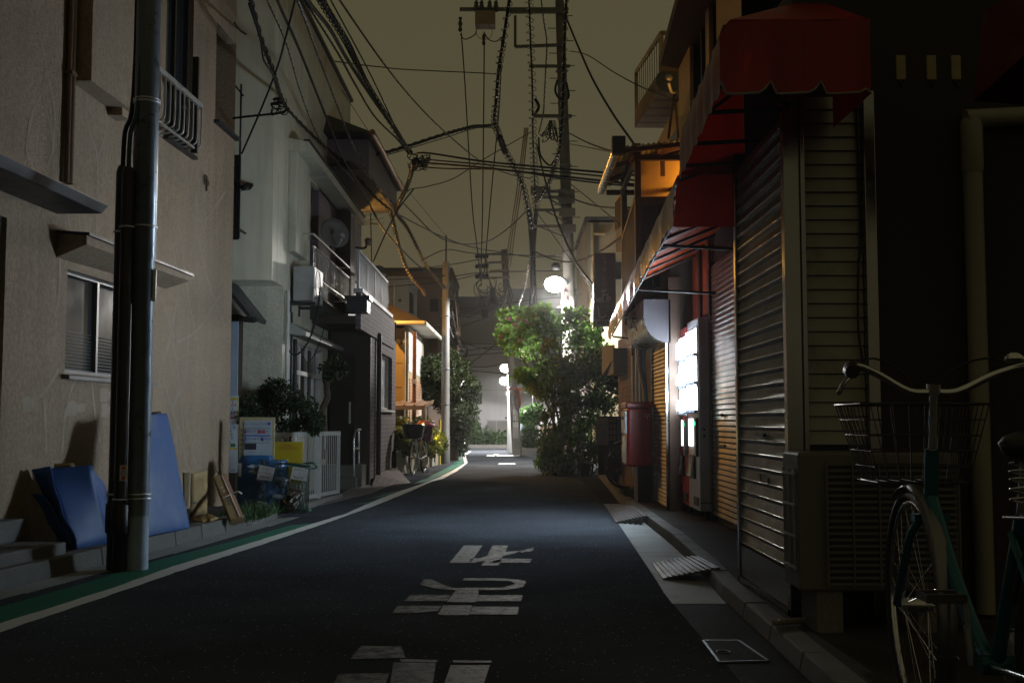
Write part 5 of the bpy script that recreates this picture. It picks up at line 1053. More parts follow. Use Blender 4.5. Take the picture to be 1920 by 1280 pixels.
        L0, L1 = loop(0), loop(1)
        for i in range(len(L0) - 1):
            for k in range(4): mb.tube([L0[i].lerp(L0[i + 1], k / 4), L1[i].lerp(L1[i + 1], k / 4)], .002 * scale, 4, False)
        for k in range(7): mb.tube([P(xb0, zb, -.13 + .26 * k / 6), P(xb1, zb, -.13 + .26 * k / 6)], .002 * scale, 4, False)
        mb.build("basket", CH if basket == 1 else DMETAL, t)
    return t, P
bk, P = bicycle("bicycle", "parked bicycle with black basket cover and pink cloth at the concrete planter", V(-1.86, 22.35, 0), (-.12, -1, 0), mat("silver_frame", (0.45, 0.46, 0.48), 0.3, 0.6), 1.0, "bicycles parked along the lane", True, -.05)
mb = MB(); lumpy(mb, P(.63, .70), .19, .19, .28, .25, .02, 4, 20, 8, 4); mb.build("basket_cover", mat("black_vinyl", (0.012, 0.012, 0.016), 0.22, 0, 0.3, 6, 0.3, 12), bk)
mb = MB(); lumpy(mb, P(-.42, .62), .17, .15, .36, .3, .03, 6, 20, 8, 3.5); mb.build("rear_basket_cover", mat("maroon_cover", (0.09, 0.03, 0.06), 0.4, 0, 0.3, 6, 0.3, 14), bk)
mb = MB(); lumpy(mb, P(-.42, .93), .17, .15, .12, -.6, .03, 8, 18, 6, 3); mb.build("pink_cloth", mat("pink_cloth", (0.42, 0.10, 0.16), 0.7, 0, 0.2, 6), bk)
# dark tree behind the pole
rnd = random.Random(33)
tr = T("maki_tree", "broad dark feathery tree behind the slim grey pole", "tree", V(-1.6, 29.6, 0))
mb = MB(); b = V(-1.57, 29.6, 0); mb.tube(smooth_path([b, b + V(-.02, 0, .9), b + V(-.1, .1, 1.8), b + V(-.15, 0, 2.6)], 5), .17, 9, True, .06)
for (x, z) in ((-.9, 2.1), (.35, 2.0), (-.4, 2.6), (.2, 2.7), (-.8, 1.5)): mb.tube(smooth_path([b + V(-.08, 0, 1.2), b + V(x * .5, rnd.uniform(-.2, .2), (1.2 + z) / 2 + .1), b + V(x, rnd.uniform(-.3, .3), z)], 4), .06, 6, True, .02)
mb.build("trunk", BARK, tr)
mb = MB()
for (px, py, r, k) in ((835, 700, .5, 1), (810, 690, .45, 1), (860, 720, .5, 1), (875, 745, .42, 1), (845, 750, .55, 1), (815, 735, .45, 1), (870, 775, .4, 1), (855, 800, .4, .8), (850, 820, .3, .6), (800, 715, .35, .7), (845, 672, .3, .6), (780, 700, .22, .5), (885, 725, .25, .5), (862, 690, .3, .6), (870, 815, .25, .5), (862, 840, .22, .4)):
    c = at(px, py, 29.6 + rnd.uniform(-.5, .5)); leaves(mb, rnd, c, (r, .5, r * .75), int(2300 * k), .09, (3.5, -.12), 4.0, -.2)
mb.build("crown", leafmat("maki_leaf", (0.022, 0.034, 0.008), .25), tr)
sp2 = T("sign_post", "pale steel sign post standing at the far end of the white edge line", "post", gnd(865, 847)); q = gnd(865, 847); mb = MB(); mb.lathe(q, [(.13, 0), (.13, .45), (.11, .46), (.1, 1.6), (.1, 2.6)], 12); mb.build("shaft", mat("pole_pale", (0.55, 0.55, 0.55), 0.5, 0.2), sp2)

# ---- buildings at the end of the lane
GRW = mat("pale_render", (0.42, 0.42, 0.43), 0.8, 0, 0.06, 0.6, 0.1, 20, streak=0.08)
eb = T("end_building", "large pale grey rendered building closing the end of the lane", "building", V(0, 48, 0))
mb = MB(); mb.box(-9, 9, 47, 56, 0, at(900, 645, 47).z); mb.build("wall", GRW, eb)
mb = MB(); z0, z1 = at(900, 645, 46.6).z, at(900, 590, 46.6).z; mb.box(-9, 9, 46.55, 56, z0 + .01, z1); mb.build("parapet", mat("grey_parapet", (0.20, 0.20, 0.19), 0.8, 0, 0.1, .5), eb)
mb = MB(); mb.box(-9, .9, 48, 56, z1 + .01, at(900, 556, 48).z); mb.build("upper_storey", mat("dark_upper", (0.10, 0.095, 0.085), 0.8), eb)
mb = MB()
for k in range(8): x = at(845 + 16 * k, 575, 47.95).x; mb.box(x, x + .03, 47.9, 47.98, z1 + .02, at(900, 562, 48).z)
mb.build("upper_window_bars", mat("window_dark", (0.04, 0.04, 0.04), 0.3), eb)
mb = MB(); z = at(900, 732, 47).z; mb.box(-9, 9, 46.99, 46.998, z, z + .03); mb.build("wall_joint", mat("joint_grey", (0.25, 0.25, 0.25), 0.8), eb)
for px in (888,): mb = MB(); mb.box(at(px, 0, 46.9).x, at(px + 5, 0, 46.9).x, 46.94, 46.99, at(0, 745, 47).z, at(0, 705, 47).z); mb.build("window", GLASS_D, eb)
db = T("dark_block", "dark grey block rising beyond the end of the lane behind the lamp", "building", V(4, 52, 0)); mb = MB(); mb.box(at(958, 560, 52).x, 8, 52, 60, 0, at(1000, 541, 52).z); mb.build("wall", mat("slate_wall", (0.10, 0.10, 0.105), 0.8, 0, 0.1, 1), db)
mb = MB(); mb.box(at(975, 660, 46.5).x, at(997, 660, 46.5).x, 46.8, 46.985, at(0, 676, 46.9).z, at(0, 655, 46.9).z); mb.build("window_frame", DMETAL, eb)
mb = MB(); mb.box(at(977, 660, 46.5).x, at(995, 660, 46.5).x, 46.77, 46.79, at(0, 674, 46.8).z, at(0, 656, 46.8).z); mb.build("lit_window", emis("lit_window", (1, .93, .55), .75), eb)
bb_ = T("concrete_hut", "square panelled concrete hut in front of the pale end building", "hut", V(-.5, 45.4, 0)); mb = MB(); a, b = at(914, 800, 45).x, at(962, 800, 45).x; zz = at(930, 789, 45).z; mb.box(a, b, 45, 46.9, 0, zz); mb.build("wall", CONC, bb_)
mb = MB(); mb.box(a, b, 44.99, 44.998, zz * .5, zz * .5 + .02); mb.box(a + .35, a + .37, 44.99, 44.998, 0, zz); mb.box(a - .03, b, 44.96, 45.02, zz, zz + .05); mb.build("panel_joint", mat("joint_grey", (0.25, 0.25, 0.25)), bb_)
mb = MB(); x = at(950, 800, 44.9).x; mb.box(x, x + .16, 44.95, 44.99, .1, zz * .55); mb.build("door", mat("steel_door", (0.3, 0.3, 0.28), 0.4), bb_)
mb = MB(); c = at(949, 783, 44.8); mb.bar(c, c + V(.1, .1, .03), .02); mb.bar(c + V(.05, .1, -.08), c + V(.05, .2, .05), .02); mb.lathe(c, [(0, -.04), (.035, -.03), (.035, .05), (0, .06)], 8, (-.4, -1, -.3)); mb.build("camera_bracket", DMETAL, bb_)
ab = T("apartment_block", "brown apartment block with two dark windows behind the slim grey pole", "building", V(-4.3, 44, 0))
mb = MB(); a, b = at(778, 600, 44).x, at(846, 600, 44).x; zz = at(800, 508, 44).z; mb.box(a - 6, b, 44, 50, 0, zz); mb.build("wall", mat("brown_tile_wall", (0.115, 0.082, 0.06), 0.7, 0, 0.12, 2), ab)
mb = MB(); mb.box(a - 6, b + .05, 43.9, 50, zz, zz + .12); mb.build("roof", DMETAL, ab)
for (px0, px1, py0, py1) in ((809, 824, 560, 584), (809, 824, 634, 658), (838, 845, 650, 672)):
    mb = MB(); mb.box(at(px0, 0, 43.9).x, at(px1, 0, 43.9).x, 43.93, 43.99, at(0, py1, 43.9).z, at(0, py0, 43.9).z); mb.build("window", GLASS_D, ab)
mb = MB(); x = at(803, 650, 43.8).x; mb.cyl((x, 43.8, 0), (x, 43.8, at(0, 625, 43.8).z), .03, 6); mb.build("drainpipe", DMETAL, ab)
wb = T("white_block", "pale grey flat roofed block behind the yellow house roof", "building", V(-5.2, 40, 0)); mb = MB(); a, b = at(715, 600, 40).x, at(766, 600, 40).x; zz = at(760, 518, 40).z; mb.box(a - 4, b, 40, 42, 0, zz); x2 = at(782, 600, 42).x; mb.hexa([V(b, 40, 0), V(x2, 42, 0), V(x2 - .2, 43, 0), V(b - .2, 43, 0), V(b, 40, zz), V(x2, 42, zz), V(x2 - .2, 43, zz), V(b - .2, 43, zz)]); mb.build("wall", mat("pale_grey_wall", (0.27, 0.28, 0.27), 0.75, 0, 0.1, 1.5), wb)
mb = MB(); c = at(750, 563, 39.98); mb.obox(c, (1, 0, 0), (0, 1, 0), (0, 0, 1), .1, .05, .1); mb.build("vent", DMETAL, wb)
mb = MB(); x = at(738, 600, 39.95).x; mb.cyl((x, 39.95, 2), (x, 39.95, zz - .3), .03, 6); mb.build("downpipe", mat("pale_pipe", (0.45, 0.45, 0.42)), wb)
mb = MB(); mb.box(at(768, 0, 40.3).x, at(776, 0, 40.3).x + .0, 40.15, 41.0, at(0, 585, 40).z, at(0, 548, 40).z); mb.build("window", GLASS_D, wb)
# hedge and shrubs at the end
rnd = random.Random(5)
hg = T("hedge", "low dark clipped hedge along the foot of the pale end building", "hedge", V(-.6, 43, 0)); mb = MB()
for k in range(13): c = at(868 + k * 7, 832, 43); leaves(mb, rnd, (c.x, 43 + rnd.uniform(-.1, .1), .28 + rnd.uniform(-.05, .1)), (.26, .3, .34), 220, .11, None, 1.8)
mb.build("foliage", LEAF_D, hg)
mb = MB(); mb.box(at(862, 0, 42.5).x, at(955, 0, 42.5).x, 42.45, 42.6, 0, .14); mb.build("hedge_kerb", CONC, hg)
s2 = T("round_shrub", "loose dark round shrub rising above the far hedge", "shrub", V(-1.5, 43.4, 0)); mb = MB()
for (px, py, r) in ((885, 806, .36), (878, 818, .35), (895, 815, .3), (888, 797, .22)): leaves(mb, rnd, at(px, py, 43.4), (r, r, r), 400, .11, None, 1.8)
mb.build("crown", LEAF_D, s2); mb = MB(); q = at(886, 840, 43.4); mb.cyl((q.x, 43.4, 0), (q.x, 43.4, .8), .04, 6); mb.build("trunk", BARK, s2)
t3 = T("topiary_tree", "bright green round clipped tree above a dark trunk mass at the far corner", "tree", V(.75, 36, 0)); mb = MB()
for (px, py, r, n) in ((993, 782, .34, 900), (1003, 775, .3, 700), (985, 792, .25, 500)): leaves(mb, rnd, at(px, py, 36), (r, r, r), n, .09, None, 1.7, shell=.3)
mb.build("crown", leafmat("topiary_leaf", (0.06, 0.13, 0.03), .35), t3)
mb = MB(); q = at(994, 850, 36); mb.cyl((q.x, 36, 0), (q.x, 36, .9), .06, 7); mb.build("trunk", BARK, t3)
t4 = T("clipped_bush", "dark barrel shaped clipped bush beneath the round topiary tree", "bush", V(.65, 35.2, 0)); mb = MB()
for (px, py, r, n) in ((994, 812, .26, 700), (993, 830, .27, 600), (995, 840, .24, 400)): leaves(mb, rnd, at(px, py, 35), (r, r * .8, r * 1.1), n, .07, None, 1.7)
mb.build("foliage", LEAF_D, t4)
mb = MB(); mb.box(at(972, 0, 34.6).x, at(1012, 0, 34.6).x, 34.5, 35.4, 0, .2); mb.build("planting_kerb", CONC, t4)
ow = T("side_wall", "short cream wall on a concrete footing at the far corner", "wall", V(1, 33, 0)); a, b = at(1014, 820, 33).x, at(1040, 820, 33).x
mb = MB(); mb.box(a, b + 2, 33.6, 33.75, .22, at(1014, 796, 33.6).z); mb.build("wall", YEL, ow); mb = MB(); mb.box(a - .08, b + 2, 33.5, 33.85, 0, .22); mb.build("footing", CONC, ow)
vb = T("glass_booth", "white framed lit kiosk edge showing beside the topiary tree", "kiosk", V(.9, 39, 0)); x = at(1011, 780, 39).x; mb = MB(); mb.box(x, x + .8, 39, 39.4, 0, at(0, 766, 39).z); mb.build("body", WHITEPAINT, vb); mb = MB(); mb.box(x + .05, x + .2, 38.985, 38.998, .3, at(0, 775, 39).z); mb.build("light_panel", emis("kiosk_light", (.9, .95, 1), 1.0), vb)
mb = MB(); xx = at(1006, 800, 38.9).x; mb.box(xx - .1, xx + .25, 38.9, 38.97, 1.0, 1.2); mb.build("red_sign", mat("red_sign", (0.4, 0.03, 0.03), 0.5), vb)
tp = T("temporary_fence", "pale folded sign panel leaning behind the mirror pole", "panel", gnd(978, 850)); mb = MB(); panel(mb, V(.28, 35.4, 0), V(.4, 35.7, 0), V(.4, 35.8, .85), V(.3, 35.5, .95), .03, 2, 2); mb.build("panel", mat("pale_blue_panel", (0.30, 0.36, 0.44)), tp)
mb = MB(); mb.obox((.42, 35.4, .35), (1, 0, 0), (0, 1, 0), (0, 0, 1), .06, .06, .5); mb.build("orange_band", mat("orange_band", (0.5, 0.12, 0.03), 0.5), tp)
# ================================================================ RIGHT SIDE
SHUT = mat("shutter_metal", (0.20, 0.19, 0.165), 0.42, 0.75, 0.05, 5, 0, 40, dirt=(0.12, 0.10, 0.08), dirt_amt=0.5, dscale=3.5, streak=.15)
TRIM = mat("stainless_trim", (0.26, 0.26, 0.25), 0.2, 1.0, 0.1, 5)
def shutter(mb, x, y0, y1, z0, z1, pitch, depth=.012, face=-1):
    """roller shutter curtain in a plane of constant x; slats curl out towards the lane"""
    n = max(3, int((z1 - z0) / pitch)); prof = []
    for k in range(n):
        zb = z0 + (z1 - z0) * k / n; h = (z1 - z0) / n
        for f, d in ((0.0, 0.0), (.04, .35), (.10, .7), (.18, .92), (.26, 1.0), (.34, .9), (.5, .55), (.9, .1), (.97, -.1)): prof.append((zb + h * f, d * depth))
    prof.append((z1, 0))
    vs = []; fs = []
    for z, d in prof: vs += [(x + face * d, y0, z), (x + face * d, y1, z)]
    for i in range(len(prof) - 1): fs.append((2 * i, 2 * i + 1, 2 * i + 3, 2 * i + 2))
    mb.add(vs, fs, True); return mb
# ---- corner shop with the large shutter
XS = 1.405; YN0, YN1 = 5.6, 6.9
cs_ = T("corner_shop", "dark corner shop with a large steel roller shutter and slatted side screen", "shop", V(2.5, 6.2, .08))
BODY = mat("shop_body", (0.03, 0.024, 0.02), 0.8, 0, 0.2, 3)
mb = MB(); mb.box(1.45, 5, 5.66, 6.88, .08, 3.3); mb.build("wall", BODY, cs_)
mb = MB(); shutter(mb, XS, YN0 + .07, YN1 - .05, .30, 2.62, .0765, .016); sh1 = mb.build("roller_shutter", SHUT, cs_, 0, None)
mb = MB(); nS = int((2.62 - .30) / .0765)
for k in range(nS): z = .30 + (2.62 - .30) * k / nS + .019; mb.tube([V(XS - .0165, YN0 + .075 + (.012 * (k % 2)), z), V(XS - .0168, (YN0 + YN1) / 2, z + .0006), V(XS - .0165, YN1 - .055, z)], .0034, 6)
mb.build("slat_edge_highlight", mat("edge_highlight_metal", (0.62, 0.61, 0.58), .2, 1.0, .2, 14), sh1)  # slat lip edges, added bright to draw the shutter's highlights
mb = MB(); mb.box(XS - .022, XS - .004, YN0 + .08, YN1 - .06, .12, .30); mb.build("bottom_rail", mat("shutter_rail", (0.25, 0.24, 0.22), 0.35, 0.8, .15, 6), sh1)
mb = MB()
for (py, pz) in ((6.30, .735), (6.10, .72)): mb.box(XS - .021, XS - .015, py - .022, py + .022, pz - .022, pz + .022)
mb.bar((XS - .024, 6.15, .97), (XS - .024, 6.33, .97), .02, .016); mb.build("lock_plate", DMETAL, sh1)
mb = MB(); mb.box(XS - .03, XS + .045, YN1 - .05, YN1, .08, 2.7); mb.box(XS - .03, XS + .05, YN0 - .0, YN0 + .065, .08, 2.7); mb.build("guide_rail", TRIM, cs_, 0.004)
mb = MB(); mb.box(XS - .03, XS + .03, YN0, YN1, .081, .115); mb.build("threshold", TRIM, cs_)
xa, xb = at(1512, 500, 5.6).x, at(1622, 500, 5.6).x
mb = MB()
for k in range(25): z = .93 + k * .0712; mb.hexa([V(xa, 5.635, z), V(xb, 5.635, z), V(xb, 5.66, z), V(xa, 5.66, z), V(xa, 5.648, z + .066), V(xb, 5.648, z + .066), V(xb, 5.66, z + .066), V(xa, 5.66, z + .066)])
mb.build("slatted_screen", mat("screen_slats", (0.30, 0.29, 0.24), 0.5, 0.2, 0.1, 4, dirt=(0.12, 0.09, 0.06), dirt_amt=.5, dscale=4), cs_)
mb = MB(); mb.box(XS + .052, xa - .003, 5.585, 5.66, .08, 2.72); mb.box(xb + .003, xb + .06, 5.585, 5.66, .08, 2.72); mb.build("screen_post", TRIM, cs_, 0.004)
mb = MB(); mb.tube(smooth_path([V(xb - .02, 5.62, 2.7), V(xb - .015, 5.615, 2.0), V(xb - .03, 5.615, 1.8), V(xb - .035, 5.615, 1.5), V(xb - .01, 5.615, 1.3)], 5), .006, 5); mb.build("loose_cable", BLACK, cs_)
# ---- red awning round the corner shop
def fabric(name, col, tr): return mat(name, col, 0.42, 0, 0.22, 2.0, 0.55, 7, spec=0.45, transl=tr, streak=.25)
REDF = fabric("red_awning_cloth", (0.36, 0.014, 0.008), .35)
VAL_SHEEN = fabric("sheen_valance", (0.34, 0.10, 0.085), .15)  # red cloth paled to stand for sky reflected on the side
a1 = T("awning", "red scalloped fabric awning wrapped round the corner shop above the large shutter", "awning", V(1.2, 6, 2.5))
x0, x1 = at(1350, 165, 5.0).x, 1.632; zb, zt = 2.53, 2.875
def scallop(P, n, z0, depth):
    """lower edge of a valance: n scallops, P(f)->xy"""
    pts = []
    for k in range(n):
        for f in (0, .12, .25, .4, .6, .75, .88):
            s = 0.0
            if f < .12: s = depth * (1 - f / .12) ** 1
            if f > .82: s = depth * (f - .82) / .18
            pts.append(((k + f) / n, z0 + s * 1.0))
    pts.append((1.0, z0)); return pts
mb = MB(); fr_pts = scallop(None, 3, zb, .055); vs = []
for f, z in fr_pts:
    x = x0 + (x1 - x0) * f; c = 0 if f > .12 else (1 - f / .12) ** 2 * .07
    vs += [V(x, 5.0 + .01 * math.sin(f * 19), z), V(x, 5.0 + .008 * math.sin(f * 11), zt - c)]
mb.add(vs, [(2 * i, 2 * i + 2, 2 * i + 3, 2 * i + 1) for i in range(len(fr_pts) - 1)], True); mb.build("front_valance", REDF, a1)
mb = MB(); mb.tube([V(x0 + (x1 - x0) * f, 4.992 + .01 * math.sin(f * 19), z) for f, z in fr_pts], .006, 5); mb.build("piping", mat("grey_piping", (0.22, 0.2, 0.17), 0.6), a1)
xe = at(1275, 315, 6.85).x
mb = MB(); vs = []; n = 40
for i in range(n + 1):
    f = i / n; y = 5.0 + 1.9 * f; x = x0 + (xe - x0) * f; wv = .012 * math.sin(f * 40); sc_ = abs(math.sin(f * math.pi * 9)) ** .5 * .03
    vs += [V(x + wv * .4, y, zb + .035 - sc_ + .0 * f), V(x + wv, y, zb + .13), V(x + .006 + wv * .3, y, zt - .05 - (.02 if i % 6 else 0)), V(x + .05, y, zt)]
mb.add(vs, [(4 * i + j, 4 * i + 4 + j, 4 * i + 5 + j, 4 * i + 1 + j) for i in range(n) for j in range(3)], True); mb.build("side_valance", VAL_SHEEN, a1)
mb = MB(); mb.add([V(x0 + .05, 5.0, zt), V(x1, 5.0, zt), V(x1, 5.66, 3.2), V(1.45, 5.66, 3.2), V(1.45, 6.9, 3.2), V(xe + .05, 6.9, zt)], [(0, 1, 2, 3), (0, 3, 4, 5)], False); mb.quad(V(xe, 6.9, zb + .05), V(1.45, 6.9, zb + .05), V(1.45, 6.9, 3.2), V(xe + .05, 6.9, zt)); mb.quad(V(x1, 5.0, zb), V(x1, 5.6, zb), V(x1, 5.6, 3.15), V(x1, 5.0, zt)); mb.build("canopy_cloth", REDF, a1)
mb = MB()
for f in (0, .35, .7, 1): y = 5.02 + 1.86 * f; xx = x0 + (xe - x0) * f; mb.tube([V(xx + .03, y, zt - .03), V(1.42, max(y, 5.62), 3.12)], .012, 6); mb.tube([V(xx + .03, y, zb + .1), V(1.42, max(y, 5.62), zb + .12)], .012, 6)
mb.tube([V(x0 + .03, 5.02, zt - .03), V(xe + .03, 6.88, zt - .03)], .012, 6); mb.tube([V(x0 + .02, 5.02, zt - .03), V(x1, 5.02, zt - .03)], .012, 6); mb.build("awning_frame", DARKWOOD, a1)
# ---- second shop: recess with vending machines, shutter, long awning, upper floor
X2S = 1.95
sh2 = T("awning_shop", "shop with ribbed shutter, wall coloured as red-lit and tan upper storey under the long awning", "shop", V(3, 10, .08))
mb = MB(); mb.box(X2S + .03, 5, 6.95, 10.9, .08, 3.0); mb.box(2.62, 5, 10.9, 12.1, .08, 3.0); mb.build("wall", BODY, sh2)
mb = MB(); shutter(mb, X2S, 9.6, 10.86, .14, 2.55, .05, .010); s_ = mb.build("roller_shutter", mat("shutter_brown", (0.17, 0.145, 0.115), 0.45, 0.75, 0.06, 5, 0, 40, dirt=(0.16, 0.12, 0.09), dirt_amt=.6, dscale=3), sh2)
mb = MB(); mb.bar((X2S - .02, 10.2, .82), (X2S - .02, 10.42, .82), .018); mb.bar((X2S - .02, 10.3, 1.1), (X2S - .02, 10.33, 1.1), .03); mb.build("lock_plate", DMETAL, s_)
mb = MB(); mb.box(X2S - .03, X2S + .03, 10.86, 10.9, .08, 2.6); mb.build("guide_rail", TRIM, sh2)
RUST = mat("red_lit_plaster", (0.30, 0.085, 0.03), 0.7, 0, 0.2, 3, 0.2, 40)  # red tone stands for light falling through the awning
mb = MB(); mb.box(2.5, 2.6, 10.9, 12.1, .08, 3.0); mb.quad((1.93, 10.905, 2.05), (2.6, 10.905, 2.05), (2.6, 10.905, 3), (1.93, 10.905, 3)); mb.box(1.96, 2.5, 10.92, 12.08, 2.12, 2.95); mb.build("recess_wall", RUST, sh2)
mb = MB(); mb.box(1.93, 1.955, 11.45, 11.55, 2.1, 2.95); mb.box(1.93, 1.955, 10.93, 11.0, 2.1, 2.95); mb.build("recess_mullion", DARKWOOD, sh2)
mb = MB(); mb.box(1.7, 1.82, 12.1, 12.16, .08, 2.6); mb.build("pillar", mat("brown_pillar", (0.06, 0.035, 0.022), 0.6, 0, .2, 4), sh2)
TAN = mat("tan_siding", (0.45, 0.31, 0.15), 0.7, 0, 0.12, 4, 0.1, 30)
uwn = [(11.15, 11.55), (11.65, 12.05)]
mb = MB(); holes = [(at(1343, 100, 10.4).y * 0 + .9, 1.5, 3.6, 5.6), (1.6, 2.5, 3.2, 5.4)]
wall_holes(mb, V(X2S, 9.3, 0), V(0, 1, 0), 3.55, 3.0, 6.0, [(1.15, 1.55, 3.3, 5.8), (1.75, 2.75, 3.2, 5.6)], .1, V(1, 0, 0)); mb.quad((X2S, 12.85, 3), (5, 12.85, 3), (5, 12.85, 6), (X2S, 12.85, 6)); mb.build("upper_wall", TAN, sh2)
mb = MB(); mb.box(X2S + .1, X2S + .12, 10.4, 10.9, 3.2, 5.9); mb.box(X2S + .1, X2S + .12, 11.0, 12.1, 3.1, 5.7); wn = mb.build("window", glass("shop_upper_glass", (0.05, 0.048, 0.04), 0.15), sh2)
mb = MB()
for y in (10.45, 10.85, 11.05, 11.55, 12.05): mb.bar((X2S + .07, y, 3.2), (X2S + .07, y, 5.7), .06)
mb.build("frame", DMETAL, wn)
mb = MB(); e = at(1256, 80, 12.0); mb.hexa([V(1.55, 9.0, e.z - .02), V(3, 9.0, e.z - .02), V(3, 12.95, e.z - .02), V(e.x, 12.95, e.z - .02), V(1.55, 9.0, e.z + .1), V(3, 9.0, e.z + .1), V(3, 12.95, e.z + .1), V(e.x, 12.95, e.z + .1)]); mb.build("eave", mat("dark_eave", (0.02, 0.016, 0.014), 0.7), sh2)
# the long awning
a2 = T("awning", "long red fabric awning over the vending machines with a valance paled for sheen", "awning", V(1.5, 11, 2.2))
def aw(f): return V(1.02 + .30 * f, 7.02 + 8.2 * f, 2.30 - .17 * f)
N = 72; mb = MB(); vs = []; rr = random.Random(2)
for i in range(N + 1):
    f = i / N; p = aw(f); wv = .016 * math.sin(f * 60) + .008 * math.sin(f * 143); sc_ = abs(math.sin(f * math.pi * 20)) ** .6 * .045
    vs += [p + V(wv * .7, 0, .045 - sc_), p + V(wv, 0, .12), p + V(wv * .4 + .012, 0, .24), p + V(.03 + wv * .2, 0, .30)]
mb.add(vs, [(4 * i + j, 4 * i + 4 + j, 4 * i + 5 + j, 4 * i + 1 + j) for i in range(N) for j in range(3)], True); mb.build("valance", mat("long_sheen_valance", (0.34, 0.19, 0.17), 0.27, 0, 0.16, 2.0, 0.12, 10, spec=0.8, transl=.12), a2)  # pale colour stands for sheen on the red cloth
vs = []
def wx(y): return 1.93 if y < 12.1 else 1.70
for i in range(N + 1):
    f = i / N; p = aw(f); d = .012 * math.sin(f * 37); vs += [p + V(.03, 0, .30), V((p.x + wx(p.y)) / 2, p.y, p.z + .46 - .03 + d), V(wx(p.y) + .02, p.y, p.z + .62)]
mb = MB(); mb.add(vs, [(3 * i + j, 3 * i + 3 + j, 3 * i + 4 + j, 3 * i + 1 + j) for i in range(N) for j in range(2)], True); mb.build("canopy_cloth", fabric("orange_red_cloth", (0.62, 0.085, 0.02), .7), a2)
mb = MB(); p = aw(0); mb.add([p + V(0, 0, -.03), V(1.93, p.y, p.z - .03), V(1.93, p.y, p.z + .62), p + V(.03, 0, .30)], [(0, 1, 2, 3)]); mb.build("end_cloth", REDF, a2)
mb = MB()
for i in range(15):
    f = i / 14; p = aw(f); q = V(wx(p.y), p.y, p.z + .58); mb.tube([p + V(.04, 0, .27), q], .014, 6)
    if i % 4 == 2: mb.tube([p + V(.05, 0, .06), V(wx(p.y), p.y, p.z + .02)], .013, 6); mb.tube([V(wx(p.y) - .06, p.y, p.z - .2), V(wx(p.y) - .06, p.y, p.z + .5)], .012, 6)
mb.tube([aw(0) + V(.04, 0, .28), aw(1) + V(.04, 0, .28)], .013, 6); mb.tube([aw(0) + V(.04, 0, .07), aw(1) + V(.04, 0, .07)], .010, 6); mb.build("awning_frame", DARKWOOD, a2)
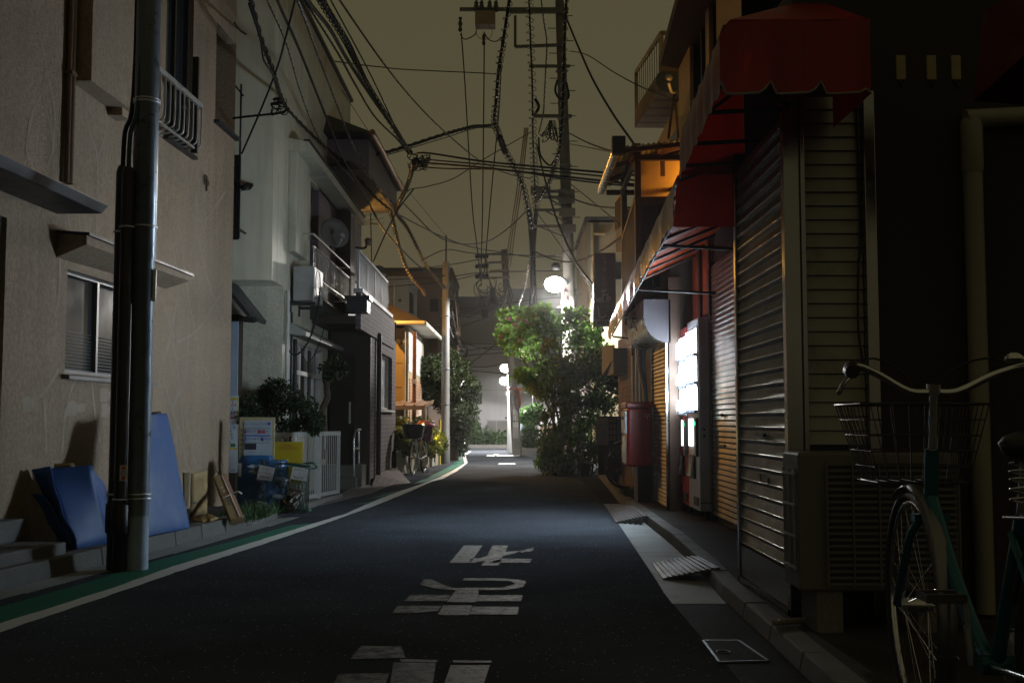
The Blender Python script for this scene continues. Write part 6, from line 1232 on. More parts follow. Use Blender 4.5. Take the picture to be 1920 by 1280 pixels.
# ---- vending machines
def vending(name, label, y0, y1, xf, body, sidec, ztop):
    t = T(name, label, "vending machine", V(xf + .35, (y0 + y1) / 2, .08), "vending machines under the awning"); z0 = .17; Hh = ztop - z0
    mb = MB(); mb.box(xf, xf + .62, y0, y1, z0, ztop); mb.build("cabinet", body, t, 0.012)
    mb = MB()
    for y in (y0 + .08, y1 - .08):
        for x in (xf + .08, xf + .54): mb.cyl((x, y, .085), (x, y, z0), .018, 8); mb.cyl((x, y, .08), (x, y, .088), .035, 10)
    mb.build("foot", BLACK, t)
    zw0, zw1 = z0 + Hh * .50, z0 + Hh * .945
    mb = MB(); mb.box(xf - .012, xf - .002, y0 + .035, y1 - .03, zw0, zw1); mb.build("window_frame", mat("vend_frame", (0.5, 0.5, 0.5), 0.35, 0.4), t)
    rows = 3; rh = (zw1 - zw0) / rows
    for r in range(rows):
        za = zw0 + r * rh + .045; zc = zw0 + (r + 1) * rh - .012
        mb = MB(); mb.box(xf - .02, xf - .0125, y0 + .05, y1 - .045, za, zc); dp = mb.build("display_panel", emis("vend_light", (.66, .84, 1.0), E_VEND) if sidec else emis("vend_light_dim", (.75, .87, 1.0), E_VEND * .6), t)
        nb_ = 6
        for k in range(nb_):
            y = y0 + .09 + (y1 - y0 - .18) * k / (nb_ - 1); col = [(0.03, 0.35, 0.05), (0.1, 0.45, 0.1), (0.6, 0.45, 0.05), (0.05, 0.15, 0.5), (0.5, 0.05, 0.04), (0.6, 0.6, 0.6)][(k + r * 2) % 6]
            mb = MB(); h_ = (zc - za) * (.5 if r < 2 else .8); mb.lathe((xf - .04, y, za + .005), [(0, 0), (.022, 0), (.024, h_ * .3), (.022, h_ * .62), (.024, h_ * .68), (.012, h_ * .85), (.012, h_), (0, h_)], 8); mb.build("sample_bottle", emis("bottle_%d" % ((k + r * 2) % 6), [.35 * c + .65 * q for c, q in zip(col, (.8, .9, 1))] if r < 2 else col, 14 if r < 2 else 1.6), dp)  # bottle glow stands for panel light shining through
        mb = MB(); mb.box(xf - .034, xf - .0125, y0 + .05, y1 - .045, za - .038, za - .004); mb.build("button_strip", mat("vend_strip", (0.1, 0.1, 0.11), 0.4), t)
        mb = MB()
        for k in range(nb_): y = y0 + .09 + (y1 - y0 - .18) * k / (nb_ - 1); mb.box(xf - .037, xf - .0345, y - .025, y + .025, za - .03, za - .012)
        mb.build("price_button", emis("vend_button", (.5, .7, 1.0), .5), t)
    mb = MB(); mb.box(xf - .03, xf - .002, y0 + .03, y0 + .11, z0 + Hh * .28, zw0 - .04); mb.build("coin_panel", mat("coin_panel", (0.06, 0.06, 0.065), 0.3), t)
    mb = MB(); mb.box(xf - .018, xf - .002, y1 - .32, y1 - .12, z0 + Hh * .33, z0 + Hh * .475); mb.build("advert_panel", emis("advert_light", (.8, .9, 1), 3.0 if sidec else .02), t)
    mb = MB(); mb.box(xf - .02, xf - .002, y0 + .22, y1 - .1, z0 + Hh * .16, z0 + Hh * .285); pk = mb.build("pickup_hatch", mat("hatch_black", (0.02, 0.02, 0.022), 0.25), t)
    mb = MB(); mb.hexa([V(xf - .045, y0 + .24, z0 + Hh * .17), V(xf - .045, y1 - .12, z0 + Hh * .17), V(xf - .022, y1 - .12, z0 + Hh * .27), V(xf - .022, y0 + .24, z0 + Hh * .27), V(xf - .049, y0 + .24, z0 + Hh * .172), V(xf - .049, y1 - .12, z0 + Hh * .172), V(xf - .026, y1 - .12, z0 + Hh * .272), V(xf - .026, y0 + .24, z0 + Hh * .272)]); mb.build("flap", mat("hatch_flap", (0.3, 0.31, 0.33), 0.1, 0, .1, 5, alpha=.5), pk)
    mb = MB(); mb.box(xf - .012, xf - .002, y0 + .06, y0 + .3, z0 + .05, z0 + .13); mb.build("vent", BLACK, t)
    mb = MB(); mb.box(xf - .036, xf - .031, y0 + .05, y0 + .09, z0 + Hh * .44, z0 + Hh * .46); mb.build("indicator", emis("green_indicator", (.05, 1, .25), 3.0), t)
    if sidec:
        mb = MB(); mb.box(xf + .10, xf + .11, y0 - .008, y0 - .0005, z0, ztop - .05); mb.box(xf + .0, xf + .62, y0 - .006, y0 - .0005, z0 + .08, z0 + .09)
        mb.build("side_seam", mat("vend_seam", (0.12, 0.12, 0.125), 0.4), t)
        mb = MB(); mb.lathe((xf + .05, y0, z0 + Hh * .42), [(0, .006), (.012, .006), (.012, 0)], 10, (0, -1, 0)); mb.lathe((xf + .05, y0, z0 + Hh * .385), [(0, .006), (.012, .006), (.012, 0)], 10, (0, -1, 0)); mb.build("lock", BLACK, t)
    return t
vending("vending_machine", "white drinks vending machine with glowing display beside the ribbed shutter", 10.93, 11.6, 1.82, mat("vend_white", (0.45, 0.46, 0.48), 0.35, 0.1, 0.06, 4), True, 2.06)
vending("vending_machine", "red drinks vending machine half hidden behind the white one", 11.63, 12.08, 1.82, mat("vend_red", (0.42, 0.02, 0.02), 0.3, 0, 0.06, 4), False, 2.03)
# ---- third shop: shutter, barrel hood, brick front
X3 = 1.70
s3 = T("barrel_hood_shop", "shop with narrow steel shutter, barrel shaped hood and brick front behind the post box", "shop", V(3, 14.5, .08))
mb = MB(); mb.box(X3 + .03, 5, 12.16, 17.6, .08, 3.2); mb.build("wall", mat("shop3_wall", (0.045, 0.037, 0.03), 0.8, 0, .2, 2), s3)
mb = MB(); shutter(mb, X3, 12.2, 13.4, .1, 2.0, .045, .010); mb.build("roller_shutter", mat("shutter_brown", (0.34, 0.29, 0.23)), s3)
mb = MB(); mb.box(X3 - .03, X3 + .03, 13.4, 13.44, .08, 2.0); mb.box(X3 - .03, X3 + .03, 12.16, 12.2, .08, 2.0); mb.build("guide_rail", TRIM, s3)
pr_ = [(X3 + .02, 2.36)] + [(X3 - .27, 2.36)] + [(X3 - .27 + .27 * (1 - math.cos(R(a))) * 1.0, 2.16 - .27 * math.sin(R(a))) for a in range(0, 91, 15)] + [(X3 + .02, 1.89)]
mb = MB(); vs = []
for (x, z) in pr_[1:-1]: vs += [(x, 12.12, z), (x, 13.9, z)]
mb.add(vs, [(2 * i, 2 * i + 1, 2 * i + 3, 2 * i + 2) for i in range(len(pr_) - 3)], True); mb.box(X3 - .26, X3 + .02, 12.13, 13.9, 2.35, 2.36); hd = mb.build("barrel_hood", mat("hood_steel", (0.42, 0.38, 0.32), 0.28, 0.9, .08, 3), s3)
mb = MB(); mb.prism([V(x, 12.1, z) for x, z in pr_], (0, .015, 0)); mb.build("hood_end_plate", mat("hood_white", (0.06, 0.055, 0.06), 0.6, spec=.05), hd)
mb = MB(); mb.box(X3 - .03, X3 + .03, 13.44, 14.0, .08, 1.9); mb.build("corner_render", mat("rough_beige", (0.13, 0.11, 0.08), 0.85, 0, .2, 6, .8, 40), s3)
mb = MB(); mb.box(X3 - .03, X3 + .03, 15.4, 17.6, .08, 2.3); mb.build("brick_front", brick("orange_brick", (0.24, 0.10, 0.045), (0.19, 0.08, 0.04), (0.12, 0.09, 0.06), ("Y", "Z"), .22, .07, .012), s3)
mb = MB(); mb.box(X3 - .02, X3 + .01, 14.05, 15.35, .3, 2.1); wn = mb.build("window", GLASS_D, s3)
mb = MB()
for y in (14.05, 14.5, 14.9, 15.35): mb.bar((X3 - .03, y, .3), (X3 - .03, y, 2.1), .05)
mb.build("frame", ALU, wn)
mb = MB(); mb.tube(smooth_path([V(X3 - .08, 14.1, 2.2), V(X3 - .08, 14.1, 1.75), V(X3 - .05, 13.9, 1.4), V(X3 - .05, 13.7, .9)], 4), .035, 8); mb.build("drainpipe", mat("grey_pipe", (0.28, 0.28, 0.28), 0.4, 0.3), s3)
bxo = T("box_bay", "beige box bay overhanging the lane beyond the awning's far end", "bay window", V(1.6, 17, 1.9)); a, b = at(1130, 670, 17).x, at(1152, 670, 16.4).x
mb = MB(); mb.box(at(1150, 670, 16.3).x, 2.4, 16.3, 17.4, at(0, 700, 16.3).z, at(0, 652, 16.3).z); mb.hexa([V(1.48, 16.3, 1.95), V(1.5, 16.3, 1.95), V(1.5, 17.4, 1.75), V(1.40, 17.4, 1.75), V(1.48, 16.3, 2.15), V(1.5, 16.3, 2.15), V(1.5, 17.4, 2.2), V(1.40, 17.4, 2.2)]); mb.build("box", mat("beige_box", (0.22, 0.17, 0.10), 0.7, 0, .15, 4), bxo)
# ---- post box
RB = mat("postbox_red", (0.30, 0.012, 0.008), 0.38, 0, .12, 4, spec=.5)
pb_ = T("post_box", "red street post box on a dark pedestal beside the narrow steel shutter", "post box", V(1.52, 13.65, .08))
mb = MB(); mb.box(1.375, 1.685, 13.4, 13.92, .50, 1.20); mb.build("body", RB, pb_, 0.03)
mb = MB(); mb.box(1.355, 1.69, 13.38, 13.94, 1.195, 1.27); mb.build("lid", RB, pb_, 0.02)
mb = MB(); mb.box(1.50, 1.68, 13.46, 13.86, .08, .505); mb.build("pedestal", mat("pedestal_dark", (0.03, 0.032, 0.036), 0.5), pb_)
mb = MB(); mb.box(1.352, 1.374, 13.44, 13.88, .90, 1.16); fp = mb.build("front_plate", mat("postbox_plate", (0.42, 0.42, 0.44), 0.35, 0.3), pb_)
mb = MB()
for y in (13.47, 13.68): mb.box(1.345, 1.353, y, y + .17, 1.06, 1.10)
mb.build("letter_slot", BLACK, fp)
mb = MB(); mb.box(1.355, 1.374, 13.46, 13.86, .54, .86); mb.build("collection_door", mat("collection_door", (0.36, 0.30, 0.26), 0.3, 0.5), pb_)
mb = MB(); q = 13.395; xm = 1.615; mb.box(xm - .042, xm + .042, q - .002, q, 1.12, 1.128); mb.box(xm - .042, xm + .042, q - .002, q, 1.098, 1.106); mb.box(xm - .005, xm + .005, q - .002, q, 1.06, 1.098); mb.build("postal_mark", mat("mark_pale", (0.45, 0.35, 0.35), 0.5), pb_)
# ---- air conditioner on the pavement, dark house behind
av = T("air_conditioner", "big cream air conditioner outdoor unit standing on blocks below the slatted screen", "air conditioner", V(1.75, 5.4, .08))
ACW = mat("ac_cream", (0.10, 0.095, 0.08), 0.5, 0, .1, 4, dirt=(0.12, 0.11, 0.09), dirt_amt=.5, dscale=3)
ax0, ax1 = at(1497, 900, 5.2).x, at(1800, 900, 5.2).x; az0, az1 = at(0, 1108, 5.2).z, at(0, 848, 5.2).z
mb = MB(); mb.box(ax0, ax1, 5.2, 5.5, az0, az1); mb.build("casing", ACW, av, 0.012)
gx0, gx1 = at(1548, 900, 5.19).x, at(1795, 900, 5.19).x; gz0, gz1 = at(0, 1100, 5.19).z, at(0, 864, 5.19).z
mb = MB(); mb.box(gx0 + .02, gx1 - .02, 5.186, 5.199, gz0 + .02, gz1 - .02); mb.build("grille_well", BLACK, av)
mb = MB()
for k in range(20): z = gz0 + (gz1 - gz0) * (k + .5) / 20; mb.bar((gx0, 5.18, z), (gx1, 5.18, z), .008, .012)
for k in range(6): x = gx0 + (gx1 - gx0) * k / 5; mb.bar((x, 5.175, gz0), (x, 5.175, gz1), .008)
mb.build("fan_grille", mat("grille_dark", (0.09, 0.088, 0.08), 0.5), av)
mb = MB()
for k in range(4): z = az0 + .1 + (az1 - az0 - .2) * k / 3; mb.bar((ax0 - .006, 5.24, z), (ax0 - .006, 5.47, z), .012)
for k in range(3): y = 5.26 + k * .1; mb.bar((ax0 - .006, y, az0 + .08), (ax0 - .006, y, az1 - .08), .008)
mb.build("side_grille", mat("grille_light", (0.3, 0.3, 0.28), 0.4, .4), av)
for q in (ax0 + .08, ax1 - .2): mb = MB(); mb.box(q, q + .12, 5.22, 5.5, .08, az0); mb.build("support_block", CONC, av)
hs = T("drain_hose", "short ribbed beige drain hose lying on the pavement below the air conditioner", "hose", gnd(1520, 1165, .08)); mb = MB(); hp = smooth_path([gnd(1450, 1168, .1), gnd(1510, 1162, .1), gnd(1560, 1166, .1), gnd(1570, 1140, .12)], 6); mb.tube(hp, .012, 8); mb.tube(coil(hp, .013, 30), .003, 4); mb.build("hose", mat("hose_beige", (0.22, 0.2, 0.16), 0.5), hs)
dh = T("dark_house", "unlit dark house with corrugated cladding behind the parked teal bicycle", "house", V(3, 6.5, .08))
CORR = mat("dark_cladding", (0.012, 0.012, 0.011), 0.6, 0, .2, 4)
mb = MB(); vs = []; n = 160
for i in range(n + 1): x = 1.83 + 3.2 * i / n; y = 5.74 + (.008 if i % 2 else 0); vs += [(x, y, .08), (x, y, 3.4)]
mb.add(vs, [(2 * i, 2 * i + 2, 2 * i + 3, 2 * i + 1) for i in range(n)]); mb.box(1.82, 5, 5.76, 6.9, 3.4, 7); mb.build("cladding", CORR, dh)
mb = MB(); mb.box(at(1697, 600, 5.72).x, at(1704, 600, 5.72).x, 5.715, 5.735, .6, at(0, 412, 5.72).z); mb.build("cover_strip", mat("strip_grey", (0.10, 0.10, 0.09), 0.5), dh)
mb = MB(); xd = at(1832, 500, 5.6).x; zd = at(0, 222, 5.6).z; mb.cyl((xd, 5.62, .1), (xd, 5.62, zd), .048, 14); mb.lathe((xd, 5.62, zd - .28), [(.048, 0), (.055, .02), (.055, .26), (.05, .28)], 14); mb.cyl((xd - .03, 5.62, zd), (xd + 1.2, 5.62, zd + .06), .05, 14); mb.build("downpipe", mat("cream_pvc", (0.24, 0.22, 0.17), 0.45, 0, .1, 4), dh)
for px in (1686, 1743, 1789):
    t = T("cable_insulator", ("cream cable clamp box beside the red awning's end", "cream cable clamp box between two similar boxes", "cream cable clamp box beside the dark red awning flap")[[1686, 1743, 1789].index(px)], "insulator", at(px, 130, 5.68), "cable clamp boxes on the dark house"); c = at(px, 130, 5.68)
    mb = MB(); mb.obox(c, (1, 0, 0), (0, 1, 0), (0, 0, 1), .05, .06, .13); mb.build("box", mat("insulator_cream", (0.30, 0.24, 0.12), 0.6, 0, .15, 9), t, .006); mb = MB(); mb.tube([c + V(-.01, -.02, -.06), c + V(0, -.03, -.10), c + V(.015, 0, -.06)], .006, 5); mb.build("clip", DMETAL, t)
mb = MB(); c = at(1875, 60, 4.6); mb.prism([at(1845, 20, 4.7), at(1990, -60, 4.0), at(1990, 130, 4.0), at(1925, 100, 4.3), at(1825, 190, 4.75)], (.5, .12, .0)); o = mb.build("awning", mat("dark_red_cloth", (0.10, 0.008, 0.006), .6, transl=.1), None); tag(o, "dark red awning flap jutting above the pale downpipe", "awning")
# teal bicycle
TEAL = mat("teal_frame", (0.010, 0.085, 0.115), 0.3, 0.35, 0.1, 5, spec=.5)
hx, hy = 1.325, 3.73; fdir = V(.03, 1, 0).normalized(); org = V(hx, hy, .08) - fdir * .66
tb, P = bicycle("bicycle", "teal city bicycle with wire front basket parked in the dark near the camera", org, fdir, TEAL, 1.1, "bicycles parked along the lane", 2, .0, True, -.08, -math.pi * .5)
mb = MB(); c0, c1_ = P(.39, .60, .0), P(.405, .66, .0); mb.tube([P(.40, .60), P(.425, .63)], .0225, 10); mb.build("sticker_band", mat("orange_sticker", (0.4, 0.12, 0.05), 0.5), tb)
# ---- timber drying deck with corrugated roof
WR = mat("red_brown_timber", (0.055, 0.022, 0.015), 0.6, 0, .25, 6, .1, 30)
OCH = mat("ochre_wall", (0.34, 0.22, 0.07), 0.75, 0, .15, 2.5, .2, 40)
dk = T("drying_deck", "timber framed drying deck with corrugated roof and ochre wall above the shops", "deck", V(2, 14, 2.5))
ra, rb_, rc_, rd_ = at(1164, 275, 12.6), at(1290, 262, 12.6), at(1290, 300, 15.0), at(1142, 352, 15.0)
rd_ = V(1.24, 14.6, at(1142, 352, 14.6).z); ra = V(ra.x, 12.6, ra.z)
vs = []; n = 40; mb = MB()
for i in range(n + 1):
    f = i / n; p = ra.lerp(rb_, f); q = rd_.lerp(V(2.3, 14.6, rc_.z + .1), f); o_ = .015 * math.sin(f * 80); vs += [p + V(0, 0, o_), q + V(0, 0, o_)]
mb.add(vs, [(2 * i, 2 * i + 2, 2 * i + 3, 2 * i + 1) for i in range(n)], True); rf = mb.build("roof", mat("corrugated_plastic", (0.34, 0.27, 0.12), 0.5, 0, .2, 3, transl=.4), dk)
mb = MB()
for f in (.03, .35, .7): mb.bar(ra.lerp(rd_, f) + V(0, 0, -.04), rb_.lerp(V(2.3, 14.6, rc_.z + .1), f) + V(0, 0, -.04), .045)
for f in (.2, .6): mb.bar(ra.lerp(rb_, f) - V(0, 0, .03), rd_.lerp(V(2.3, 14.6, rc_.z + .1), f) - V(0, 0, .03), .04)
mb.build("roof_batten", WR, dk)
mb = MB(); g0 = V(ra.x - .05, 12.58, ra.z - .03); g1 = V(rd_.x - .06, 14.65, rd_.z - .03); mb.cyl(g0, g1, .055, 12); mb.build("gutter", mat("bright_gutter", (0.55, 0.55, 0.57), 0.25, .7), dk)
mb = MB(); mb.obox(g0 + V(.02, -.02, .03), (1, 0, 0), (0, 1, 0), (0, 0, 1), .15, .12, .2); mb.build("gutter_box", BLACK, dk)
def post(mb, px, pyt, pyb, Y, w=.07): a, b = at(px, pyt, Y), at(px, pyb, Y); mb.bar((a.x, Y, b.z), (a.x, Y, a.z), w)
mb = MB(); post(mb, 1195, 270, 620, 12.9); post(mb, 1170, 350, 560, 14.6); post(mb, 1242, 275, 330, 13.2, .05); mb.bar(at(1137, 361, 14.55), at(1200, 361, 14.55), .06); mb.bar(at(1196, 378, 12.88), at(1292, 376, 12.88), .09); mb.bar(at(1195, 296, 12.85), at(1285, 296, 12.85), .06); mb.build("post", WR, dk)
mb = MB(); mb.box(at(1199, 0, 13.3).x, 3.0, 13.3, 13.4, at(0, 376, 13.3).z, at(0, 302, 13.3).z); mb.build("ochre_panel", OCH, dk)
mb = MB(); q0, q1 = at(1196, 560, 12.95), at(1285, 380, 12.95); mb.box(q0.x, 2.6, 12.97, 13.0, 2.6, q1.z)
for k in range(14): x = q0.x + .06 * k; mb.bar((x, 12.95, 2.6), (x, 12.95, q1.z), .022)
mb.build("slatted_front", mat("black_slats", (0.018, 0.011, 0.010), 0.6), dk)
sa, sb_ = at(1194, 372, 12.95), at(1170, 447, 14.6); mb = MB(); mb.bar(sa, sb_, .06); mb.hexa([V(sa.x, 12.95, 2.5), V(sa.x + .03, 12.95, 2.5), V(sb_.x + .03, 14.6, 2.3), V(sb_.x, 14.6, 2.3), sa, sa + V(.03, 0, 0), sb_ + V(.03, 0, 0), sb_])
for k in range(22): f = k / 21; p = sa.lerp(sb_, f); mb.bar(V(p.x - .012, p.y, 2.45), p + V(-.012, 0, 0), .02)
mb.build("slatted_side", mat("brown_slats", (0.045, 0.025, 0.022), 0.6), dk)
mb = MB(); mb.bar(at(1190, 300, 12.9), at(1166, 362, 14.5), .05); mb.build("diagonal_strut", mat("strut_grey", (0.25, 0.25, 0.26), .35, .6), dk)
# balcony house behind it
bh = T("balcony_house", "tan house with railed balcony and wood sided apron above the drying deck", "house", V(3, 15, 0))
mb = MB(); mb.box(2.3, 5, 15.0, 18.0, 3.0, 5.45); mb.build("wall", OCH, bh)
b0, b1 = at(1239, 172, 15.0), at(1190, 240, 18.0); t0 = at(1239, 130, 15.0); t1 = at(1190, 206, 18.0)
mb = MB(); mb.hexa([b0, b0 + V(.9, 0, 0), V(2.9, 18.0, b1.z), b1, t0, t0 + V(.9, 0, 0), V(2.9, 18.0, t1.z), t1]); mb.build("balcony_apron", brick("wood_siding", (0.20, 0.14, 0.08), (0.17, 0.115, 0.065), (0.06, 0.04, 0.025), ("Y", "Z"), 1.5, .06, .008), bh)
r0, r1 = V(t0.x + .02, 15.05, at(1244, 62, 15.05).z), V(t1.x + .02, 17.95, at(1194, 136, 17.95).z)
mb = MB(); mb.bar(r0, r1, .05); mb.bar(r0, r0 + V(.9, 0, 0), .05); mb.bar(r0, V(r0.x, 15.05, t0.z), .05); mb.bar(r1, V(r1.x, 17.95, t1.z), .05)
for k in range(13): f = k / 12; p = r0.lerp(r1, f); mb.bar(p, V(p.x, p.y, t0.z * (1 - f) + t1.z * f), .011, .016)
for k in range(1, 6): p = r0 + V(.15 * k, 0, 0); mb.bar(p, V(p.x, p.y, t0.z), .018)
mb.bar(V(r0.x, 15.05, t0.z + .03), V(r0.x + .9, 15.05, t0.z + .03), .03); mb.build("railing", mat("tan_railing", (0.34, 0.25, 0.13), 0.5, .2), bh)
mb = MB(); mb.box(2.285, 2.299, 15.3, 16.4, 4.3, 5.1); mb.build("window", GLASS_D, bh)
wl = T("unseen_deck_lamp", "unseen orange lamp added behind the shop end to light the drying deck", "added lamp", V(2.45, 12.9, 3.75)); c = V(2.45, 13.06, 3.85)  # unseen lamp added to brighten the ochre panel
mb = MB(); mb.lathe(c, [(0, -.06), (.05, -.04), (.06, .02), (.03, .06), (0, .07)], 12); mb.build("fill_globe", emis("deck_fill_glow", (1, .5, .12), 12), wl)
mb = MB(); mb.bar(c + V(0, -.2, .05), c + V(0, -.05, .05), .03); mb.build("bracket", DMETAL, wl); DECK_FILL = (c + V(-.1, .0, .0), wl)
dish("satellite_dish", "big grey satellite dish on the wall beside the railed balcony", at(1262, 148, 13.4), .21, (-.35, -.85, .3), at(1275, 175, 13.5), mat("dish_olive", (0.13, 0.13, 0.10), .55))
mb = MB(); dsh = T("dish_mast", "dark slender mast carrying the big dish beside the balcony", "mast", at(1262, 260, 13.4)); mb.bar(at(1253, 260, 13.5), at(1266, 160, 13.45), .03); mb.bar(at(1272, 260, 13.5), at(1266, 190, 13.45), .03); mb.build("tube", DMETAL, dsh)
# wooden balcony of the next house and ac
wbh = T("wood_balcony_house", "narrow house with a wood sided balcony squeezed behind the drying deck", "house", V(2.2, 17, 2)); mb = MB(); p = [at(1155, 432, 17.2), at(1172, 418, 15.2), at(1172, 470, 15.2), at(1155, 472, 17.2)]
mb.hexa([p[3], p[2], p[2] + V(.8, 0, 0), p[3] + V(.8, 0, 0), p[0], p[1], p[1] + V(.8, 0, 0), p[0] + V(.8, 0, 0)]); mb.build("balcony_apron", brick("wood_siding", (0, 0, 0), (0, 0, 0), (0, 0, 0), ("Y", "Z"), 1, 1), wbh)
mb = MB()
for k in range(7): q = p[0].lerp(p[1], k / 6); mb.bar(q, q + V(0, 0, .45), .03)
mb.bar(p[0] + V(0, 0, .45), p[1] + V(0, 0, .45), .04); mb.build("railing", mat("tan_railing", (0.34, 0.25, 0.13)), wbh)
mb = MB(); mb.box(at(1172, 0, 16.8).x, 3, 16.9, 17.6, 0, 4.3); mb.build("wall", mat("beige_box", (0.22, 0.17, 0.10)), wbh)
# pale house with orange lit flank
ph = T("flat_roof_house", "flat roofed beige house with an orange lit flank behind the salon sign", "house", V(3, 30, 0)); mb = MB(); x0, x1 = at(1101, 500, 28).x, 6; zt = at(1120, 417, 28).z; xf = at(1081, 500, 33).x
mb.hexa([V(x0, 28, 0), V(x1, 28, 0), V(x1, 33, 0), V(xf, 33, 0), V(x0, 28, zt), V(x1, 28, zt), V(x1, 33, zt + .05), V(xf, 33, zt + .05)]); mb.build("wall", mat("beige_render", (0.34, 0.29, 0.20), .75, 0, .12, 1.5), ph)
mb = MB(); mb.box(x0 - .05, x1, 27.95, 33, zt + .06, zt + .14); mb.build("coping", CONC, ph)
mb = MB(); xx = at(1111, 500, 27.9).x; mb.cyl((xx, 27.9, 0), (xx, 27.9, zt - .05), .05, 8); mb.cyl((xx, 27.9, at(0, 438, 27.9).z), (xx + .32, 27.9, at(0, 438, 27.9).z), .045, 8); mb.build("pipe", mat("tan_pipe2", (0.38, 0.30, 0.17), .5), ph)
mb = MB(); mb.box(at(1150, 0, 27.9).x, 4, 27.96, 27.99, at(0, 520, 28).z, at(0, 492, 28).z); mb.build("window_band", DMETAL, ph)
# salon sign
sg = T("shop_sign", "tall dark projecting salon sign with vertical pink katakana lettering", "sign", at(1137, 600, 18)); YS = 18.0
sx0, sx1, sz0, sz1 = at(1112, 0, YS).x, at(1151, 0, YS).x, at(0, 611, YS).z, at(0, 474, YS).z
mb = MB(); mb.box(sx0, sx1, YS, YS + .16, sz0 + .10, sz1); mb.build("panel", mat("sign_plum", (0.15, 0.065, 0.08), 0.35, 0, .08, 4), sg)
mb = MB(); mb.box(sx0, sx1, YS, YS + .16, sz0, sz0 + .095); mb.build("phone_panel", mat("sign_grey", (0.3, 0.27, 0.28), .4), sg)
mb = MB(); mb.box(sx0 - .018, sx0 - .001, YS - .02, YS + .18, sz0 - .02, sz1); mb.build("edge_trim", mat("bright_trim", (0.6, 0.6, 0.6), .2, 1.0), sg)
mb = MB(); mb.box(sx1 + .001, sx1 + .35, YS + .03, YS + .12, sz1 - .42, sz1 - .28); mb.box(sx1 + .001, sx1 + .35, YS + .03, YS + .12, sz0 + .2, sz0 + .3); mb.build("bracket", DMETAL, sg)
LP = mat("sign_letters", (0.50, 0.28, 0.29), .5)
mx_ = (sx0 + sx1) / 2; zz = sz1 - .05; H1 = (sz1 - sz0)
for i, ch in enumerate("ビューティサロン"): text(ch if ch != "ー" else "｜", LP, sg, (mx_ - .01, YS, sz1 - .065 - i * .0745), (1, 0, 0), (0, 0, 1), .085 if ch not in "ュィ" else .07)
mb = MB()   # brushed script, stroke by stroke
def stroke(l, w0): 
    P_ = smooth_path([at(1095 + x / 8, 460 + y / 8, YS - .004) for x, y in l], 5); n_ = len(P_)
    for i in range(n_ - 1):
        d = (P_[i + 1] - P_[i]).normalized(); s = V(-d.z, 0, d.x); a = w0 * (.35 + .65 * math.sin(math.pi * min(1, (i + .6) / n_))); b = w0 * (.35 + .65 * math.sin(math.pi * min(1, (i + 1.6) / n_)))
        mb.quad(P_[i] - s * a, P_[i] + s * a, P_[i + 1] + s * b, P_[i + 1] - s * b)
for l, w_ in (([(260, 690), (300, 685), (345, 665)], .012), ([(300, 680), (290, 740), (275, 790), (300, 850)], .012), ([(275, 760), (330, 735), (355, 770), (330, 850)], .011), ([(360, 760), (390, 790), (355, 850)], .012), ([(190, 780), (200, 840), (250, 800), (215, 790)], .013), ([(230, 850), (280, 835), (310, 860)], .009), ([(210, 900), (225, 1000), (235, 1070), (275, 1085), (340, 1045)], .02), ([(330, 905), (345, 930)], .006), ([(355, 905), (372, 928)], .006)): stroke(l, w_)
mb.build("script_lettering", LP, sg)
text("892-36", mat("sign_dark", (0.05, 0.03, 0.03), .5), sg, (mx_ - .02, YS, sz0 + .048), (1, 0, 0), (0, 0, 1), .075)

# ---- big flowering shrub thicket
rnd = random.Random(77)
cm = T("crape_myrtle", "large leafy tree with small pink flowers under the bright street lamp", "tree", V(1.0, 23.5, 0))
base = V(1.05, 23.4, 0); mb = MB(); tips = []
for k in range(9):
    px = (945, 975, 1000, 1022, 1060, 985, 1045, 1020, 1080)[k]; py = (620, 615, 590, 582, 592, 660, 640, 680, 640)[k]; tip = at(px, py, 23.2 + rnd.uniform(-.6, .6)); tips.append(tip); b = base + V(rnd.uniform(-.2, .2), rnd.uniform(-.2, .2), 0)
    mid = b.lerp(tip, .5) + V(.18 * (1 if px < 1030 else -.5), 0, .25); mb.tube(smooth_path([b, b + V(0, 0, .6), mid, tip], 5), [.05 - .043 * i / 15 for i in range(16)], 6)
    for j in range(3): q = mid.lerp(tip, .2 + .25 * j); mb.tube(smooth_path([q, q + V(rnd.uniform(-.3, .3), rnd.uniform(-.3, .3), .25), q + V(rnd.uniform(-.5, .5), rnd.uniform(-.4, .4), .35)], 3), .012, 4, True, .005)
mb.build("trunk", BARK, cm)
mb = MB(); md = MB()
blobs = [(945, 622, .22), (955, 635, .26), (975, 612, .28), (990, 630, .32), (1005, 595, .3), (1018, 585, .22), (1035, 606, .30), (1055, 612, .32), (1015, 630, .36), (1035, 640, .36), (965, 650, .25), (990, 660, .28), (1065, 635, .36), (1085, 620, .3), (1085, 596, .26), (1095, 645, .32), (1110, 620, .22), (1062, 589, .16), (1120, 650, .25)]
for (px, py, r) in blobs:
    leaves(mb, rnd, at(px, py, 23.3 + rnd.uniform(-.7, .7)), (r * 1.15, .45, r * .9), 460, .075, (3.2, .06), 1.9, .1)
for px, py in ((1000, 740), (990, 725), (1010, 730), (1020, 745), (1005, 715), (980, 715), (1030, 700), (1040, 720)):
    leaves(mb, rnd, at(px, py - 15, 23 + rnd.uniform(-.5, .5)), (.24, .35, .16), 170, .09, None, 1.9, .3)
for _ in range(14):
    c = at(rnd.choice((935, 950, 970, 985, 1005, 1025)) + rnd.uniform(-6, 6), rnd.choice((600, 585, 610)) + rnd.uniform(-8, 8), 23.2); leaves(mb, rnd, c, (.13, .2, .07), 40, .08, None, 2, -.4)
mb.build("crown", leafmat("myrtle_leaf", (0.10, 0.20, 0.035), .7), cm)
mb = MB()
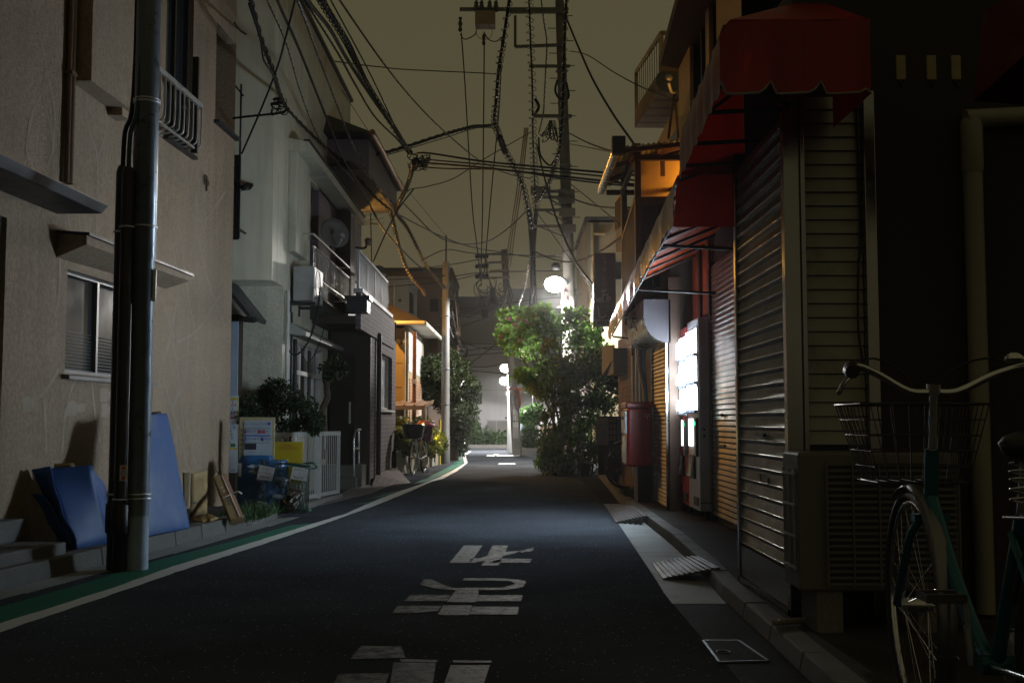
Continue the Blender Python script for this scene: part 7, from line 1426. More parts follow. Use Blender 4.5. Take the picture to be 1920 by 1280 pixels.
for px, py in ((954, 598), (971, 597), (986, 603), (965, 609), (1003, 595), (1017, 583), (937, 631), (977, 635), (969, 640), (970, 649), (995, 607), (1062, 545), (1066, 560), (1090, 600)):
    c = at(px, py, 22.9); leaves(mb, rnd, c, (.045, .045, .04), 22, .035, None, 1.3)
mb.build("pink_blossom", mat("pink_petal", (0.40, 0.14, 0.25), .6, 0, .3, 8, transl=.35), cm)
th_ = T("evergreen_thicket", "dense dark evergreen shrubs spilling to the lane below the flowering tree", "shrubs", V(1.4, 21.8, 0))
mb = MB(); my = MB(); st_ = MB()
for (px, py, r, k) in ((1040, 700, .38, 1), (1070, 690, .4, 1), (1100, 690, .4, 1), (1130, 690, .35, 1), (1060, 730, .42, 1), (1095, 735, .42, 1), (1130, 730, .4, 1), (1150, 700, .3, .8), (1045, 760, .4, 1), (1080, 770, .42, 1), (1115, 775, .42, 1), (1150, 750, .32, .8), (1040, 800, .36, 1), (1075, 810, .42, 1), (1110, 820, .4, 1), (1045, 840, .36, 1), (1075, 850, .38, 1), (1105, 860, .34, .8), (1035, 865, .28, .7), (1060, 876, .28, .7), (1030, 830, .25, .6), (1160, 715, .26, .6), (1020, 845, .14, .25), (1015, 868, .12, .2)):
    leaves(mb, rnd, at(px, py, 21.9 + rnd.uniform(-.5, .5)), (r, .5, r), int(760 * k), .075, (3.2, -.06), 2.0, .15)
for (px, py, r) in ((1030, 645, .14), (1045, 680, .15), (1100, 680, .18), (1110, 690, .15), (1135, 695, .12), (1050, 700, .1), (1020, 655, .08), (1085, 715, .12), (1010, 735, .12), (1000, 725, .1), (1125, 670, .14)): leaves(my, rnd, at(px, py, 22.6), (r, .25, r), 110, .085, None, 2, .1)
mb.build("foliage", leafmat("thicket_leaf", (0.045, 0.09, 0.013), .6), th_); my.build("lamplit_foliage", LEAF_LIT, th_)  # bright leaf patches stand for lamplight through the shrubs
for k in range(16):
    b = V(1.5 + rnd.uniform(-.9, .7), 22.0 + rnd.uniform(-.3, .3), 0); st_.tube(smooth_path([b, b + V(rnd.uniform(-.15, .15), 0, .9), b + V(rnd.uniform(-.4, .4), rnd.uniform(-.3, .3), rnd.uniform(1.7, 2.5))], 4), .02, 5, True, .006)
st_.build("stem", BARK, th_)
# pots, map board, bicycle wheel beside the post box
for i, (px, py, r, h, lb, m_) in enumerate(((1062, 888, .12, .26, "pale round flower pot under the dark evergreen shrubs", CONC), (1097, 892, .13, .24, "pale squat flower pot beside the round pot under the shrubs", CONC), (1150, 904, .09, .14, "small maroon flower pot near the post box", mat("maroon_pot", (0.10, 0.02, 0.03), .6)), (1173, 906, .08, .2, "slim grey flower pot next to the small maroon pot", mat("grey_pot", (0.16, 0.17, 0.17), .6)), (1161, 902, .06, .1, "terracotta flower pot between the maroon and grey pots", mat("terracotta", (0.20, 0.08, 0.04), .7)))):
    c = gnd(px, py, .08 if i > 1 else 0); t = T("flower_pot", lb, "flower pot", c, "flower pots along the kerb"); mb = MB(); mb.lathe(c, [(0, 0), (r * .72, 0), (r, h), (r * 1.1, h), (r * 1.1, h * 1.12), (r * .9, h * 1.12), (0, h * .95)], 14); mb.build("pot", m_, t)
    if i > 1: mb = MB(); leaves(mb, rnd, c + V(0, 0, h + .15), (.18, .18, .2), 180, .05, None, 1.8); mb.build("plant", LEAF_D, t)
md_ = T("map_board", "dim street map notice board standing in front of the dark shrubs", "notice board", V(1.6, 17.2, 0)); YM = 17.2
for (px0, px1, nm, m_) in ((1119, 1141, "map_sheet", mat("map_paper", (0.22, 0.17, 0.12), .6)), (1142, 1157, "yellow_sheet", mat("dark_blue_sheet", (0.03, 0.035, 0.07), .6)), (1158, 1168, "notice_sheet", mat("grey_sheet", (0.13, 0.13, 0.14), .6))):
    mb = MB(); a, b = at(px0, 834, YM), at(px1, 782, YM); mb.box(a.x, b.x, YM, YM + .02, a.z, b.z); s_ = mb.build(nm, m_, md_)
    if nm == "map_sheet":
        mb = MB(); mb.ring(at(1130, 802, YM - .004), (0, 1, 0), .06, .003, 14, 3); mb.bar(at(1120, 815, YM - .004), at(1140, 815, YM - .004), .004); mb.bar(at(1124, 790, YM - .004), at(1136, 812, YM - .004), .003); mb.build("map_drawing", DMETAL, s_); text("65", DMETAL, s_, at(1130, 829, YM), (1, 0, 0), (0, 0, 1), .05)
    if nm == "yellow_sheet":
        mb = MB()
        for k in range(4):
            for j in range(2): c = at(1145.5 + 7 * j, 788 + 11 * k, YM - .004); mb.obox(c, (1, 0, 0), (0, 1, 0), (0, 0, 1), .045, .004, .07)
        mb.build("yellow_squares", mat("sheet_yellow", (0.20, 0.14, 0.02), .6), s_)
mb = MB(); mb.box(at(1117, 0, YM).x, at(1169, 0, YM).x, YM + .021, YM + .06, at(0, 890, YM).z, at(0, 780, YM).z); mb.build("board", DARKWOOD, md_)
bicycle("bicycle", "dark parked bicycle mostly hidden behind the red post box", V(2.22, 16.2, .08), (-1, -.25, 0), mat("black_frame", (0.02, 0.02, 0.022), .4, .3), 1.0, "bicycles parked along the lane", False, .05)
gr = MB(); rg = random.Random(6)
for k in range(350):
    p = V(1.45 + rg.uniform(0, .3), 14.2 + rg.uniform(0, 1.0), .085); d = V(rg.uniform(-.06, .06), rg.uniform(-.06, .06), rg.uniform(.04, .14)); s = V(rg.uniform(-1, 1), rg.uniform(-1, 1), 0).normalized() * .004; gr.add([p - s, p + s, p + d], [(0, 1, 2)])
o = gr.build("grass_tuft", leafmat("grass_blade", (0.05, 0.13, 0.02), .3)); tag(o, "sparse weeds on the kerb behind the post box pedestal", "weeds", None, "stuff")

# ================================================================ POLES, LAMPS AND WIRES
def hood_light(name, loc, power, col, rad, parent):
    """the bulb under a hood: light goes out below the horizontal only"""
    l = bpy.data.lights.new(name, 'SPOT'); l.energy = power; l.color = col; l.shadow_soft_size = rad; l.spot_size = R(177); l.spot_blend = .06
    o = bpy.data.objects.new(name, l); C.objects.link(o); o.parent = parent; o.location = Vector(loc) - wloc(parent); return o
def lamp_head(parent, c, sx, sz, power, col=(1, .97, .92), glow=14.0, name="lamp_bowl"):
    mb = MB(); prof = [(0, -1), (.5, -.86), (.86, -.5), (1, 0), (.92, .4), (.7, .7), (.3, .93)]
    n = 20; vs = []; fs = []
    for (r, z) in prof:
        for k in range(n): a = 2 * math.pi * k / n; vs.append(c + V(math.cos(a) * r * sx, math.sin(a) * r * sx, z * sz))
    for i in range(len(prof) - 1):
        for k in range(n): fs.append((i * n + k, i * n + (k + 1) % n, (i + 1) * n + (k + 1) % n, (i + 1) * n + k))
    mb.add(vs, fs, True); b = mb.build(name, emis("lamp_glow_%.1f_%.2f" % (glow, col[2]), col, glow), parent)
    mb = MB(); mb.lathe(c, [(sx * .45, sz * .86), (sx * .35, sz * 1.0), (.05, sz * 1.08), (0, sz * 1.08)], 20); mb.build("lamp_cap", mat("lamp_cap_grey", (0.3, 0.3, 0.3), .5, .3), parent)
    b.visible_shadow = True
    return b
# concrete utility pole
P1b = V(1.55, 27.6, 0); P1t = V(1.20, 27.6, 11.6); ax1 = (P1t - P1b).normalized()
def p1(z, off=V(0, 0, 0)): return P1b + ax1 * (z / ax1.z) + off
p1o = T("utility_pole", "tall concrete utility pole with steel crossarms and step bolts beside the leafy tree", "utility pole", P1b)
mb = MB(); mb.tube([p1(0), p1(3), p1(6), p1(9), p1(11.6)], [.165, .155, .14, .125, .11], 18); mb.build("shaft", CONC_POLE, p1o)
def z27(py): return at(1060, py, 27.6).z
mb = MB()
def arm(px, py, w=.08, Y=27.45): z = z27(py); c = p1(z); mb.bar(V(at(px, py, Y).x, Y, z), V(c.x + .2, Y, z), w, w)
arm(862, 22); arm(950, 27, .07); mb.bar(at(966, 30, 27.45), at(966, 88, 27.45), .07); mb.bar(at(966, 88, 27.45), V(p1(z27(88)).x + .1, 27.45, z27(88)), .07); arm(992, 128, .07); arm(1000, 221, .08); mb.build("crossarm", mat("arm_steel", (0.12, 0.115, 0.10), .55, .4, .2, 5), p1o)
mb = MB()
for py, px in ((362, 997), (373, 1005), (397, 1000), (427, 990)): z = z27(py); c = p1(z); mb.bar(V(at(px, py, 27.4).x, 27.4, z), V(c.x + .2, 27.4, z), .07); mb.bar(V(at(px, py, 27.4).x + .3, 27.4, z - .02), V(c.x, 27.4, z - .3), .035); mb.bar(V(c.x - .2, 27.4, z - .05), V(c.x + .2, 27.4, z - .05), .09, .2)
a, b = at(995, 360, 27.3), at(1032, 360, 27.3); mb.box(a.x, b.x, 27.2, 27.45, a.z - .05, a.z + .12); mb.build("lower_bracket", mat("arm_steel", (0.12, 0.115, 0.1)), p1o)
mb = MB()
for k in range(26): z = 3.2 + k * .32; c = p1(z); s_ = 1 if k % 2 else -1; mb.cyl(c + V(.1 * s_, -.05, 0), c + V(.32 * s_, -.05, 0), .012, 5)
mb.build("step_bolt", mat("arm_steel", (0.12, 0.115, 0.1)), p1o)
mb = MB()
for z in (3.4, 5.2, 6.0, 7.4, 8.6, 9.8): mb.ring(p1(z), ax1, .15, .018, 16, 5)
mb.build("band", STEEL, p1o)
mb = MB(); c = at(910, 38, 27.3); mb.obox(c, (1, 0, 0), (0, 1, 0), (0, 0, 1), .5, .4, .34); mb.build("switch_box", mat("switch_box_grey", (0.25, 0.2, 0.13), .5, .2, .2, 5), p1o)
mb = MB()
for px in (893, 903, 918, 930): q = at(px, 22, 27.3); mb.lathe(q, [(.05, 0), (.07, .06), (.04, .09), (.07, .14), (.04, .17), (.06, .22), (.02, .28)], 9); mb.tube(smooth_path([q + V(0, 0, .25), q + V(.1, -.05, .45), q + V(.2, -.1, .3)], 4), .018, 5)
q = at(863, 45, 27.4); mb.lathe(q + V(0, 0, -.2), [(.03, 0), (.06, .05), (.03, .12), (.06, .2), (.03, .28), (.05, .36)], 9); q = at(907, 70, 27.3); mb.lathe(q + V(0, 0, -.2), [(.03, 0), (.05, .05), (.03, .12), (.05, .2), (.03, .28)], 9)
mb.build("insulator", mat("insulator_dark", (0.045, 0.035, 0.03), .35), p1o)
mb = MB(); mb.ring(at(908, 60, 27.2), (0, 1, 0), .2, .008, 18, 4); mb.tube(smooth_path([at(863, 65, 27.4), at(872, 74, 27.3), at(890, 66, 27.3), at(893, 58, 27.3)], 5), .014, 5); mb.tube(smooth_path([at(907, 60, 27.3), at(916, 74, 27.3), at(930, 78, 27.3), at(940, 70, 27.3)], 5), .014, 5)
rw = random.Random(4)
for k in range(16):
    a_ = at(1035 + rw.uniform(-6, 6), 226, 27.3); e_ = at(1035 + rw.uniform(-20, 12), 250 + rw.uniform(0, 18), 27.3); mb.tube(smooth_path([a_, a_.lerp(e_, .6) + V(rw.uniform(-.1, .1), 0, -.1), e_, e_ + V(rw.uniform(-.1, .1), 0, .08)], 4), .014, 4)
mb.tube(smooth_path([at(1045, 150, 27.3), at(1041, 170, 27.3), at(1050, 185, 27.3), at(1066, 183, 27.3), at(1062, 155, 27.3)], 5), .03, 5); mb.tube(smooth_path([at(1003, 185, 27.3), at(1010, 200, 27.3), at(1002, 216, 27.3)], 5), .04, 5)
mb.tube(smooth_path([at(1010, 258, 27.3), at(1013, 290, 27.3), at(1030, 310, 27.3), at(1040, 300, 27.3)], 5), .025, 5)
mb.build("jumper_wire", RUBBER, p1o)
sl = T("street_lamp", "bright white street lamp bracketed on the tall concrete pole above the tree", "street lamp", p1(z27(540)), "white street lamps of the lane")
Lc = at(1040, 533, 27.0); lamp_head(sl, Lc, .25, .2, P_LAMP, glow=45)
mb = MB(); mb.tube(smooth_path([Lc + V(.05, .05, .16), Lc + V(.25, .3, .16), p1(Lc.z + .02)], 4), .04, 8); mb.build("bracket_arm", STEEL, sl)
mb = MB(); mb.lathe(Lc + V(.03, 0, .42), [(0, -.08), (.1, -.06), (.12, .02), (.08, .1), (0, .12)], 12); mb.build("photocell", DMETAL, sl)
mb = MB(); mb.tube([p1(Lc.z + .1, V(-.17, -.05, 0)), p1(.8, V(-.19, -.05, 0))], .035, 8); mb.build("conduit", mat("pale_conduit", (0.6, 0.6, 0.6), .5), sl)
hood_light("lamp_bulb", Lc + V(-.02, -.02, -.31), P_LAMP, (1, .96, .90), .12, sl)
# far poles with two lamps, mirror
pf = T("utility_pole", "leaning dark concrete pole at the corner carrying the traffic mirror", "utility pole", V(.17, 34.2, 0)); pa_, pb2 = at(970, 852, 34.2), at(945, 468, 34.2)
mb = MB(); mb.tube([V(pa_.x, 34.2, 0), pb2], .15, 14, True, .10); mb.build("shaft", mat("dark_pole", (0.085, 0.08, 0.07), .85, 0, .3, 4, streak=.3), pf)
mb = MB()
for py, px in ((479, 915), (495, 912), (511, 918), (524, 896)): q = pa_.lerp(pb2, (852 - py) / (852 - 468)); mb.bar(V(at(px, py, 34).x, 34, q.z), V(q.x + .12, 34, q.z + .03), .07)
mb.bar(at(911, 478, 34), at(914, 520, 34), .06); mb.build("crossarm", mat("arm_steel", (0.12, 0.115, 0.1)), pf)
mb = MB()
for py in (480, 499, 518):
    for dx in (-10, -2, 4): q = at(906 + dx, py, 33.9); mb.lathe(q, [(0, -.1), (.08, -.05), (.05, 0), (.09, .06), (0, .12)], 8, (1, 0, .3))
for k in range(34):
    a_ = at(905 + rw.uniform(0, 45), 530 + rw.uniform(0, 40), 33.9); r_ = rw.uniform(.1, .3); mb.ring(a_, (rw.uniform(-.4, .4), 1, rw.uniform(-.4, .4)), r_, .012, 12, 4, 0, rw.uniform(2, 5.5))
for px in (906, 912): mb.obox(at(px, 588, 33.9), (1, 0, 0), (0, 1, 0), (0, 0, 1), .1, .1, .25)
mb.obox(at(924, 555, 33.9), (1, 0, 0), (0, 1, 0), (0, 0, 1), .18, .2, .5); mb.build("cable_equipment", RUBBER, pf)
mb = MB(); q = at(969, 800, 34.0)
for py, hh_ in ((770, .3), (800, .3), (815, .2)): mb.obox(at(966.5, py, 34.03), (1, 0, 0), (0, 1, 0), (0, 0, 1), .17, .02, hh_)
mb.build("notice_plate", mat("plate_dark", (0.15, 0.14, 0.13), .6), pf); text("駐\n車\n場", mat("plate_letters", (0.35, 0.34, 0.32), .6), pf, at(966.5, 785, 34.0), (1, 0, 0), (0, 0, 1), .19)
mr = T("traffic_mirror", "orange rimmed round traffic mirror with hood on the leaning pole", "traffic mirror", at(969, 748, 33.9)); c = at(970, 748, 33.8); axm = V(-.95, -.3, -.05).normalized()
mb = MB(); mb.lathe(c, [(0, .05), (.2, .03), (.29, 0), (.3, -.03), (0, -.04)], 22, axm); mb.build("mirror_face", mat("mirror_back", (0.16, 0.11, 0.09), .35, .4), mr)
mb = MB(); mb.ring(c, axm, .30, .014, 26, 6); mb.build("rim", mat("mirror_orange", (0.22, 0.045, 0.012), .5), mr)
mb = MB(); u_ = axm.orthogonal().normalized(); vv = []; 
for k in range(13):
    a = math.pi * (.3 + .4 * k / 12); d_ = V(math.cos(a), 0, math.sin(a)) * .33; vv += [c + d_, c + d_ + axm * .2]
mb.add(vv, [(2 * i, 2 * i + 2, 2 * i + 3, 2 * i + 1) for i in range(12)], True); mb.build("hood", mat("mirror_orange", (0.55, 0.13, 0.03)), mr)
pg_ = T("lamp_post", "pale grey lamp post at the corner carrying a white lamp", "lamp post", V(-.03, 37, 0)); q = at(957, 844, 37); qt = at(956.5, 688, 37)
mb = MB(); mb.tube([V(q.x, 37, 0), V(qt.x, 37, qt.z)], .115, 14, True, .09); mb.build("shaft", mat("pale_lamp_post", (0.45, 0.45, 0.45), .5, .1, .1, 4), pg_)
for i, (px, py, lb) in enumerate(((947.5, 690, "upper white street lamp near the lane's far corner"), (946, 714, "lower white street lamp near the lane's far corner"))):
    Y = 36.7 + i * 2.2; c = at(px, py, Y); s_ = T("street_lamp", lb, "street lamp", c, "white street lamps of the lane"); lamp_head(s_, c, .17, .14, P_FAR, glow=45)
    mb = MB(); mb.tube([c + V(.02, 0, .11), c + V(.12, .1, .11), V(qt.x - .06, 37, c.z + .1)], .025, 6); mb.build("bracket_arm", STEEL, s_); hood_light("lamp_bulb", c + V(-.02, -.05, -.26), P_FAR, (1, .97, .93), .1, s_)
sq = T("steel_post", "thin steel post half hidden behind the topiary tree", "post", V(1.0, 38, 0)); x = at(1001, 700, 38).x; mb = MB(); mb.cyl((x, 38, 0), (x, 38, at(0, 655, 38).z), .05, 8); mb.build("shaft", DMETAL, sq)
t = T("cable_pole", "thin brown pole with looped cables behind the slim grey pole", "utility pole", V(at(859, 800, 33).x, 33, 0)); x = at(859, 700, 33).x; mb = MB(); mb.cyl((x, 33, 0), (x, 33, at(0, 610, 33).z), .07, 8); mb.cyl((x, 33, at(0, 610, 33).z), (x, 33, at(0, 568, 33).z), .035, 6); mb.build("shaft", mat("brown_pole", (0.14, 0.09, 0.055), .7), t)
mb = MB(); mb.ring(at(853, 635, 32.9), (0, 1, 0), .14, .03, 14, 5); mb.ring(at(851, 642, 32.9), (.3, 1, 0), .12, .02, 14, 5)
for k in range(5): mb.ring(at(864 + rw.uniform(-4, 4), 655 + rw.uniform(-8, 10), 32.9), (rw.uniform(-.5, .5), 1, .2), rw.uniform(.1, .2), .012, 12, 4)
mb.build("cable_loop", RUBBER, t)
# sodium lamp in the alley between the tiled and the yellow house
point("deck_fill_bulb", DECK_FILL[0], 26, (1, .50, .10), .06, DECK_FILL[1])  # bulb of the added deck lamp, out of view
sod = T("alley_lamp", "orange sodium lamp on a wall post in the alley beside the tiled house", "street lamp", V(-3.45, 23.6, 0)); c = V(-3.6, 24.0, 4.4); lamp_head(sod, c, .13, .1, 0, (1, .5, .12), 20)
mb = MB(); mb.cyl((-3.95, 23.8, 0), (-3.95, 23.8, 4.6), .05, 10); mb.bar((-3.95, 23.8, 4.57), (-3.55, 24.0, 4.5), .04); mb.build("shaft", STEEL, sod); mb = MB(); mb.lathe(c, [(.05, -.12), (.4, -.125), (.4, -.115), (.05, -.1)], 20); mb.build("soffit_light_block", DMETAL, sod); point("sodium_bulb", c + V(0.05, -.05, -.22), P_SODIUM, (1, .47, .08), .1, sod)  # unseen disc added to keep lamplight off the soffit
# ---------------------------------------------------------------- overhead wires: each one an object
CABLE = RUBBER; SHINY = mat("spiral_guard", (0.3, 0.3, 0.3), .25, .9); RUSTW = mat("rusty_wire", (0.20, 0.12, 0.05), .5, .4)
def z4(l): return [(420 + x / 3.004, y / 3.004) for x, y in l]
def wire(name, label, pts, r, wrap=None, m=None, group="overhead wires of the lane", seg=7):
    """pts: (px, py, distance) along the wire"""
    P_ = smooth_path([at(*p) for p in pts], seg); mb = MB(); mb.tube(P_, r, 5)
    o = mb.build(name, m or CABLE); tag(o, label, "cable", group)
    if wrap:
        rad, turns, wr, wm = wrap; mb = MB(); mb.tube(coil(P_, rad, turns), wr, 4); mb.build("spiral_wrap", wm, o)
    return o
def Z(l, y0, y1): n = len(l); return [(x, y, y0 + (y1 - y0) * i / (n - 1)) for i, (x, y) in enumerate(l)]
wire("trunk_cable", "thick black cable running from the top edge down to the wire junction", Z([(560, -60)] + z4([(470, 0), (600, 170), (700, 345), (840, 560), (990, 770), (1060, 870)]), 8, 18.5), .022)
wire("trunk_cable", "lashed cable bundle beside the thick black cable, wrapped in fine loops", Z([(575, -60)] + z4([(545, 0), (685, 230), (740, 340), (820, 500), (985, 770), (1055, 865)]), 8.3, 18.5), .020, (.035, 60, .007, CABLE))
wire("telephone_wire", "thin straight wire just above the lashed cable bundle", Z([(605, -30)] + z4([(600, 0), (830, 430), (1000, 790), (1040, 850)]), 9, 18.5), .009)
wire("telephone_wire", "thin twin of the straight wire above the bundle", Z([(590, -40)] + z4([(570, 0), (800, 440), (1020, 800), (1045, 855)]), 9.2, 18.4), .008)
wire("spiral_wire", "twisted thin wire sagging below the trunk cables", Z([(560, -20)] + z4([(450, 0), (640, 300), (740, 480), (850, 660), (980, 790), (1040, 870)]), 9, 18.2), .008, (.012, 90, .004, CABLE))
wire("spiral_wire", "glinting dotted wire sagging past the grey house's roof corner", Z([(545, -20)] + z4([(410, 0), (520, 290), (600, 500), (700, 760), (760, 880), (830, 1010), (890, 1090), (970, 1155)]), 8, 20), .007, (.011, 110, .004, SHINY))
wire("service_cable", "straight black and silver cable crossing the grey house facade", Z([(505, -60)] + z4([(300, 0), (420, 270), (560, 620), (670, 890), (790, 1090), (890, 1280)]) + [(760, 475), (795, 505), (834, 517)], 8, 27), .016)
wire("service_cable", "thin dotted cable crossing the grey house upper wall", Z([(485, -40)] + z4([(240, 0), (350, 250), (430, 520), (530, 770), (650, 930), (760, 1050)]) + [(700, 395), (715, 420)], 9, 21), .006, (.009, 80, .0035, SHINY))
wire("house_cable", "thick curving house cable with clips before the grey house's upper wall", Z([(462, -40)] + z4([(150, 0), (215, 240), (280, 410), (310, 520), (360, 620), (450, 715), (570, 830), (700, 940), (840, 1100), (930, 1180)]) + [(731, 398)], 9.5, 21), .02, (.026, 40, .006, CABLE))
wire("house_cable", "thinner cable following the thick curving house cable", Z(z4([(140, 20), (205, 220), (225, 340), (275, 420), (300, 510), (350, 620)]), 9.6, 12.8), .011)
wire("spiral_cable", "brown spiral guarded cable hanging from the bracket past the white balcony", Z([(731, 394), (738, 420), (745, 450), (757, 490), (772, 520), (790, 540), (797, 553)], 21, 26), .02, (.035, 34, .011, mat("brown_guard", (0.10, 0.08, 0.06), .4, .5)))
wire("stay_wire", "dark stay wire slanting from the top across the house corner", Z([(556, -30)] + z4([(400, 0), (340, 240), (300, 380), (215, 600), (100, 865)]), 10, 13.6), .012)
wire("telephone_wire", "long thin wire crossing the sky from the stucco building to the pole", Z(z4([(60, 130), (100, 180), (210, 235), (330, 285), (460, 320), (700, 357), (900, 380), (1040, 393)]) + [(900, 137), (930, 139), (935, 135)], 12, 27), .012)
wire("power_line", "single straight wire slanting across the open sky", Z([(628, -20)] + z4([(650, 0), (900, 360), (1080, 580), (1250, 750), (1440, 905)]) + [(950, 325), (995, 335)], 9, 27), .012)
wire("crossing_cable", "thick black cable crossing the lane from the stucco building to the pole", Z(z4([(100, 1055), (300, 1010), (500, 960), (740, 905), (1000, 835), (1250, 755), (1400, 715)]) + [(905, 237), (930, 234)], 13.5, 26), .030, (.036, 50, .007, CABLE))
wire("crossing_cable", "thin wire lashed under the thick crossing cable", Z(z4([(100, 1072), (300, 1040), (520, 985), (740, 925), (1000, 850), (1250, 775), (1420, 722)]) + [(925, 240)], 13.5, 26), .009)
J = (775, 297)
for i, (l, lb) in enumerate((([(775, 290), (800, 287), (900, 302), (1000, 312), (1160, 326), (1262, 335)], "topmost cable running from the wire junction to the drying deck"), ([(778, 296), (820, 301), (900, 308), (1000, 318), (1150, 333), (1275, 352)], "second cable from the top between the junction and the drying deck"), ([(780, 305), (830, 308), (900, 314), (1000, 325), (1180, 345), (1280, 358)], "third cable from the top between the junction and the drying deck"), ([(782, 312), (830, 316), (900, 317), (960, 320), (1040, 333), (1160, 347), (1280, 352)], "lowest cable between the junction and the drying deck, slightly slack"))):
    wire("cross_lane_cable", lb, Z(l, 18.5, 13.4), .012 if i % 2 else .016)
jc = T("cable_junction", "tangled black cable junction where the trunk cables meet in mid air", "cable junction", at(778, 320, 18.6)); mb = MB(); rw = random.Random(9)
for k in range(30): c = at(778 + rw.uniform(-8, 22), 303 + rw.uniform(-10, 16), 18.5 + rw.uniform(-.1, .1)); mb.ring(c, (rw.uniform(-1, 1), 1, rw.uniform(-1, 1)), rw.uniform(.03, .11), .009, 10, 4, 0, rw.uniform(2, 6))
for k in range(4): mb.obox(at(780 + 7 * k, 303 + rw.uniform(-3, 6), 18.4), (1, rw.uniform(-.4, .4), .3), (0, 1, 0), (-.3, 0, 1), .1, .06, .05)
mb.build("cable_tangle", CABLE, jc)
wire("drop_cable", "spiral wound drop cable falling from the junction toward the slim grey pole", Z([(775, 300), (771, 325), (763, 350), (752, 372), (743, 393), (747, 405), (765, 430), (785, 470), (800, 500), (820, 525), (834, 540)], 18.5, 27.2), .026, (.036, 70, .009, mat("grey_guard", (0.12, 0.12, 0.12), .35, .7)))
wire("slack_wire", "slack wire climbing from the junction bracket to the concrete pole", Z([(745, 392), (752, 375), (768, 356), (800, 350), (850, 335), (900, 303), (960, 268), (1000, 246)], 18.8, 27), .011)
wire("slack_wire", "sagging wire dipping below the horizon of wires toward the concrete pole", Z([(755, 380), (780, 405), (810, 435), (840, 452), (880, 458), (920, 450), (960, 422), (990, 392)], 19.5, 27), .013)
wire("slack_wire", "long wire from the junction to the corner pole and beyond", Z([(752, 405), (790, 425), (830, 444), (880, 462), (940, 473), (1000, 482), (1070, 480)], 19.5, 34), .014)
wire("stay_cable", "short dark stay cable slanting down to the roof aerial", Z([(775, 355), (745, 395), (722, 440), (700, 490)], 19, 21.4), .014)
wire("guy_wire", "hair thin wire crossing the sky above the slim grey pole", Z([(640, 168), (700, 260), (760, 350), (838, 445)], 15, 27), .005)
for i, (l, lb) in enumerate((([(865, 62), (872, 160), (885, 380), (893, 450), (903, 535)], "high voltage wire hanging from the crossarm's outer tip insulator"), ([(908, 70), (907, 200), (905, 380), (903, 470), (902, 520)], "high voltage wire hanging from beneath the grey switch box"), ([(941, 70), (936, 200), (925, 320), (915, 430), (908, 510)], "high voltage wire hanging between the switch box and the concrete pole"))): wire("high_voltage_wire", lb, Z(l, 27.3, 33.5), .017, None, None, "high voltage wires between the poles")
wire("spiral_cable", "thick spiral wound cable that the crossing cable is tied to", Z([(962, -40), (955, 0), (943, 80), (935, 130), (930, 190), (927, 228), (934, 250), (948, 285), (965, 315), (982, 355), (990, 392), (998, 430)], 22, 27.2), .034, (.075, 46, .012, SHINY))
wire("splice_sleeve", "bulky cable splice sleeve with orange glint on the spiral wound cable", Z([(937, 257), (942, 270), (947, 285)], 24.6, 25), .07)
wire("spiral_cable", "looped spiral cable hanging straight beside the concrete pole", Z([(990, -40), (992, 0), (995, 80), (998, 160), (999, 245), (1001, 300), (1003, 350), (1005, 395)], 24, 27.2), .022, (.09, 40, .010, SHINY))
wire("spiral_cable", "silver spiral cable curving from the concrete pole to the bracket", Z([(1066, -40), (1062, 0), (1058, 100), (1055, 200), (1050, 270), (1042, 305), (1030, 340), (1012, 370), (1005, 378)], 24, 27.1), .03, (.06, 44, .012, SHINY))
wire("riser_wire", "thin riser wire beside the inner spiral cable", Z([(1010, -40), (1018, 30), (1025, 80), (1023, 130), (1020, 190), (1018, 215), (1010, 250)], 24.5, 27.2), .012, (.02, 40, .007, SHINY))
wire("bundle_cable", "bundled cables dropping from the lower brackets behind the lamp", Z([(992, 395), (996, 440), (998, 480), (997, 540), (993, 600)], 27.3, 33.5), .05, (.06, 40, .01, CABLE))
wire("bundle_cable", "second bundle dropping beside the first behind the lamp", Z([(1005, 398), (1003, 430), (1001, 470), (1003, 540), (1004, 580)], 27.3, 34), .035, (.045, 40, .01, CABLE))
wire("bundle_cable", "spiral strand drooping from the bundle into the leafy tree", Z([(994, 480), (988, 520), (978, 555), (966, 590)], 28, 26), .012, (.02, 30, .006, SHINY))
for i, lb in enumerate(("inner one of three rusty orange wires by the concrete pole", "middle one of three rusty orange wires by the concrete pole", "outer one of three rusty orange wires by the concrete pole")): wire("rusty_wire", lb, Z([(990 - i * 3, 240), (978 - i * 4, 350), (966 - i * 4, 430), (957 - i * 5, 500)], 27.3, 34), .016, None, RUSTW)
wire("service_cable", "thick black service cable falling from the concrete pole to the drying deck", Z([(1062, 35), (1085, 90), (1112, 150), (1150, 215), (1185, 265), (1205, 300), (1222, 318), (1225, 345), (1216, 362), (1240, 366), (1262, 352)], 27.3, 13), .026)
wire("service_cable", "thin service wire from the concrete pole to the railed balcony", Z([(1068, 96), (1100, 103), (1150, 135), (1200, 162), (1258, 186)], 27.5, 13.6), .011)
wire("service_cable", "slack cable from the concrete pole to the deck gutter", Z([(1068, 250), (1090, 262), (1120, 275), (1158, 287)], 27.4, 12.7), .014)
wire("service_cable", "double thin wire from the concrete pole to the deck gutter", Z([(1068, 270), (1100, 276), (1130, 282), (1158, 288)], 27.4, 12.7), .009)
wire("service_cable", "black cable sagging from the lower bracket to the balcony slats", Z([(1052, 361), (1080, 375), (1120, 387), (1165, 391), (1195, 392)], 27.3, 13.3), .018)
wire("service_cable", "straight wire from the pole to the wood sided balcony", Z([(1070, 345), (1105, 373), (1135, 398), (1162, 420)], 27.3, 16), .011)
wire("service_cable", "dark cable running down past the lamp to the salon sign", Z([(1006, 270), (1020, 330), (1040, 400), (1060, 450), (1080, 490), (1110, 532)], 27.2, 18.4), .022)
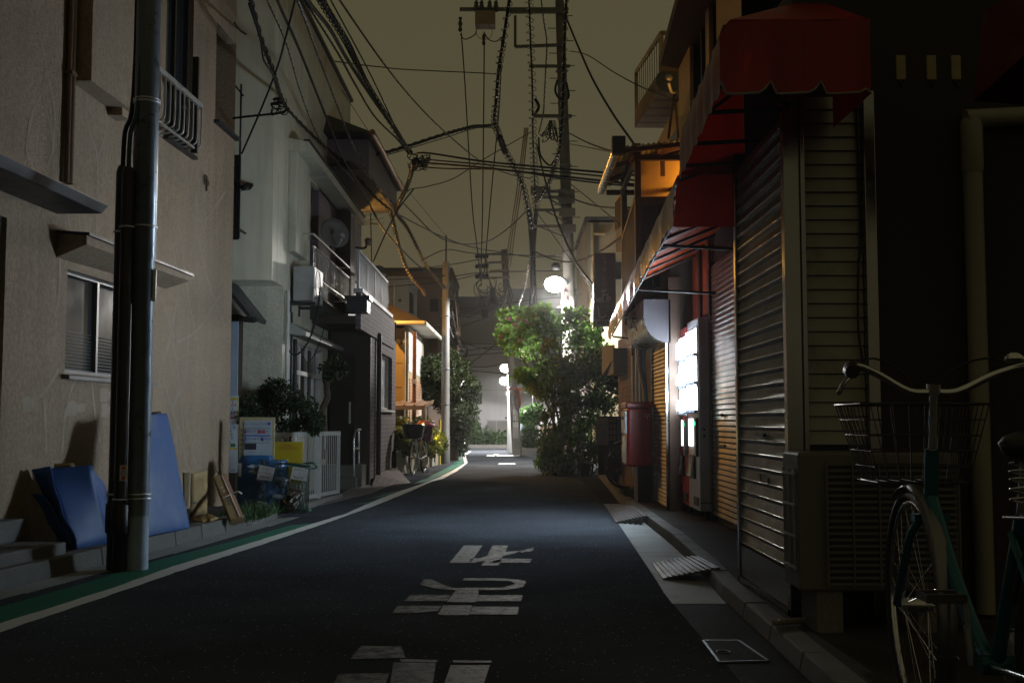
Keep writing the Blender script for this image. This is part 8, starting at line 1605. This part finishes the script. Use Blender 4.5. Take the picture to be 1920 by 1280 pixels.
wire("service_cable", "thin pair of wires falling across the lamp toward the sign", Z([(1008, 400), (1040, 445), (1065, 480), (1090, 515), (1115, 545)], 27.2, 18.4), .009)
wire("service_cable", "cable curving from the bundle across the pole to the deck", Z([(1000, 470), (1030, 484), (1060, 491), (1090, 487), (1130, 468), (1172, 438)], 27.5, 15.3), .018)
far_ = [([(700, 512), (750, 506), (838, 497), (905, 485)], "topmost far wire between the slim grey pole and the corner pole"), ([(700, 540), (780, 533), (838, 528), (905, 512)], "second far wire behind the slim grey pole"), ([(705, 525), (838, 519), (905, 511), (1060, 507)], "level far wire crossing behind the slim grey pole"), ([(838, 565), (880, 562), (905, 556)], "third far wire with a splice near the corner pole"), ([(740, 640), (838, 603), (900, 580), (950, 552)], "rising far wire from the yellow house roof"), ([(838, 580), (900, 575), (1000, 562), (1070, 556)], "far wire at the level of the tangled equipment"), ([(850, 600), (900, 588), (950, 568)], "far wire rising into the tangled equipment"), ([(855, 615), (905, 598), (945, 585)], "lower far wire rising into the tangled equipment"), ([(840, 572), (860, 590), (880, 595), (905, 594)], "slack far wire below the tangled equipment"), ([(790, 488), (838, 468), (900, 476), (1060, 480)], "thin far wire high over the corner"), ([(860, 660), (890, 655), (930, 650), (975, 658)], "dark wire in front of the pale end building"), ([(870, 690), (900, 668), (930, 645), (960, 625)], "dark wire slanting before the pale end building"), ([(865, 668), (900, 664), (960, 662), (1010, 672)], "thin level wire before the pale end building"), ([(870, 685), (905, 688), (950, 682)], "wavy wire just above the twin lamps"), ([(862, 692), (900, 696), (945, 700)], "lowest thin wire before the pale end building"), ([(865, 640), (900, 652), (940, 655)], "slack wire behind the thin brown pole")]
for i, (l, lb) in enumerate(far_): wire("far_wire", lb, Z(l, 30 if l[0][0] < 800 else 33, 34.2), .014, None, None, "far wires around the corner pole", 5)
for (px0, px1, py) in ((885, 905, 505), ):
    pass
wire("glinting_cable", "bright glinting cable stubs hanging from the corner pole", Z([(952, 540), (948, 560), (942, 575), (936, 590)], 33.8, 33.8), .02, None, SHINY, "glinting cable ends")
wire("glinting_cable", "second bright cable stub beneath the corner pole's tangle", Z([(951, 560), (947, 575), (944, 590), (938, 598)], 33.8, 33.8), .02, None, SHINY, "glinting cable ends")
wire("glinting_cable", "white spiral cable dropping down along the slim grey pole", Z([(846, 585), (852, 612), (857, 630), (862, 648), (872, 660)], 28, 32.8), .02, (.03, 26, .01, SHINY), None, "glinting cable ends")
wire("glinting_cable", "short bright cable bending beside the slim grey pole", Z([(841, 598), (843, 612), (850, 632)], 27.5, 30), .022, None, SHINY, "glinting cable ends")
wire("house_wire", "thin wire loop hanging before the lower window of the grey house", Z([(600, 540), (596, 580), (590, 610), (575, 645), (555, 665), (540, 655), (536, 640)], 14.9, 14.9), .010, (.014, 30, .004, CABLE))
wire("house_wire", "second wire loop hanging before the lower window of the grey house", Z([(590, 600), (578, 640), (560, 663), (545, 660), (538, 645)], 14.95, 14.95), .009)
wire("house_wire", "thin wire strung from the window hood to the porch", Z([(612, 600), (600, 640), (585, 672), (575, 678), (568, 668)], 15.0, 15.5), .006)
cw = T("cable_clamp", "bundle of small black clamps on the curving house cable", "cable clamp", at(520, 195, 12.9)); mb = MB(); rw = random.Random(2)
for k in range(14): c = at(518 + rw.uniform(-14, 14), 198 + rw.uniform(-12, 12), 12.8); mb.ring(c, (rw.uniform(-.6, .6), 1, rw.uniform(-.6, .6)), rw.uniform(.02, .06), .006, 9, 4, 0, rw.uniform(2, 6))
for k in range(5): mb.obox(at(512 + 4 * k, 190 + rw.uniform(-6, 6), 12.8), (1, 0, .4), (0, 1, 0), (-.4, 0, 1), .05, .03, .03)
mb.build("clamp", CABLE, cw)
wire("house_wire", "thick wire from the clamps to the stucco building's lattice box", Z([(437, 222), (470, 218), (500, 215), (525, 212), (540, 205)], 13.2, 12.8), .014)
# ---------------------------------------------------------------- pieces that one could count become parts of their own
def split_pieces(o):
    me = o.data; n = len(me.vertices); par = list(range(n))
    def find(a):
        while par[a] != a: par[a] = par[par[a]]; a = par[a]
        return a
    for p in me.polygons:
        v = p.vertices; r = find(v[0])
        for q in v[1:]:
            s = find(q)
            if s != r: par[s] = r
    groups = {}
    for p in me.polygons: groups.setdefault(find(p.vertices[0]), []).append(p.index)
    # pieces that touch (the caps of a tube repeat its end rings) belong together
    key = {}; gs = list(groups)
    root = {g: g for g in gs}
    def rf(a):
        while root[a] != a: a = root[a]
        return a
    for v in me.vertices:
        k = tuple(round(c, 5) for c in v.co); g = find(v.index)
        if g not in root: continue
        if k in key: root[rf(g)] = rf(key[k])
        else: key[k] = g
    merged = {}
    for g in gs: merged.setdefault(rf(g), []).extend(groups[g])
    if not 1 < len(merged) <= 60: return
    first = True; co = [tuple(v.co) for v in me.vertices]; polys = [tuple(p.vertices) for p in me.polygons]; sm = [p.use_smooth for p in me.polygons]; base = o.name.split('.')[0]
    mt = me.materials[0] if me.materials else None
    for idx in merged.values():
        used = sorted({v for i in idx for v in polys[i]}); mp = {v: k for k, v in enumerate(used)}
        nm = bpy.data.meshes.new(base); nm.from_pydata([co[v] for v in used], [], [tuple(mp[v] for v in polys[i]) for i in idx]); nm.polygons.foreach_set("use_smooth", [sm[i] for i in idx]); nm.update()
        if mt: nm.materials.append(mt)
        if first: o.data = nm; first = False
        else:
            c = bpy.data.objects.new(base, nm); C.objects.link(c); c.parent = o.parent
            for md in o.modifiers:
                if md.type == 'BEVEL': b = c.modifiers.new("bevel", 'BEVEL'); b.width = md.width; b.segments = 2; b.limit_method = 'ANGLE'
SPLIT = {"saddle_spring", "band", "strap", "lock_plate", "foot", "step_bolt", "crossarm", "post", "insulator", "lower_bracket", "baluster", "stay", "screen_post", "guide_rail", "lock", "cable_equipment", "jumper_wire", "roof_batten", "yellow_squares", "red_mark", "recess_mullion", "support_block", "service_pipe", "notice_plate", "price_button", "upper_window_bars", "letter_slot", "bracket", "drainpipe", "cable_loop", "stem", "porch_step", "tarpaulin_fold"}
for o in list(C.objects):
    if o.type == 'MESH' and o.parent is not None and o.name.split('.')[0] in SPLIT: split_pieces(o)
# ---------------------------------------------------------------- damp night air round the lamps
mb = MB(); mb.box(-40, 40, -12, 90, -1.1, 26)
hz = mb.build("haze", None); hz["kind"] = "stuff"
hm = bpy.data.materials.new("night_haze"); hm.use_nodes = True; hn = hm.node_tree; hn.nodes.remove(hn.nodes["Principled BSDF"])
pv = hn.nodes.new("ShaderNodeVolumePrincipled"); pv.inputs["Color"].default_value = (0.9, 0.9, 0.9, 1); pv.inputs["Density"].default_value = 0.0006; pv.inputs["Anisotropy"].default_value = 0.86
hn.links.new(pv.outputs[0], hn.nodes["Material Output"].inputs["Volume"]); hz.data.materials.append(hm)
